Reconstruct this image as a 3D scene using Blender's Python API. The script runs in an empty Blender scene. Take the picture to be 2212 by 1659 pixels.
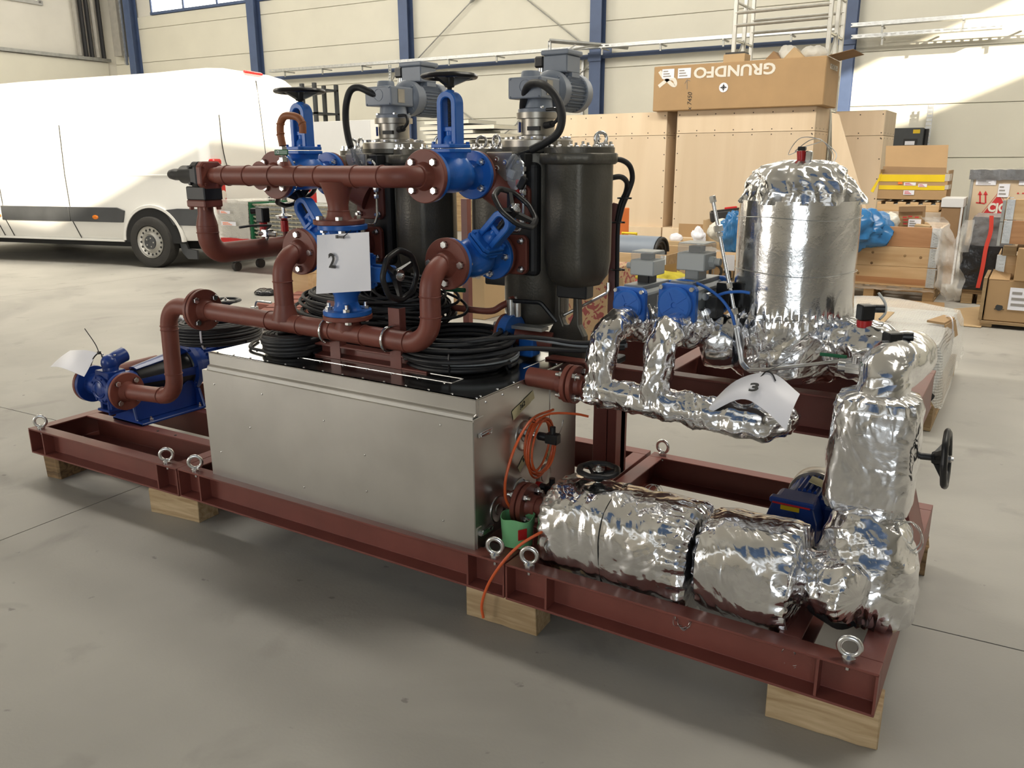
import bpy, math, random
import numpy as np
from mathutils import Matrix, Vector
random.seed(7); np.random.seed(7)
S = bpy.context.scene
COL = S.collection
PI = math.pi
A3 = lambda *a: np.array(a, float)

# ---------------------------------------------------------------- camera
CF, CYAW, CPIT, CROL = 1764.43, -0.5613, 0.2673, -0.0043
CL = A3(0.1618, -1.8845, 1.4063)
_f = A3(math.sin(CYAW)*math.cos(CPIT), math.cos(CYAW)*math.cos(CPIT), -math.sin(CPIT))
_r = A3(math.cos(CYAW), -math.sin(CYAW), 0); _u = np.cross(_r, _f)
_c, _s = math.cos(CROL), math.sin(CROL)
_r, _u = _c*_r+_s*_u, -_s*_r+_c*_u
cam = bpy.data.cameras.new('camera'); camo = bpy.data.objects.new('camera', cam); COL.objects.link(camo)
cam.sensor_fit = 'HORIZONTAL'; cam.sensor_width = 36; cam.lens = CF/2212*36; cam.clip_start = 0.05; cam.clip_end = 300
camo.matrix_world = Matrix(((_r[0], _u[0], -_f[0], CL[0]), (_r[1], _u[1], -_f[1], CL[1]), (_r[2], _u[2], -_f[2], CL[2]), (0, 0, 0, 1)))
S.camera = camo
def at(x, y, axis, v):                    # where the sight line of photo pixel (x, y) meets the plane axis = v
    d = _f*CF+_r*(x-1106)-_u*(y-829.5)
    return CL+d*((v-CL[axis])/d[axis])
def AX(x, y, v): return at(x, y, 0, v)
def AY(x, y, v): return at(x, y, 1, v)
def AZ(x, y, v): return at(x, y, 2, v)

# ---------------------------------------------------------------- light and exposure
S.view_settings.view_transform = 'Standard'; S.view_settings.look = 'None'
S.view_settings.gamma = 1; S.view_settings.use_curve_mapping = False
S.view_settings.exposure = 0.0
S.cycles.use_denoising = True
S.cycles.max_bounces = 8; S.cycles.diffuse_bounces = 4; S.cycles.glossy_bounces = 5; S.cycles.transmission_bounces = 6; S.cycles.transparent_max_bounces = 10
S.cycles.sample_clamp_indirect = 6; S.cycles.caustics_reflective = False; S.cycles.caustics_refractive = False
W = bpy.data.worlds.new('sky'); S.world = W; W.use_nodes = True
nt = W.node_tree; nt.nodes.clear()
sk = nt.nodes.new('ShaderNodeTexSky'); sk.sky_type = 'NISHITA'; sk.sun_disc = False; sk.sun_elevation = math.radians(16); sk.sun_rotation = math.radians(120)
bg = nt.nodes.new('ShaderNodeBackground'); bg.inputs[1].default_value = 0.07
ow = nt.nodes.new('ShaderNodeOutputWorld'); nt.links.new(sk.outputs[0], bg.inputs[0]); nt.links.new(bg.outputs[0], ow.inputs[0])
def lamp(name, typ, energy, color, M, size=None, sizey=None, **kw):
    l = bpy.data.lights.new(name, typ); l.energy = energy; l.color = color
    if size: l.shape = 'RECTANGLE'; l.size = size; l.size_y = sizey
    for k, v in kw.items(): setattr(l, k, v)
    o = bpy.data.objects.new(name, l); COL.objects.link(o); o.matrix_world = M; return o
def look(p, d, up=(0, 0, 1)):             # matrix at p whose -Z points along d
    z = -Vector(d).normalized(); x = Vector(up).cross(z)
    if x.length < 1e-6: x = Vector((1, 0, 0))
    x.normalize(); y = z.cross(x)
    return Matrix(((x[0], y[0], z[0], p[0]), (x[1], y[1], z[1], p[1]), (x[2], y[2], z[2], p[2]), (0, 0, 0, 1)))
SUND = Vector((-0.778, 0.510, -0.32)).normalized()
lamp('sun', 'SUN', 12.0, (1, 0.88, 0.68), look((20, -15, 10), SUND), angle=math.radians(0.6))
WARM, COOL = (1, 0.93, 0.80), (0.88, 0.95, 1)
# area lamps added as daylight of unseen roof lights, ribbon windows and gates
for i, (x, e) in enumerate(((-20, 1200), (-9, 1200), (2.0, 1200))):
    lamp('rooflight_daylight', 'AREA', e, (1, 0.945, 0.84), look((x, 4.5, 8.7), (0, 0.62, -0.78), (0, 1, 0)), 7.0, 3.0)
lamp('gate_daylight', 'AREA', 460, (1, 0.95, 0.87), look((-11, -8.7, 2.3), (0, 1, 0)), 5.0, 4.4)
lamp('gate_daylight', 'AREA', 170, COOL, look((2.6, -9.4, 2.1), (0, 1, 0)), 3.6, 4.0)
lamp('ribbon_window_daylight', 'AREA', 90, COOL, look((-6, -8.4, 5.6), (0, 1, 0.1)), 30, 1.5)

# ---------------------------------------------------------------- materials
MATS = {}
def mat(name, col, rough=0.5, metal=0.0, var=0.08, vs=6.0, bump=0.0, bs=60.0, **kw):
    m = bpy.data.materials.new(name); m.use_nodes = True
    t = m.node_tree; b = t.nodes['Principled BSDF']; L = t.links
    col = tuple(col)+(1,) if len(col) == 3 else col
    b.inputs['Roughness'].default_value = rough; b.inputs['Metallic'].default_value = metal
    for k, v in kw.items():
        if k in b.inputs: b.inputs[k].default_value = v
    tc = t.nodes.new('ShaderNodeTexCoord')
    if var:
        n = t.nodes.new('ShaderNodeTexNoise'); n.inputs['Scale'].default_value = vs; n.inputs['Detail'].default_value = 5
        L.new(tc.outputs['Object'], n.inputs['Vector'])
        r = t.nodes.new('ShaderNodeValToRGB'); r.color_ramp.elements[0].position = .3; r.color_ramp.elements[1].position = .7
        r.color_ramp.elements[0].color = tuple(c*(1-var) for c in col[:3])+(1,); r.color_ramp.elements[1].color = tuple(min(1, c*(1+var)) for c in col[:3])+(1,)
        L.new(n.outputs['Fac'], r.inputs[0]); L.new(r.outputs[0], b.inputs['Base Color'])
        mr = t.nodes.new('ShaderNodeMapRange'); mr.inputs[3].default_value = max(0, rough*(1-var)); mr.inputs[4].default_value = min(1, rough*(1+var))
        L.new(n.outputs['Fac'], mr.inputs[0]); L.new(mr.outputs[0], b.inputs['Roughness'])
    else: b.inputs['Base Color'].default_value = col
    if bump:
        n2 = t.nodes.new('ShaderNodeTexNoise'); n2.inputs['Scale'].default_value = bs; n2.inputs['Detail'].default_value = 4
        L.new(tc.outputs['Object'], n2.inputs['Vector'])
        bn = t.nodes.new('ShaderNodeBump'); bn.inputs['Strength'].default_value = bump; bn.inputs['Distance'].default_value = 0.01
        L.new(n2.outputs['Fac'], bn.inputs['Height']); L.new(bn.outputs[0], b.inputs['Normal'])
    MATS[name] = m; return m
def wood(name, c1, c2, axis=0, scale=9.0, rough=0.65, plank=0.0, knots=True):
    m = bpy.data.materials.new(name); m.use_nodes = True
    t = m.node_tree; b = t.nodes['Principled BSDF']; L = t.links; b.inputs['Roughness'].default_value = rough
    tc = t.nodes.new('ShaderNodeTexCoord'); mp = t.nodes.new('ShaderNodeMapping')
    sc = [scale]*3; sc[axis] = scale*0.09; mp.inputs['Scale'].default_value = sc
    oi = t.nodes.new('ShaderNodeObjectInfo'); vm = t.nodes.new('ShaderNodeVectorMath'); vm.operation = 'ADD'
    L.new(tc.outputs['Object'], vm.inputs[0]); L.new(oi.outputs['Random'], vm.inputs[1]); L.new(vm.outputs[0], mp.inputs['Vector'])
    n = t.nodes.new('ShaderNodeTexNoise'); n.inputs['Scale'].default_value = 2.2; n.inputs['Detail'].default_value = 6; n.inputs['Distortion'].default_value = 1.2
    L.new(mp.outputs[0], n.inputs['Vector'])
    r = t.nodes.new('ShaderNodeValToRGB'); e = r.color_ramp.elements
    e[0].position = .3; e[1].position = .68; e[0].color = tuple(c2)+(1,); e[1].color = tuple(c1)+(1,)
    L.new(n.outputs['Fac'], r.inputs[0])
    hs = t.nodes.new('ShaderNodeHueSaturation'); mr = t.nodes.new('ShaderNodeMapRange'); mr.inputs[3].default_value = .86; mr.inputs[4].default_value = 1.1
    L.new(oi.outputs['Random'], mr.inputs[0]); L.new(mr.outputs[0], hs.inputs['Value']); L.new(r.outputs[0], hs.inputs['Color']); L.new(hs.outputs[0], b.inputs['Base Color'])
    MATS[name] = m; return m
def foilmat(name, col=(0.91, 0.91, 0.92), rough=0.16, b1=0.2, b2=0.08, s1=5, s2=24):
    m = bpy.data.materials.new(name); m.use_nodes = True
    t = m.node_tree; b = t.nodes['Principled BSDF']; L = t.links
    b.inputs['Base Color'].default_value = tuple(col)+(1,); b.inputs['Metallic'].default_value = 1; b.inputs['Roughness'].default_value = rough
    tc = t.nodes.new('ShaderNodeTexCoord')
    def ridged(s, d, dist):
        n = t.nodes.new('ShaderNodeTexNoise'); n.inputs['Scale'].default_value = s; n.inputs['Detail'].default_value = d; n.inputs['Distortion'].default_value = dist
        L.new(tc.outputs['Object'], n.inputs['Vector'])
        a = t.nodes.new('ShaderNodeMath'); a.operation = 'SUBTRACT'; a.inputs[1].default_value = .5; L.new(n.outputs['Fac'], a.inputs[0])
        c = t.nodes.new('ShaderNodeMath'); c.operation = 'ABSOLUTE'; L.new(a.outputs[0], c.inputs[0]); return c.outputs[0]
    prev = None
    for s, d, ds, st, di in ((s1, 3, 1.6, b1, .05), (s2, 3, .8, b2, .02)):
        bn = t.nodes.new('ShaderNodeBump'); bn.inputs['Strength'].default_value = st; bn.inputs['Distance'].default_value = di
        L.new(ridged(s, d, ds), bn.inputs['Height'])
        if prev: L.new(prev, bn.inputs['Normal'])
        prev = bn.outputs[0]
    L.new(prev, b.inputs['Normal']); MATS[name] = m; return m
def clear(name, col=(1, 1, 1), alpha=0.3, rough=0.15, bump=0.0, bs=30):
    m = mat(name, col, rough, 0, 0, bump=bump, bs=bs); m.node_tree.nodes['Principled BSDF'].inputs['Alpha'].default_value = alpha; return m

# ---------------------------------------------------------------- mesh builder
def unit(v): v = np.asarray(v, float); return v/np.linalg.norm(v)
def basis(z, x=None):
    z = unit(z)
    if x is None: x = A3(1, 0, 0) if abs(z[0]) < .8 else A3(0, 1, 0)
    x = unit(np.asarray(x, float)-z*np.dot(x, z)); return x, np.cross(z, x), z
def rz(a): c, s = math.cos(a), math.sin(a); return np.array([[c, -s, 0], [s, c, 0], [0, 0, 1.]])
def ry(a): c, s = math.cos(a), math.sin(a); return np.array([[c, 0, s], [0, 1, 0], [-s, 0, c]])
def rx(a): c, s = math.cos(a), math.sin(a); return np.array([[1, 0, 0], [0, c, -s], [0, s, c]])
def fillet(pts, rad, n=7):
    pts = [np.asarray(p, float) for p in pts]; out = [pts[0]]
    for i in range(1, len(pts)-1):
        r = rad[i-1] if isinstance(rad, (list, tuple)) else rad
        a, b, c = pts[i-1], pts[i], pts[i+1]; u, v = unit(a-b), unit(c-b)
        th = math.acos(max(-1, min(1, np.dot(u, v))))
        if th > 3.1: out.append(b); continue
        d = min(r/math.tan(th/2), .48*np.linalg.norm(a-b) if i > 1 else .98*np.linalg.norm(a-b), .48*np.linalg.norm(c-b) if i < len(pts)-2 else .98*np.linalg.norm(c-b))
        rr = d*math.tan(th/2); cen = b+unit(u+v)*(rr/math.sin(th/2)); p0, p1 = b+u*d-cen, b+v*d-cen; w = PI-th
        for k in range(n+1):
            q = k/n; out.append(cen+(math.sin((1-q)*w)*p0+math.sin(q*w)*p1)/math.sin(w))
    out.append(pts[-1]); return out
def spline(pts, n=8):
    P = [np.asarray(p, float) for p in pts]; P = [2*P[0]-P[1]]+P+[2*P[-1]-P[-2]]; out = []
    for i in range(1, len(P)-2):
        for k in range(n):
            t = k/n; a, b, c, d = P[i-1:i+3]
            out.append(.5*(2*b+(c-a)*t+(2*a-5*b+4*c-d)*t*t+(3*b-a-3*c+d)*t**3))
    out.append(P[-2]); return out
class B:
    def __init__(s): s.v = []; s.f = []; s.n = 0
    def add(s, V, F):
        V = np.asarray(V, float).reshape(-1, 3); s.v.append(V); n = s.n
        s.f += [[i+n for i in f] for f in F]; s.n += len(V); return s
    def box(s, c, d, R=None):
        x = np.array([[-1, -1, -1], [1, -1, -1], [1, 1, -1], [-1, 1, -1], [-1, -1, 1], [1, -1, 1], [1, 1, 1], [-1, 1, 1]])*np.asarray(d, float)/2
        if R is not None: x = x@np.asarray(R).T
        return s.add(x+np.asarray(c, float), [[0, 3, 2, 1], [4, 5, 6, 7], [0, 1, 5, 4], [1, 2, 6, 5], [2, 3, 7, 6], [3, 0, 4, 7]])
    def bx(s, x0, x1, y0, y1, z0, z1): return s.box(((x0+x1)/2, (y0+y1)/2, (z0+z1)/2), (abs(x1-x0), abs(y1-y0), abs(z1-z0)))
    def loft(s, rings, closed=True, caps=True, loop=False):
        n = len(rings[0]); m = len(rings); F = []
        for i in range(m if loop else m-1):
            j = (i+1) % m
            for k in range(n if closed else n-1):
                l = (k+1) % n; F.append([i*n+k, i*n+l, j*n+l, j*n+k])
        if caps and closed and not loop: F.append(list(range(n))[::-1]); F.append([(m-1)*n+k for k in range(n)])
        return s.add(np.concatenate([np.asarray(r, float) for r in rings]), F)
    def lathe(s, p, ax, prof, n=28, caps=True, xr=None, sq=0):      # prof: (radius, height)
        x, y, z = basis(ax, xr); a = np.arange(n)*2*PI/n; c, q = np.cos(a), np.sin(a)
        if sq: k = (np.abs(c)**sq+np.abs(q)**sq)**(-1/sq); c, q = c*k, q*k
        return s.loft([np.asarray(p)+z*h+r*(c[:, None]*x+q[:, None]*y) for r, h in prof], True, caps)
    def cyl(s, p, q, r, r2=None, n=20, caps=True):
        p, q = np.asarray(p, float), np.asarray(q, float); return s.lathe(p, q-p, [(r, 0), (r if r2 is None else r2, np.linalg.norm(q-p))], n, caps)
    def tube(s, pts, r, n=10, loop=False, caps=True, prof=None):
        P = np.array([np.asarray(p, float) for p in pts]); m = len(P)
        T = np.array([unit((P[(i+1) % m] if loop or i < m-1 else P[i])-(P[i-1] if loop or i > 0 else P[i])) for i in range(m)])
        x, y, _ = basis(T[0]); rings = []; a = np.arange(n)*2*PI/n
        rr = r if hasattr(r, '__len__') else [r]*m
        for i in range(m):
            x = unit(x-T[i]*np.dot(x, T[i])); y = np.cross(T[i], x)
            rings.append(P[i]+(np.cos(a)[:, None]*x+np.sin(a)[:, None]*y)*rr[i])
        return s.loft(rings, True, caps, loop)
    def prism(s, poly, p, ex, ey, ez):             # 2-D polygon in (ex, ey), extruded by vector ez
        Q = np.array([np.asarray(p, float)+a*np.asarray(ex, float)+b*np.asarray(ey, float) for a, b in poly]); return s.loft([Q, Q+np.asarray(ez, float)])
    def sph(s, c, r, n=16, m=10, R=None):
        r = np.asarray(r, float)*np.ones(3); rings = []; a = np.arange(n)*2*PI/n
        for i in range(m+1):
            t = -PI/2+PI*min(max(i/m, .02), .98); q = np.stack([np.cos(a)*math.cos(t), np.sin(a)*math.cos(t), np.full(n, math.sin(t))], 1)*r
            rings.append((q if R is None else q@np.asarray(R).T)+np.asarray(c, float))
        return s.loft(rings)
    def torus(s, c, ax, R, r, n=32, m=10, a0=0, a1=2*PI):
        x, y, z = basis(ax); full = abs(a1-a0-2*PI) < 1e-6; k = n if full else n+1
        return s.tube([np.asarray(c)+R*(math.cos(a0+(a1-a0)*i/n)*x+math.sin(a0+(a1-a0)*i/n)*y) for i in range(k)], r, m, full)
    def hexa(s, p, ax, w, h): return s.lathe(p, ax, [(w*.577, 0), (w*.577, h*.85), (w*.5, h)], 6)
    def tri(s, V, F): return s.add(V, F)
    def verts(s): return np.concatenate(s.v)
ROOT = {}
def linkmesh(name, me, m, parent=None, M=None):
    o = bpy.data.objects.new(name, me); COL.objects.link(o)
    if m is not None and not me.materials: me.materials.append(m if not isinstance(m, str) else MATS[m])
    if M is not None: o.matrix_local = M
    if parent is not None: o.parent = parent
    return o
def rootM(p):
    M = Matrix()
    while p is not None: M = p.matrix_basis @ M; p = p.parent
    return M
def obj(name, b, m, parent=None, smooth=38, bev=0, local=False, label=None, kind=None, segs=1):
    V = b.verts()
    if parent is not None and not local:
        I = np.array(rootM(parent).inverted()); V = V@I[:3, :3].T+I[:3, 3]
    me = bpy.data.meshes.new(name); me.from_pydata(V.tolist(), [], b.f); me.update()
    if smooth:
        me.polygons.foreach_set('use_smooth', [True]*len(me.polygons)); me.set_sharp_from_angle(angle=math.radians(smooth))
    o = linkmesh(name, me, m, parent)
    if bev:
        md = o.modifiers.new('bevel', 'BEVEL'); md.width = bev; md.segments = segs; md.limit_method = 'ANGLE'; md.angle_limit = math.radians(40)
    if label: o['label'] = label
    if kind: o['kind'] = kind
    return o
def thing(name, label, cat, loc=(0, 0, 0), R=None, group=None):
    o = bpy.data.objects.new(name, None); COL.objects.link(o); o.empty_display_size = .05
    M = Matrix.Translation(Vector([float(q) for q in loc]))
    if R is not None: M = M @ Matrix([list(map(float, r)) for r in R]).to_4x4()
    o.matrix_basis = M; o['label'] = label; o['category'] = cat
    if group: o['group'] = group
    return o
def tag(o, label, cat, group=None):
    o['label'] = label; o['category'] = cat
    if group: o['group'] = group
    return o
def struct(name, b, m, parent=None, **k):
    o = obj(name, b, m, parent, **k)
    if parent is None: o['kind'] = 'structure'
    return o
def dup(o, parent=None, label=None, M=None):
    c = o.copy(); COL.objects.link(c); c.parent = parent
    if M is not None: c.matrix_basis = M
    if label: c['label'] = label
    for ch in list(o.children): dup(ch, c)
    return c
def frameM(p, z, x=None):
    x, y, z = basis(z, x); return Matrix(((x[0], y[0], z[0], p[0]), (x[1], y[1], z[1], p[1]), (x[2], y[2], z[2], p[2]), (0, 0, 0, 1)))
def place(name, me, m, parent, p, z, x=None, s=1.0):   # a shared mesh set on point p (world), its +Z along z
    M = rootM(parent).inverted() @ frameM(p, z, x) @ Matrix.Scale(s, 4)
    o = linkmesh(name, me, m, parent, M); o.material_slots[0].link = 'OBJECT'; o.material_slots[0].material = MATS[m]; return o
def shared(b, name, smooth=38):
    me = bpy.data.meshes.new(name); me.from_pydata(b.verts().tolist(), [], b.f); me.update()
    if smooth: me.polygons.foreach_set('use_smooth', [True]*len(me.polygons)); me.set_sharp_from_angle(angle=math.radians(smooth))
    return me
def text(s, name, m, parent, p, ex, ey, size, bold=0.0, ext=0.0006, align='CENTER', shear=0):
    c = bpy.data.curves.new(name, 'FONT'); c.body = s; c.size = size; c.align_x = align; c.align_y = 'CENTER'; c.extrude = ext; c.offset = bold; c.shear = shear; c.resolution_u = 3
    tmp = bpy.data.objects.new(name, c); me = bpy.data.meshes.new_from_object(tmp); bpy.data.objects.remove(tmp); bpy.data.curves.remove(c)
    me.name = name; me.materials.clear(); me.materials.append(MATS[m]); o = bpy.data.objects.new(name, me); COL.objects.link(o)
    ex, ey = np.asarray(ex, float), np.asarray(ey, float); sx = np.linalg.norm(ex); sy = np.linalg.norm(ey); x, y = ex/sx, ey/sy; z = np.cross(x, y)
    M = Matrix(((x[0]*sx, y[0]*sy, z[0], p[0]), (x[1]*sx, y[1]*sy, z[1], p[1]), (x[2]*sx, y[2]*sy, z[2], p[2]), (0, 0, 0, 1)))
    o.matrix_basis = (rootM(parent).inverted() @ M) if parent else M
    o.parent = parent; return o

# noise helpers for cloth, foil and film
def tri_wave(x): return np.abs((x % 2)-1)
_rng = np.random.default_rng(3)
_W = [(unit(_rng.normal(size=3)), _rng.uniform(0, 2)) for _ in range(60)]
def crumple(P, freq, k0=0, n=7):            # creased facets, range about -0.5..0.5
    P = np.asarray(P); w = 0.35*np.stack([np.sin(P@(_W[k0+i][0]*freq*1.1)+_W[k0+i][1]*3) for i in (0, 1, 2)], 1)/freq
    Q = P+w; h = 0; tot = 0
    for i in range(n):
        d, ph = _W[(k0+i+5) % 60]; f = freq*(0.6+0.35*i); a = 1/(0.6+0.35*i); h = h+a*tri_wave(Q@d*f+ph); tot += a
    return h/tot-0.5
def softn(P, freq, k0=0, n=6):
    P = np.asarray(P); return sum(np.sin(P@(_W[(k0+i) % 60][0]*freq*(.7+.3*i))+_W[(k0+i) % 60][1]*6)/(1+.5*i) for i in range(n))/n
# ================================================================ palette
def floormat():
    m = mat('concrete', (0.375, 0.36, 0.325), .55, 0, .16, .9, .05, 90)
    t = m.node_tree; L = t.links; b = t.nodes['Principled BSDF']; old = b.inputs['Base Color'].links[0].from_socket
    tc = next(n for n in t.nodes if n.type == 'TEX_COORD')
    prev = old
    for sc, lo, hi, dark, dist in ((.55, .50, .66, (.21, .20, .185), 1.0), (3.1, .60, .72, (.22, .205, .185), .5), (13, .70, .74, (.10, .095, .09), .2)):
        n = t.nodes.new('ShaderNodeTexNoise'); n.inputs['Scale'].default_value = sc; n.inputs['Detail'].default_value = 7; n.inputs['Distortion'].default_value = dist
        g = t.nodes.new('ShaderNodeNewGeometry'); L.new(g.outputs['Position'], n.inputs['Vector'])
        r = t.nodes.new('ShaderNodeMapRange'); r.inputs[1].default_value = lo; r.inputs[2].default_value = hi; r.inputs[4].default_value = .55; L.new(n.outputs['Fac'], r.inputs[0])
        x = t.nodes.new('ShaderNodeMix'); x.data_type = 'RGBA'; L.new(r.outputs[0], x.inputs[0]); L.new(prev, x.inputs[6]); x.inputs[7].default_value = dark+(1,); prev = x.outputs[2]
    L.new(prev, b.inputs['Base Color'])
floormat()
mat('dark_joint', (.05, .05, .05), .9)
mat('panel_cream', (.80, .77, .66), .5, 0, .03, 1.2, .04, 14)
mat('wall_white', (.80, .77, .70), .7, 0, .04, 1.0)
mat('plinth_grey', (.35, .36, .35), .8)
mat('blue_steel', (.085, .125, .24), .45, 0, .1, 3)
mat('galvanised', (.62, .63, .63), .38, .9, .15, 12)
mat('dull_galvanised', (.42, .42, .40), .5, .8, .15, 9)
mat('ceiling_sheet', (.55, .54, .50), .8)
mat('dark_cable', (.02, .02, .022), .5)
mat('grey_duct', (.42, .40, .36), .6)
mat('frame_grey', (.45, .44, .42), .5)
m = mat('day_pane', (1, 1, 1), .2, 0, 0); m.node_tree.nodes['Principled BSDF'].inputs['Emission Color'].default_value = (1, .97, .9, 1); m.node_tree.nodes['Principled BSDF'].inputs['Emission Strength'].default_value = 3.2
m = mat('lit_room_pane', (.8, .78, .7), .2, 0, 0); m.node_tree.nodes['Principled BSDF'].inputs['Emission Color'].default_value = (1, .93, .75, 1); m.node_tree.nodes['Principled BSDF'].inputs['Emission Strength'].default_value = .55

# ================================================================ the hall, turned 3 degrees against the skids
RA = math.radians(3); RT, RN = A3(math.cos(RA), math.sin(RA), 0), A3(-math.sin(RA), math.cos(RA), 0)
R3 = rz(RA); RO = A3(CL[0], CL[1], 0)
def rm(s, d, z): return RO+RT*s+RN*d+A3(0, 0, z)
def rbox(b, s0, s1, d0, d1, z0, z1): return b.box(rm((s0+s1)/2, (d0+d1)/2, (z0+z1)/2), (abs(s1-s0), abs(d1-d0), abs(z1-z0)), R3)
SL, SR, DF, DB, ZC = -27.0, 16.5, -8.0, 20.05, 9.0
b = B(); rbox(b, SL-.2, SR+.2, DF-.2, DB+.2, -.25, -.012); floor = struct('floor', b, 'dark_joint', smooth=0)
sj = [-27.2, -21.13, -15.13, -9.13, -3.13, 2.87, 8.87, 16.6]; dj = [-8.2, -3.41, 2.587, 8.6, 14.6, 20.2]
for i in range(7):
    for j in range(5):
        b = B(); rbox(b, sj[i]+.003, sj[i+1]-.003, dj[j]+.003, dj[j+1]-.003, -.1, 0); obj('slab', b, 'concrete', floor, smooth=0)
b = B(); rbox(b, SL-.2, SR+.2, DB, DB+.25, 0, ZC); wallb = struct('wall_back', b, 'wall_white', smooth=0)
CS = [-25.75, -20.08, -14.37, -8.63, -2.83, 2.95, 8.7]
edges = [SL]+CS+[SR]; zs = [.02, .47, 1.42, 2.50, 3.60, 4.68, 5.74, 6.12]
for i in range(len(edges)-1):
    for k in range(len(zs)-1):
        b = B(); rbox(b, edges[i]+.004, edges[i+1]-.004, DB-.06, DB, zs[k]+.006, zs[k+1]-.006); obj('panel', b, 'panel_cream' if k else 'plinth_grey', wallb, smooth=0, bev=.008)
    b = B(); rbox(b, edges[i]+.004, edges[i+1]-.004, DB-.06, DB, 7.95, ZC); obj('panel', b, 'panel_cream', wallb, smooth=0, bev=.008)
    if i: 
        w0 = edges[i]+(.9 if i == 1 else .15)
        b = B(); rbox(b, w0, edges[i+1]-.12, DB-.05, DB, 6.2, 7.9); win = struct('window_%d' % (i+1), b, 'day_pane', smooth=0)
        for q in range(4):
            x = w0+(edges[i+1]-.12-w0)*q/3; b = B(); rbox(b, x-.03, x+.03, DB-.09, DB, 6.2, 7.9); obj('mullion', b, 'blue_steel', win, smooth=0)
        for z in (6.17, 7.92): b = B(); rbox(b, w0-.05, edges[i+1]-.1, DB-.1, DB, z-.04, z+.04); obj('window_rail', b, 'blue_steel', win, smooth=0)
b = B(); rbox(b, SL-.2, SL, DF, DB, 0, ZC); walll = struct('wall_left', b, 'wall_white', smooth=0)
b = B(); rbox(b, SL, SL+.05, 4, DB-.4, 0, 4.72); obj('panel', b, 'panel_cream', walll, smooth=0, bev=.01)
b = B(); rbox(b, SL, SL+.16, 4, DB-.35, 4.74, 4.84); obj('cable_tray', b, 'dull_galvanised', walll, smooth=0)
b = B(); rbox(b, SL, SL+.04, 15.1, 17.45, 6.35, 7.5); win = struct('window_1', b, 'lit_room_pane', smooth=0)
for d in (15.1, 16.28, 17.45): b = B(); rbox(b, SL, SL+.09, d-.05, d+.05, 6.3, 7.55); obj('mullion', b, 'frame_grey', win, smooth=0)
for z in (6.31, 7.54): b = B(); rbox(b, SL, SL+.09, 15.0, 17.55, z-.06, z+.06); obj('window_rail', b, 'frame_grey', win, smooth=0)
b = B(); rbox(b, SR, SR+.2, DF, DB, 0, ZC); struct('wall_right', b, 'wall_white', smooth=0)
b = B()                                           # wall behind the photographer, closed to the sun
rbox(b, SL, SR, DF-.2, DF, 0, ZC)
struct('wall_front', b, 'wall_white', smooth=0)
b = B()                                           # ceiling with two open roof lights
for s0, s1, d0, d1 in ((SL, SR, DF, -7.6), (SL, -4.5, -7.6, -1.2), (8.6, SR, -7.6, -1.2), (SL, SR, -1.2, 7.9), (SL, 10.9, 7.9, 12.2), (14.9, SR, 7.9, 12.2), (SL, SR, 12.2, DB)):
    rbox(b, s0, s1, d0, d1, ZC, ZC+.15)
struct('ceiling', b, 'ceiling_sheet', smooth=0)
# ---- columns, rails, braces
for i, s in enumerate(CS[:5]):
    t = thing('steel_column', ('blue steel wall column %s' % ('in the far left corner of the hall', 'rising behind the white van', 'behind the left gear motor', 'behind the right gear motor', 'just right of the tower scaffold')[i]), 'column', rm(s, 19.9, 0), R3, 'blue columns along the back wall')
    for nm, (a0, a1, d0, d1) in (('flange', (-.15, .15, 19.70, 19.715)), ('flange', (-.15, .15, 19.97, 19.985)), ('web', (-.006, .006, 19.71, 19.98))):
        b = B(); rbox(b, s+a0, s+a1, d0, d1, 0, ZC); obj(nm, b, 'blue_steel', t, smooth=0)
    if i in (2, 3):
        b = B(); rbox(b, s+.15, s+.42, 19.75, 19.765, 3.8, 4.05); obj('gusset_plate', b, 'blue_steel', t, smooth=0)
    for z in (3.84,): b = B(); rbox(b, s-.17, s+.17, 19.66, 19.70, z-.1, z+.1); obj('cleat', b, 'blue_steel', t, smooth=0)
for i in range(4):
    b = B(); b.tube([rm(CS[i]+.15, 19.78, 3.86), rm(CS[i+1]-.15, 19.78, 3.86)], .055, 12)
    tag(obj('wall_rail', b, 'blue_steel'), 'blue tubular wall rail %s' % ('partly behind the white van', 'between the van column and the left gear motor column', 'between the two gear motor columns', 'running behind the tower scaffold')[i], 'rail', 'blue tubular rails on the back wall')
def brace(p, q, where):
    t = thing('brace_rod', 'thin steel cross brace rod '+where, 'rod', rm(*p), None, 'cross brace rods on the back wall')
    p, q = rm(*p), rm(*q); b = B(); b.tube([p, q], .016, 8); obj('rod', b, 'dull_galvanised', t)
    m_ = p*.62+q*.38; d = unit(q-p); b = B(); b.tube([m_-d*.14, m_-d*.05, m_+d*.05, m_+d*.14], [.02, .05, .05, .02], 10); obj('turnbuckle', b, 'dull_galvanised', t)
brace((-14.2, 19.86, 4.0), (-8.9, 19.86, 7.9), 'rising right from the left gear motor column'); brace((-8.8, 19.9, 4.0), (-14.1, 19.9, 7.9), 'rising left from the right gear motor column')
brace((-14.2, 19.86, 3.7), (-8.8, 19.86, .3), 'sloping down right behind the blue handwheel valve'); brace((-8.8, 19.9, 3.7), (-14.1, 19.9, .3), 'sloping down left behind the filter housings')
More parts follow.
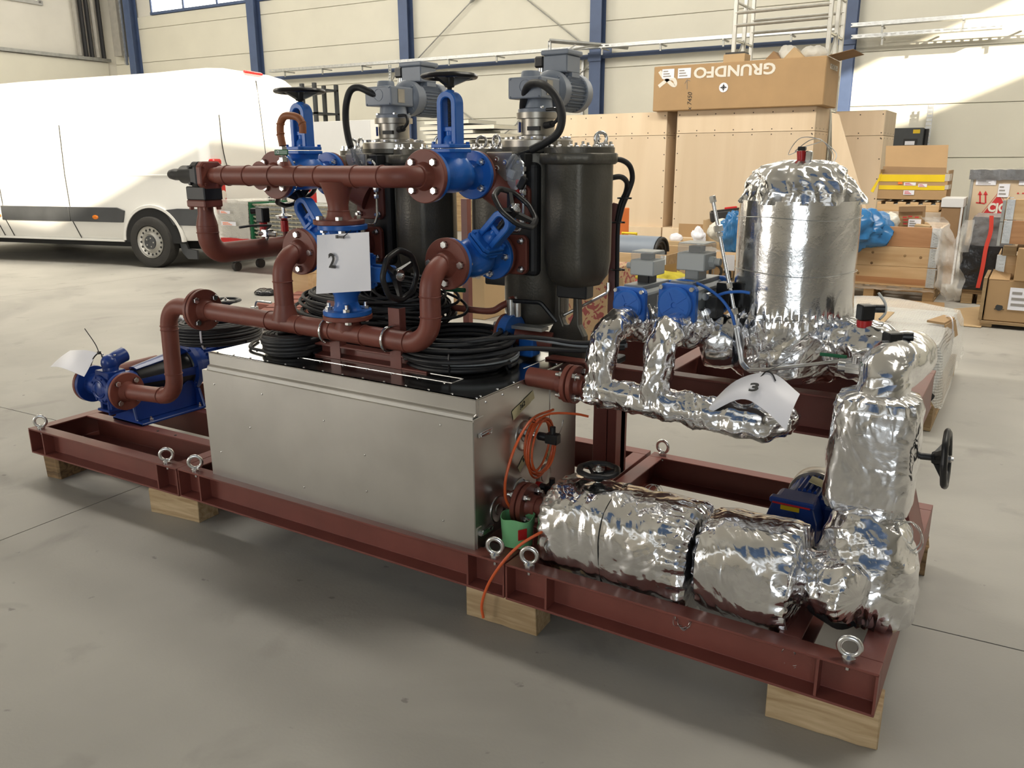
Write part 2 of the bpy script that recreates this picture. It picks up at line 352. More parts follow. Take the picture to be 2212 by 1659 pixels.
# ---- perforated cable tray with brackets
def tray(s0, s1, d, z, label, hgt=.07):
    t = thing('cable_tray', label, 'cable tray', rm(s0, d, z), R3, 'perforated cable trays')
    b = B(); rbox(b, s0, s1, d-.09, d+.09, z-.003, z); obj('tray_bed', b, 'galvanised', t, smooth=0)
    for e in (-.09, .09):
        b = B(); n = int((s1-s0)/.16)
        rbox(b, s0, s1, d+e-.002, d+e+.002, z, z+hgt*.3); rbox(b, s0, s1, d+e-.002, d+e+.002, z+hgt*.7, z+hgt)
        for k in range(n): x = s0+(k+.5)*(s1-s0)/n; rbox(b, x-.03, x+.03, d+e-.002, d+e+.002, z+hgt*.3, z+hgt*.7)
        o = obj('perforated_side', b, 'galvanised', t, smooth=0)
    for k in range(int((s1-s0)/1.45)):
        x = s0+.6+k*1.45; b = B(); rbox(b, x-.02, x+.02, d-.1, d+.36, z-.03, z-.004); rbox(b, x-.02, x+.02, d-.06, d-.03, z-.16, z-.03); obj('bracket', b, 'dull_galvanised', t, smooth=0)
tray(-19.0, -2.98, 19.3, 3.98, 'long galvanised cable tray on the back wall left of the tower scaffold')
tray(-2.72, 3.0, 19.3, 4.02, 'galvanised cable tray on the back wall right of the tower scaffold'); tray(-2.72, .0, 19.5, 3.82, 'shorter cable tray just below the right hand tray')
def strut(x, y0, y1, d, where, arm):
    t = thing('cable_support', 'galvanised strut frame carrying cables '+where, 'support', rm(0, d, 0), R3, 'strut frames hung from the cable tray')
    w = lambda X, Y: at_plane(X, Y, d)
    p, q = w(x, y0), w(x, y1); b = B()
    for e in (-.03, .03): b.box((p+q)/2+RT*e, (.006, .05, abs(p[2]-q[2])), R3)
    for k in range(9): b.box(p+(q-p)*(k+.5)/9, (.06, .006, abs(p[2]-q[2])/18), R3)
    obj('strut', b, 'galvanised', t, smooth=0)
    if arm:
        a0, a1 = p, p+RT*1.45+RN*1.3+A3(0, 0, -.1); b = B(); b.tube([a0, a1], .05, 4); obj('arm', b, 'dull_galvanised', t, smooth=0)
        b = B(); b.tube([p+(q-p)*.5, a0+(a1-a0)*.35], .02, 4); b.tube([p+(q-p)*.25+RT*.25, a0+(a1-a0)*.6], .02, 4); obj('stay', b, 'dull_galvanised', t, smooth=0)
    else:
        b = B(); b.tube([q+A3(0, 0, .1), p+RT*.35+A3(0, 0, 0)], .02, 4); obj('stay', b, 'dull_galvanised', t, smooth=0)
def at_plane(x, y, d):
    D = _f*CF+_r*(x-1106)-_u*(y-829.5); return CL+D*(d/np.dot(D, RN))
strut(843, 140, 192, 19.0, 'above the left gear motor', False); strut(1187, 88, 190, 18.4, 'above the right gear motor', True)
for i, s in enumerate((-14.75, -9.05)):
    b = B(); rbox(b, s-.03, s+.03, 19.9, 19.96, 0, 3.9); tag(obj('conduit_pipe', b, 'galvanised', smooth=0), 'silver conduit beside the column behind the %s gear motor' % ('left', 'right')[i], 'pipe', 'silver conduits by the columns')
# ducts and cable bundle in the far left corner
t = thing('cable_bundle', 'dark bundle of vertical pipes in the far left corner', 'pipes', rm(-26.8, 19.2, 0))
for k in range(5):
    b = B(); b.tube([rm(-26.9, 18.6+.22*k, 4.85), rm(-26.9, 18.6+.22*k, ZC)], .07, 8); obj('pipe', b, ('grey_duct', 'dark_cable', 'dark_cable', 'grey_duct', 'dark_cable')[k], t)
t = thing('downpipe', 'pale square downpipe beside the corner column', 'pipe', rm(-26.2, 19.8, 0))
b = B(); rbox(b, -26.5, -26.12, 19.6, 19.95, 4.9, ZC); obj('duct', b, 'grey_duct', t, smooth=0); b = B(); rbox(b, -26.02, -25.95, 19.6, 19.7, 4.6, ZC); obj('conduit', b, 'galvanised', t, smooth=0)
# ================================================================ materials of the machine
mat('oxide_red', (.20, .060, .046), .42, 0, .13, 5, .03, 160)
mat('oxide_red_pipe', (.215, .062, .043), .45, 0, .12, 7, .04, 220)
mat('valve_blue', (.022, .15, .55), .32, 0, .06, 9, .05, 130)
mat('pump_blue', (.012, .045, .235), .3, 0, .08, 9)
mat('actuator_blue', (.03, .16, .60), .35, 0, .05, 9)
mat('cast_iron', (.105, .097, .08), .40, .45, .2, 7, .12, 120)
mat('dark_cast', (.035, .035, .036), .42, .2, .15, 9)
mat('machined_steel', (.42, .39, .34), .38, .85, .18, 14)
mat('zinc', (.72, .72, .72), .25, 1, .12, 30)
mat('chrome', (.85, .85, .85), .12, 1, 0)
mat('black_plastic', (.012, .012, .013), .35, 0, .1, 20)
mat('black_rubber', (.013, .013, .014), .5, 0, .2, 20)
mat('grey_cable', (.42, .45, .47), .45, 0, .05, 9)
mat('motor_grey', (.27, .30, .35), .38, 0, .06, 9)
mat('rubber_joint', (.02, .018, .018), .8)
mat('red_plastic', (.55, .02, .02), .35, 0, .05)
mat('paper', (.80, .80, .86), .35, 0, .02, 3)
mat('ink', (.02, .02, .02), .6, 0, 0)
mat('green_plastic', (.20, .52, .24), .45, 0, .06, 6)
mat('green_grip', (.01, .12, .05), .35)
mat('orange_cable', (.75, .13, .035), .4, 0, .06)
mat('rust_hose', (.30, .10, .035), .5, 0, .2, 20)
mat('masking_tape', (.62, .56, .33), .7, 0, .08, 14)
wood('timber', (.60, .45, .27), (.36, .24, .12), 0, 16, .8)
wood('timber_dark', (.30, .19, .09), (.10, .06, .03), 0, 16, .85)
def steelsheet(name, base, rough, var, an=True):
    m = mat(name, base, rough, 1.0, var, 3.0); t = m.node_tree; L = t.links; b = t.nodes['Principled BSDF']
    tc = next(n for n in t.nodes if n.type == 'TEX_COORD'); mp = t.nodes.new('ShaderNodeMapping'); mp.inputs['Scale'].default_value = (2, 2, 260)
    n = t.nodes.new('ShaderNodeTexNoise'); n.inputs['Scale'].default_value = 3; n.inputs['Detail'].default_value = 3; L.new(tc.outputs['Object'], mp.inputs[0]); L.new(mp.outputs[0], n.inputs['Vector'])
    w = t.nodes.new('ShaderNodeTexNoise'); w.inputs['Scale'].default_value = 3.5; L.new(tc.outputs['Object'], w.inputs['Vector'])
    b1 = t.nodes.new('ShaderNodeBump'); b1.inputs['Strength'].default_value = .05; b1.inputs['Distance'].default_value = .002; L.new(n.outputs['Fac'], b1.inputs['Height'])
    b2 = t.nodes.new('ShaderNodeBump'); b2.inputs['Strength'].default_value = .10; b2.inputs['Distance'].default_value = .02; L.new(w.outputs['Fac'], b2.inputs['Height']); L.new(b1.outputs[0], b2.inputs['Normal'])
    L.new(b2.outputs[0], b.inputs['Normal'])
steelsheet('stainless', (.60, .585, .56), .30, .10); steelsheet('stainless_top', (.56, .55, .53), .16, .08)

# ================================================================ shared small pieces
def bolt_mesh():
    b = B(); b.hexa((0, 0, 0), (0, 0, 1), .022, .012); b.cyl((0, 0, -.003), (0, 0, 0), .0125, n=14); return shared(b, 'bolt', 30)
def nut_mesh():
    b = B(); b.hexa((0, 0, 0), (0, 0, 1), .022, .011); b.cyl((0, 0, -.003), (0, 0, 0), .0125, n=14); b.cyl((0, 0, .011), (0, 0, .024), .0062, n=10); return shared(b, 'nut', 30)
BOLT, NUT = bolt_mesh(), nut_mesh()
_b = B(); _b.sph((0, 0, 0), (.0042, .0042, .003), 8, 4); RIVET = shared(_b, 'rivet')
_b = B(); _b.hexa((0, 0, 0), (0, 0, 1), .012, .008); CAPB = shared(_b, 'cap_bolt', 30)
def eye_mesh():
    b = B(); b.torus((0, 0, .036), (0, 1, 0), .0245, .0072, 30, 10)
    b.lathe((0, 0, 0), (0, 0, 1), [(.0165, 0), (.0165, .009), (.012, .013), (.009, .016)], 18); return shared(b, 'eye_bolt')
EYE = eye_mesh()
_b = B(); _b.cyl((0, 0, -.026), (0, 0, -.010), .0062, n=10); EYESTUD = shared(_b, 'threaded_end')
def eye(parent, p, yaw=0.0, s=1.0):
    p = np.asarray(p, float); x = A3(math.cos(yaw), math.sin(yaw), 0)
    e = place('eye_bolt', EYE, 'zinc', parent, p, (0, 0, 1), x, s); place('threaded_end', EYESTUD, 'zinc', parent, p, (0, 0, 1), x, s); return e
def flange(parent, p, n, r=.085, th=.018, m='oxide_red_pipe', nb=4, bc=.0625, a0=PI/4, head=True, bm=None, hub=.046, x=None, bolts=True):
    """a flange disc whose sealing face is at p; n points away from the joint, towards the pipe and the bolt heads"""
    p, n = np.asarray(p, float), unit(n); ex, ey, _ = basis(n, x)
    b = B(); b.lathe(p, n, [(r-.002, 0), (r, .002), (r, th-.002), (r-.002, th)] + ([(hub, th), (hub*.86, th+.012), (.036, th+.03)] if hub else []), 40)
    obj('flange', b, m, parent)
    if bolts:
        for k in range(nb):
            a = a0+2*PI*k/nb; q = p+n*th+(ex*math.cos(a)+ey*math.sin(a))*bc
            place('bolt' if head else 'nut', bm or (BOLT if head else NUT), 'zinc', parent, q, n, ex)
def weld(parent, p, n, r=.036):
    b = B(); b.torus(p, n, r-.0005, .0022, 26, 6); obj('weld_seam', b, 'oxide_red_pipe', parent)
def cable(name, pts, r, m, parent=None, n=8, sp=6, **k):
    b = B(); b.tube(spline(pts, sp) if sp else pts, r, n); return obj(name, b, m, parent, **k)

# ================================================================ skid frames
TZ, BH = .108, .120; ZT = TZ+BH
def channel_poly(h, w, t=.007, tw=.006): return [(0, 0), (w, 0), (w, t), (tw, t+.004), (tw, h-t-.004), (w, h-t), (w, h), (0, h)]
def chan(b, p, q, out, h=BH, w=.057, up=(0, 0, 1)):      # web on the line p-q, flanges towards out
    p, q = np.asarray(p, float), np.asarray(q, float); b.prism(channel_poly(h, w), p, unit(out), up, q-p)
def skid(x0, y0, yaw, W, D, label, stiff, eyes, cross):
    t = thing('skid_frame', label, 'steel frame', (x0, y0, TZ), rz(yaw)); M = np.array(rootM(t))
    L = lambda u, v, z=0: M[:3, :3]@A3(u, v, z)+M[:3, 3]
    V = lambda u, v: M[:3, :3]@A3(u, v, 0)
    def ch(name, p, q, out): b = B(); chan(b, L(*p), L(*q), V(*out)); obj(name, b, 'oxide_red', t, smooth=0, bev=.0015)
    ch('front_beam', (0, .057), (-W, .057), (0, -1)); ch('back_beam', (0, D), (-W, D), (0, -1))
    for u, o in ((0, -1), (-W, 1)):
        ch('end_beam', (u, .058), (u, D-.058), (o, 0))
        for v in (.0005, D-.0575): b = B(); b.box(L(u+o*.003, v+.0285, .06), (.006, .057, .105), rz(yaw)); obj('end_plate', b, 'oxide_red', t, smooth=0)
    for u in stiff:
        b = B(); b.box(L(u, .029, .06), (.007, .052, .106), rz(yaw)); obj('stiffener_plate', b, 'oxide_red', t, smooth=0)
    for (p, q, o) in cross: ch('cross_beam', p, q, o)
    for u, v, a in eyes: eye(t, L(u, v, BH), a)
    return t, L
skR, LR_ = skid(0, 0, 0, 1.0507, 1.1605, 'red oxide skid frame on the right, carrying the foil wrapped pump', (-.139, -.911), ((-.074, .026, .12), (-.98, .024, .25), (-1.007, 1.143, -.1)),
     [((-.25, .058), (-.25, 1.10), (1, 0)), ((-.70, .55), (-.992, .55), (0, 1))])
skM, LM_ = skid(-1.0566, .0021, .0098, 1.5367, 1.165, 'red oxide skid frame in the middle under the stainless box', (-.138, -1.412), ((-.045, .022, .25), (-1.452, .024, .75)),
     [((-.058, .30), (-1.478, .30), (0, 1)), ((-.058, .72), (-1.478, .72), (0, 1))])
skL, LL_ = skid(-2.5949, -.0172, .0278, 1.0318, 1.165, 'red oxide skid frame on the left under the blue pump', (-.128, -.93), ((-.085, .026, .8), (-.968, .026, .8)),
     [((-.057, .308), (-.975, .308), (0, -1)), ((-.057, .56), (-.975, .56), (0, 1))])
b = B()
for u in (-.35, -.47):
    for v in (.27,): b.cyl(LL_(u, v, .118), LL_(u, v, .122), .006, n=8)
obj('bolt_hole', b, 'black_rubber', skL, kind='stuff')

def timber(name, p0, p1, w, h, mt, label, ux=0):   # block lying from p0 to p1 (front bottom edge)
    p0, p1 = A3(*p0, 0), A3(*p1, 0); d = unit(p1-p0); n = A3(-d[1], d[0], 0); Ln = np.linalg.norm(p1-p0)
    t = thing(name, label, 'timber block', (p0+p1)/2, np.stack([d, n, A3(0, 0, 1)], 1), 'timber blocks under the skids')
    k = 7; rings = []
    for i in range(k):
        u = -Ln/2+Ln*i/(k-1); j = lambda s: random.uniform(-s, s); e = .004
        rings.append([(u+j(e), 0+j(.003), 0), (u+j(e), w+j(.003), 0), (u+j(e), w+j(.003), h-.004), (u+j(e), w*.93, h+j(.0)), (u+j(e), .006, h), (u+j(e), j(.003), h-.006)])
    b = B(); b.loft(rings); o = obj('timber', b, mt, t, local=True, smooth=25, bev=.002)
    return t
timber('timber_block', (-.255, .018), (.012, .030), .11, TZ, 'timber', 'pale split timber block under the near right corner of the skid')
timber('timber_block', (-1.208, .014), (-.955, .022), .10, TZ, 'timber', 'weathered timber block under the joint of the middle and right skids')
timber('timber_block', (-2.787, -.022), (-2.518, .008), .10, TZ, 'timber', 'clean pale timber block under the joint of the left and middle skids')
timber('timber_block', (-3.55, -.035), (-3.46, -.02), .24, TZ, 'timber_dark', 'dark cracked timber block under the far left skid corner')
timber('timber_block', (-.10, 1.05), (.010, 1.06), .11, TZ, 'timber_dark', 'timber block under the far right skid corner')
for k, (x, y) in enumerate(((-1.15, 1.06), (-2.7, 1.04), (-3.5, 1.02))):
    timber('timber_block', (x-.12, y), (x+.12, y), .10, TZ, 'timber', 'timber block under the rear edge of the %s skid' % ('middle', 'left and middle', 'left')[k])

# ================================================================ stainless box
BOXM = np.array(rootM(skM))
t = thing('stainless_box', 'stainless steel equipment box with clipped front cover on the middle skid', 'box', (-1.85, .05, ZT), rz(.003))
X0, X1, Y0, Y1, ZB = -2.405, -1.182, .050, .70, .7135
b = B(); b.bx(X0, X1, Y0+.012, Y1, ZT+.012, ZB-.003); obj('body', b, 'stainless', t, smooth=0, bev=.003)
b = B(); b.bx(X0-.002, X1+.002, Y0-.004, Y1+.002, ZB-.003, ZB); obj('top_panel', b, 'stainless_top', t, smooth=0, bev=.0015)
b = B(); b.prism([(0, 0), (0, -.046), (-.011, -.05), (-.011, -.054), (.012, -.054), (.012, 0)], (X0, Y0-.002, ZB), (0, 1, 0), (0, 0, 1), (X1-X0, 0, 0)); obj('top_lip', b, 'stainless', t, smooth=0, bev=.001)
b = B(); b.prism([(0, 0), (-.013, -.024), (-.0155, -.024), (-.0155, -.03), (.02, -.03), (.02, 0)], (X0-.005, Y0-.008, ZB-.052), (0, 1, 0), (0, 0, 1), (X1-X0, 0, 0)); obj('drip_edge', b, 'stainless', t, smooth=0, bev=.001)
b = B(); b.prism([(0, 0), (.030, 0), (.030, .003), (.003, .003), (.003, .424), (.036, .424), (.036, .427), (0, .427)], (X0-.02, .026, ZT-.006), (0, 1, 0), (0, 0, 1), (X1-X0+.023, 0, 0))
cov = obj('front_cover', b, 'stainless', t, smooth=0, bev=.0012)
for x, z in ((-2.36, .60), (-2.36, .33), (-2.10, .60), (-2.18, .46), (-1.80, .55), (-1.92, .28), (-1.62, .46), (-1.30, .62), (-1.30, .30), (-1.62, .33)): place('rivet', RIVET, 'zinc', cov, (x, .026, z), (0, -1, 0))
b = B(); b.bx(X1-.002, X1+.003, .030, .085, ZT-.01, .655); obj('cover_side', b, 'stainless', t, smooth=0, bev=.001)
b = B(); b.bx(X1-.001, X1+.006, .036, .062, ZT-.008, ZT+.07); obj('corner_tab', b, 'stainless', t, smooth=0, bev=.001)
seam = B()
for x0, x1, y0, y1 in ((-2.28, -1.36, .165, .168), (-1.36, -1.357, .165, .23), (-1.5, -1.357, .228, .231), (-1.262, -1.259, .45, .70)): seam.bx(x0, x1, y0, y1, ZB, ZB+.0012)
obj('panel_seam', seam, 'zinc', t, smooth=0)
for i in range(14): place('rivet', RIVET, 'zinc', t, (X0+.03+i*.091, .066, ZB), (0, 0, 1))
for i in range(9): place('rivet', RIVET, 'zinc', t, (-2.26+i*.11, .155, ZB), (0, 0, 1))
for i in range(7): place('rivet', RIVET, 'zinc', t, (X1-.012, .09+i*.095, ZB), (0, 0, 1)); place('rivet', RIVET, 'zinc', t, (X1+.001, .10+i*.095, ZB-.02), (1, 0, 0))
b = B(); b.bx(X1, X1+.002, .50, .503, .50, ZB-.002); b.torus((X1, .55, .50), (1, 0, 0), .048, .002, 20, 6, PI, 2*PI); obj('panel_seam', b, 'zinc', t, smooth=0)
for z in (.60, .275):                                             # over-centre clips on the corner
    l = obj('latch', B().bx(X1+.004, X1+.012, .048, .088, z-.008, z+.008), 'zinc', t, smooth=0, bev=.002)
    obj('latch_lever', B().bx(X1+.012, X1+.018, .050, .092, z-.005, z+.005), 'chrome', l, smooth=0, bev=.002)
    obj('latch_hook', B().bx(X1+.002, X1+.007, .088, .128, z-.006, z+.006), 'zinc', l, smooth=0, bev=.001)
    obj('latch_wire', B().tube(fillet([(X1+.012, .06, z-.007), (X1+.013, .112, z-.007), (X1+.013, .112, z+.007), (X1+.012, .06, z+.007)], .004), .0018, 6), 'chrome', l)
for y, z, r in ((.325, .52, .052), (.30, .335, .042), (.165, .315, .045), (.46, .33, .05)):   # round cover plates on the right face
    b = B(); b.lathe((X1, y, z), (1, 0, 0), [(r, 0), (r, .002), (r-.004, .0035), (r-.006, .002), (.02, .002), (.018, .004)], 32); obj('round_plate', b, 'stainless', t)
def tape(y, z, w, h, ang, s):
    b = B(); R = rx(ang); n = 9; top = [(0, -w/2+w*i/(n-1), h/2+random.uniform(-.002, .002)) for i in range(n)]; bot = [(0, w/2-w*i/(n-1), -h/2+random.uniform(-.002, .002)) for i in range(n)]
    Q = (np.array(top+bot)@R.T)+A3(X1+.0025, y, z); b.loft([Q-A3(.0006, 0, 0), Q]); o = obj('tape_label', b, 'masking_tape', t, smooth=0)
    text(s, 'handwriting', 'ink', o, A3(X1+.0033, y-.01, z), R@A3(0, 1, 0), R@A3(0, 0, 1), h*.72, shear=.25)
tape(.32, .628, .14, .032, .30, '362'); tape(.335, .44, .11, .026, .62, 'B61'); tape(.25, .318, .09, .026, .62, '963 4'); tape(.49, .40, .03, .028, .4, '1')
# ================================================================ pipework and valves
RP = .0345
def handwheel(parent, p, n, R=.080, x=None, knobs=8, nut=True):
    p, n = np.asarray(p, float), unit(n); ex, ey, _ = basis(n, x); k = 48
    b = B(); rings = []; a = np.arange(10)*2*PI/10
    for i in range(k):
        t = 2*PI*i/k; rr = R*(1+.022*math.cos(knobs*t)); d = ex*math.cos(t)+ey*math.sin(t)
        rings.append(p+d*rr+(np.cos(a)[:, None]*d*.0105+np.sin(a)[:, None]*n*.0085))
    b.loft(rings, True, False, True); w = obj('handwheel', b, 'black_plastic', parent)
    b = B(); b.lathe(p-n*.034, n, [(.014, 0), (.018, .006), (.019, .03), (.014, .034)], 18)
    for i in range(3):
        t = 2*PI*i/3+.5; d = ex*math.cos(t)+ey*math.sin(t); s = np.cross(n, d)
        b.loft([[p+d*.012-n*h0+s*w0 for h0, w0 in ((.03, -.009), (.03, .009), (.008, .009), (.008, -.009))], [p+d*R*.96+s*w0+n*h0 for h0, w0 in ((-.004, -.007), (-.004, .007), (.005, .007), (.005, -.007))]])
    obj('spokes', b, 'black_plastic', w)
    if nut:
        b = B(); b.cyl(p, p+n*.003, .019, n=20); b.hexa(p+n*.003, n, .016, .009); b.cyl(p+n*.012, p+n*.017, .005, n=8); obj('hub_nut', b, 'zinc', w)
    return w
def globe_valve(p0, ax, st, label, L=.27, stem=.30, wheelR=.08, name='globe_valve', heads=False, face=True):
    """flow axis from p0 along ax, stem along st"""
    p0, ax, st = np.asarray(p0, float), unit(ax), unit(st); sd = np.cross(ax, st); c = p0+ax*L/2
    t = thing(name, label, 'valve', p0, np.stack([ax, sd*-1 if False else np.cross(st, ax), st], 1), 'blue flanged shut-off valves')
    for q, n in ((p0, ax), (p0+ax*L, -ax)):
        flange(t, q, n, .083, .017, 'valve_blue', 4, .0625, PI/4, False, hub=.05, x=st)
    b = B()
    rr = [(.046, .015), (.040, .035), (.041, .055), (.056, .08), (.066, .11), (.069, .135), (.066, .16), (.056, .19), (.041, .215), (.040, .235), (.046, .255)]
    k = 24; a = np.arange(k)*2*PI/k; rings = []
    for r, u in rr:
        u *= L/.27; off = -.012*math.sin(PI*u/L)*math.cos(2*PI*(u/L))
        rings.append(p0+ax*u+st*off*1.0+(np.cos(a)[:, None]*st*r+np.sin(a)[:, None]*sd*r))
    b.loft(rings); obj('body', b, 'valve_blue', t)
    b = B()                                                     # seat rib swelling on the side, the bonnet neck
    b.lathe(c+st*.03, st, [(.052, 0), (.052, .035), (.057, .045)], 24); obj('bonnet_neck', b, 'valve_blue', t)
    def plate(h0, h1, w, d): q = B(); q.prism([(w*i, d*j) for i, j in ((-1, -.75), (-.75, -1), (.75, -1), (1, -.75), (1, .75), (.75, 1), (-.75, 1), (-1, .75))], c+st*h0, ax, sd, st*(h1-h0)); return q
    obj('bonnet_flange', plate(.075, .087, .062, .050), 'valve_blue', t, smooth=0, bev=.002); obj('bonnet_flange', plate(.090, .102, .060, .048), 'valve_blue', t, smooth=0, bev=.002)
    for i, j in ((1, 1), (1, -1), (-1, 1), (-1, -1)): place('bonnet_bolt', CAPB, 'valve_blue', t, c+ax*.047*i+sd*.036*j+st*.102, st)
    yh = (stem-.07)*.74; path = []                                    # yoke: an arch of rectangular section around the stem
    b = B(); pts = fillet([c+sd*.029+st*.10, c+sd*.029+st*(.10+yh), c-sd*.029+st*(.10+yh), c-sd*.029+st*.10], .028, 6); ring = []
    for i, q in enumerate(pts):
        tg = unit(np.array(pts[min(i+1, len(pts)-1)])-np.array(pts[max(i-1, 0)])); w = np.cross(tg, ax)
        ring.append([q+w*.010+ax*.024, q-w*.010+ax*.024, q-w*.010-ax*.024, q+w*.010-ax*.024])
    b.loft(ring); b.cyl(c+st*(.10+yh-.008), c+st*(.10+yh+.014), .016, n=14); obj('yoke', b, 'valve_blue', t, smooth=45, bev=.003)
    b = B(); b.lathe(c+st*.10, st, [(.026, 0), (.024, .02), (.016, .03), (.016, .045)], 16); b.box(c+st*.150, (.026, .056, .016), np.stack([ax, sd, st], 1)); obj('gland', b, 'valve_blue', t, bev=.002)
    b = B(); n = int((stem+.0)/.004); b.lathe(c+st*.12, st, [(.0085 if i % 2 else .0072, i*(stem-.12+.02)/n) for i in range(n+1)], 10); obj('threaded_stem', b, 'dark_cast', t)
    handwheel(t, c+st*(stem+.03), st, wheelR)
    return t
# --- lower manifold (one welded red spool) with its U bolts and bracket
ym, zm = .18, .826
man = thing('lower_manifold', 'red lower pipe manifold with two elbow risers, bolted over the stainless box', 'pipework', (-1.9, ym, zm))
def pipe(parent, pts, rad=.085, r=RP, name='pipe', m='oxide_red_pipe', n=24): b = B(); b.tube(fillet(pts, rad, 10), r, n); return obj(name, b, m, parent)
def collar(parent, p, n, r0=.036, r1=.050, h=.03):     # forged branch saddle
    b = B(); b.lathe(p, n, [(r1, 0), (r1*.9, h*.25), (r0*1.1, h*.65), (r0*.98, h)], 24); obj('branch_saddle', b, 'oxide_red_pipe', parent)
xr, xl, zf, yf = -1.446, -2.119, 1.080, .285
pipe(man, [(-2.56, ym, zm+.012), (xr, ym, zm-.002), (xr, ym, zf), (xr, yf-.018, zf)], [.092, .092])
pipe(man, [(xl, ym, zm+.006), (xl, ym, zf+.004), (xl, yf-.018, zf+.004)], [.092])
collar(man, (xl, ym, zm+.02), (0, 0, 1), h=.055); xc = -1.808
pipe(man, [(xc, ym, zm), (xc, ym, zm+.06)]); collar(man, (xc, ym, zm+.02), (0, 0, 1), h=.045)
flange(man, (-2.585, ym, zm+.013), (1, 0, 0), .082, .016, x=(0, 0, 1))
flange(man, (xr, yf, zf), (0, -1, 0), a0=0, x=(0, 0, 1)); flange(man, (xl, yf, zf+.004), (0, -1, 0), a0=0, x=(0, 0, 1))
flange(man, (xc, ym, .895), (0, 0, -1), .085, .016)
for p, n in (((-2.20, ym, zm+.007), (1, 0, 0)), ((-2.04, ym, zm+.005), (1, 0, 0)), ((-1.88, ym, zm+.003), (1, 0, 0)), ((-1.735, ym, zm+.001), (1, 0, 0)), ((xr-.098, ym, zm), (1, 0, 0)), ((xr, ym, zm+.094), (0, 0, 1)), ((xr, ym, zf-.094), (0, 0, 1)), ((xl, ym, zf-.094), (0, 0, 1)), ((xl, ym+.09, zf+.004), (0, 1, 0)), ((xr, ym+.075, zf), (0, 1, 0))): weld(man, p, n)
br = thing('pipe_bracket', 'red channel bracket with two upright flats clamping the lower manifold on the box top', 'bracket', (-1.77, .23, ZB))
b = B(); chan(b, (-2.02, .262, ZB), (-1.50, .262, ZB), (0, -1, 0), .05, .045); obj('base_channel', b, 'oxide_red', br, smooth=0, bev=.001)
for x in (-1.915, -1.632):
    obj('upright', B().bx(x-.025, x+.025, .216, .222, ZB, .925), 'oxide_red', br, smooth=0, bev=.001); obj('upright_leg', B().bx(x+.019, x+.025, .222, .25, ZB+.05, .925), 'oxide_red', br, smooth=0, bev=.001)
    b = B(); r = .041; b.tube([(x+.005, .226, zm+r), (x+.005, ym, zm+r)]+[(x+.005, ym-r*math.sin(a), zm+r*math.cos(a)) for a in np.linspace(.15, PI-.15, 14)]+[(x+.005, ym, zm-r), (x+.005, .24, zm-r)], .0052, 10); obj('u_bolt', b, 'chrome', br)
    for s in (1, -1): place('nut', NUT, 'zinc', br, (x+.005, .224, zm+s*r), (0, 1, 0), s=.6)
# --- upper header
uy, uz = .18, 1.357; ux = -1.525; ur, ul = .285, .285
up = thing('upper_header', 'long red header pipe crossing in front of the filters at eye height', 'pipework', (-1.9, uy, uz))
pipe(up, [(-2.40, uy, uz), (ux, uy, uz), (ux, ur-.018, uz)], [.092])
b = B(); b.lathe((-2.445, uy, uz), (1, 0, 0), [(.027, 0), (.029, .02), (RP, .065)], 24); obj('reducer', b, 'oxide_red_pipe', up)
pipe(up, [(-2.215, uy, uz), (-2.215, ul-.018, uz)]); collar(up, (-2.215, uy+.02, uz), (0, 1, 0))
tx = -1.823
b = B(); b.lathe((tx, uy, uz-.018), (0, 0, -1), [(.058, 0), (.050, .02), (.040, .05), (RP, .075), (RP, .10), (.038, .118), (.047, .124)], 28); obj('tee_branch', b, 'oxide_red_pipe', up)
flange(up, (ux, ur, uz), (0, -1, 0), x=(0, 0, 1)); flange(up, (-2.215, ul, uz), (0, -1, 0), x=(0, 0, 1)); flange(up, (tx, uy, 1.201), (0, 0, 1), .086, .016)
for x in (-2.36, -2.25, -2.12, -1.99, -1.90, -1.735, ux-.098): weld(up, (x, uy, uz), (1, 0, 0))
weld(up, (ux, uy+.075, uz), (0, 1, 0)); weld(up, (tx, uy, 1.245), (0, 0, 1))
# --- five valves
globe_valve((xr, yf, zf), (0, 1, 0), (.72, -.05, .70), 'blue valve on the right riser elbow, handwheel tilted to the right', stem=.225)
globe_valve((xl, yf, zf+.004), (0, 1, 0), (-.60, .02, .80), 'blue valve on the left riser elbow, handwheel tilted to the left', stem=.225)
globe_valve((ux, ur, uz), (0, 1, 0), (0, 0, 1), 'blue valve at the right end of the upper header, handwheel on top', stem=.285, wheelR=.083)
globe_valve((-2.215, ul, uz), (0, 1, 0), (0, 0, 1), 'blue valve behind the left half of the upper header, handwheel on top', stem=.270, wheelR=.083)
globe_valve((xc, ym, .895), (0, 0, 1), (1, -.06, 0), 'blue valve behind the sheet numbered 2, handwheel facing right', L=.306, stem=.225, wheelR=.078)
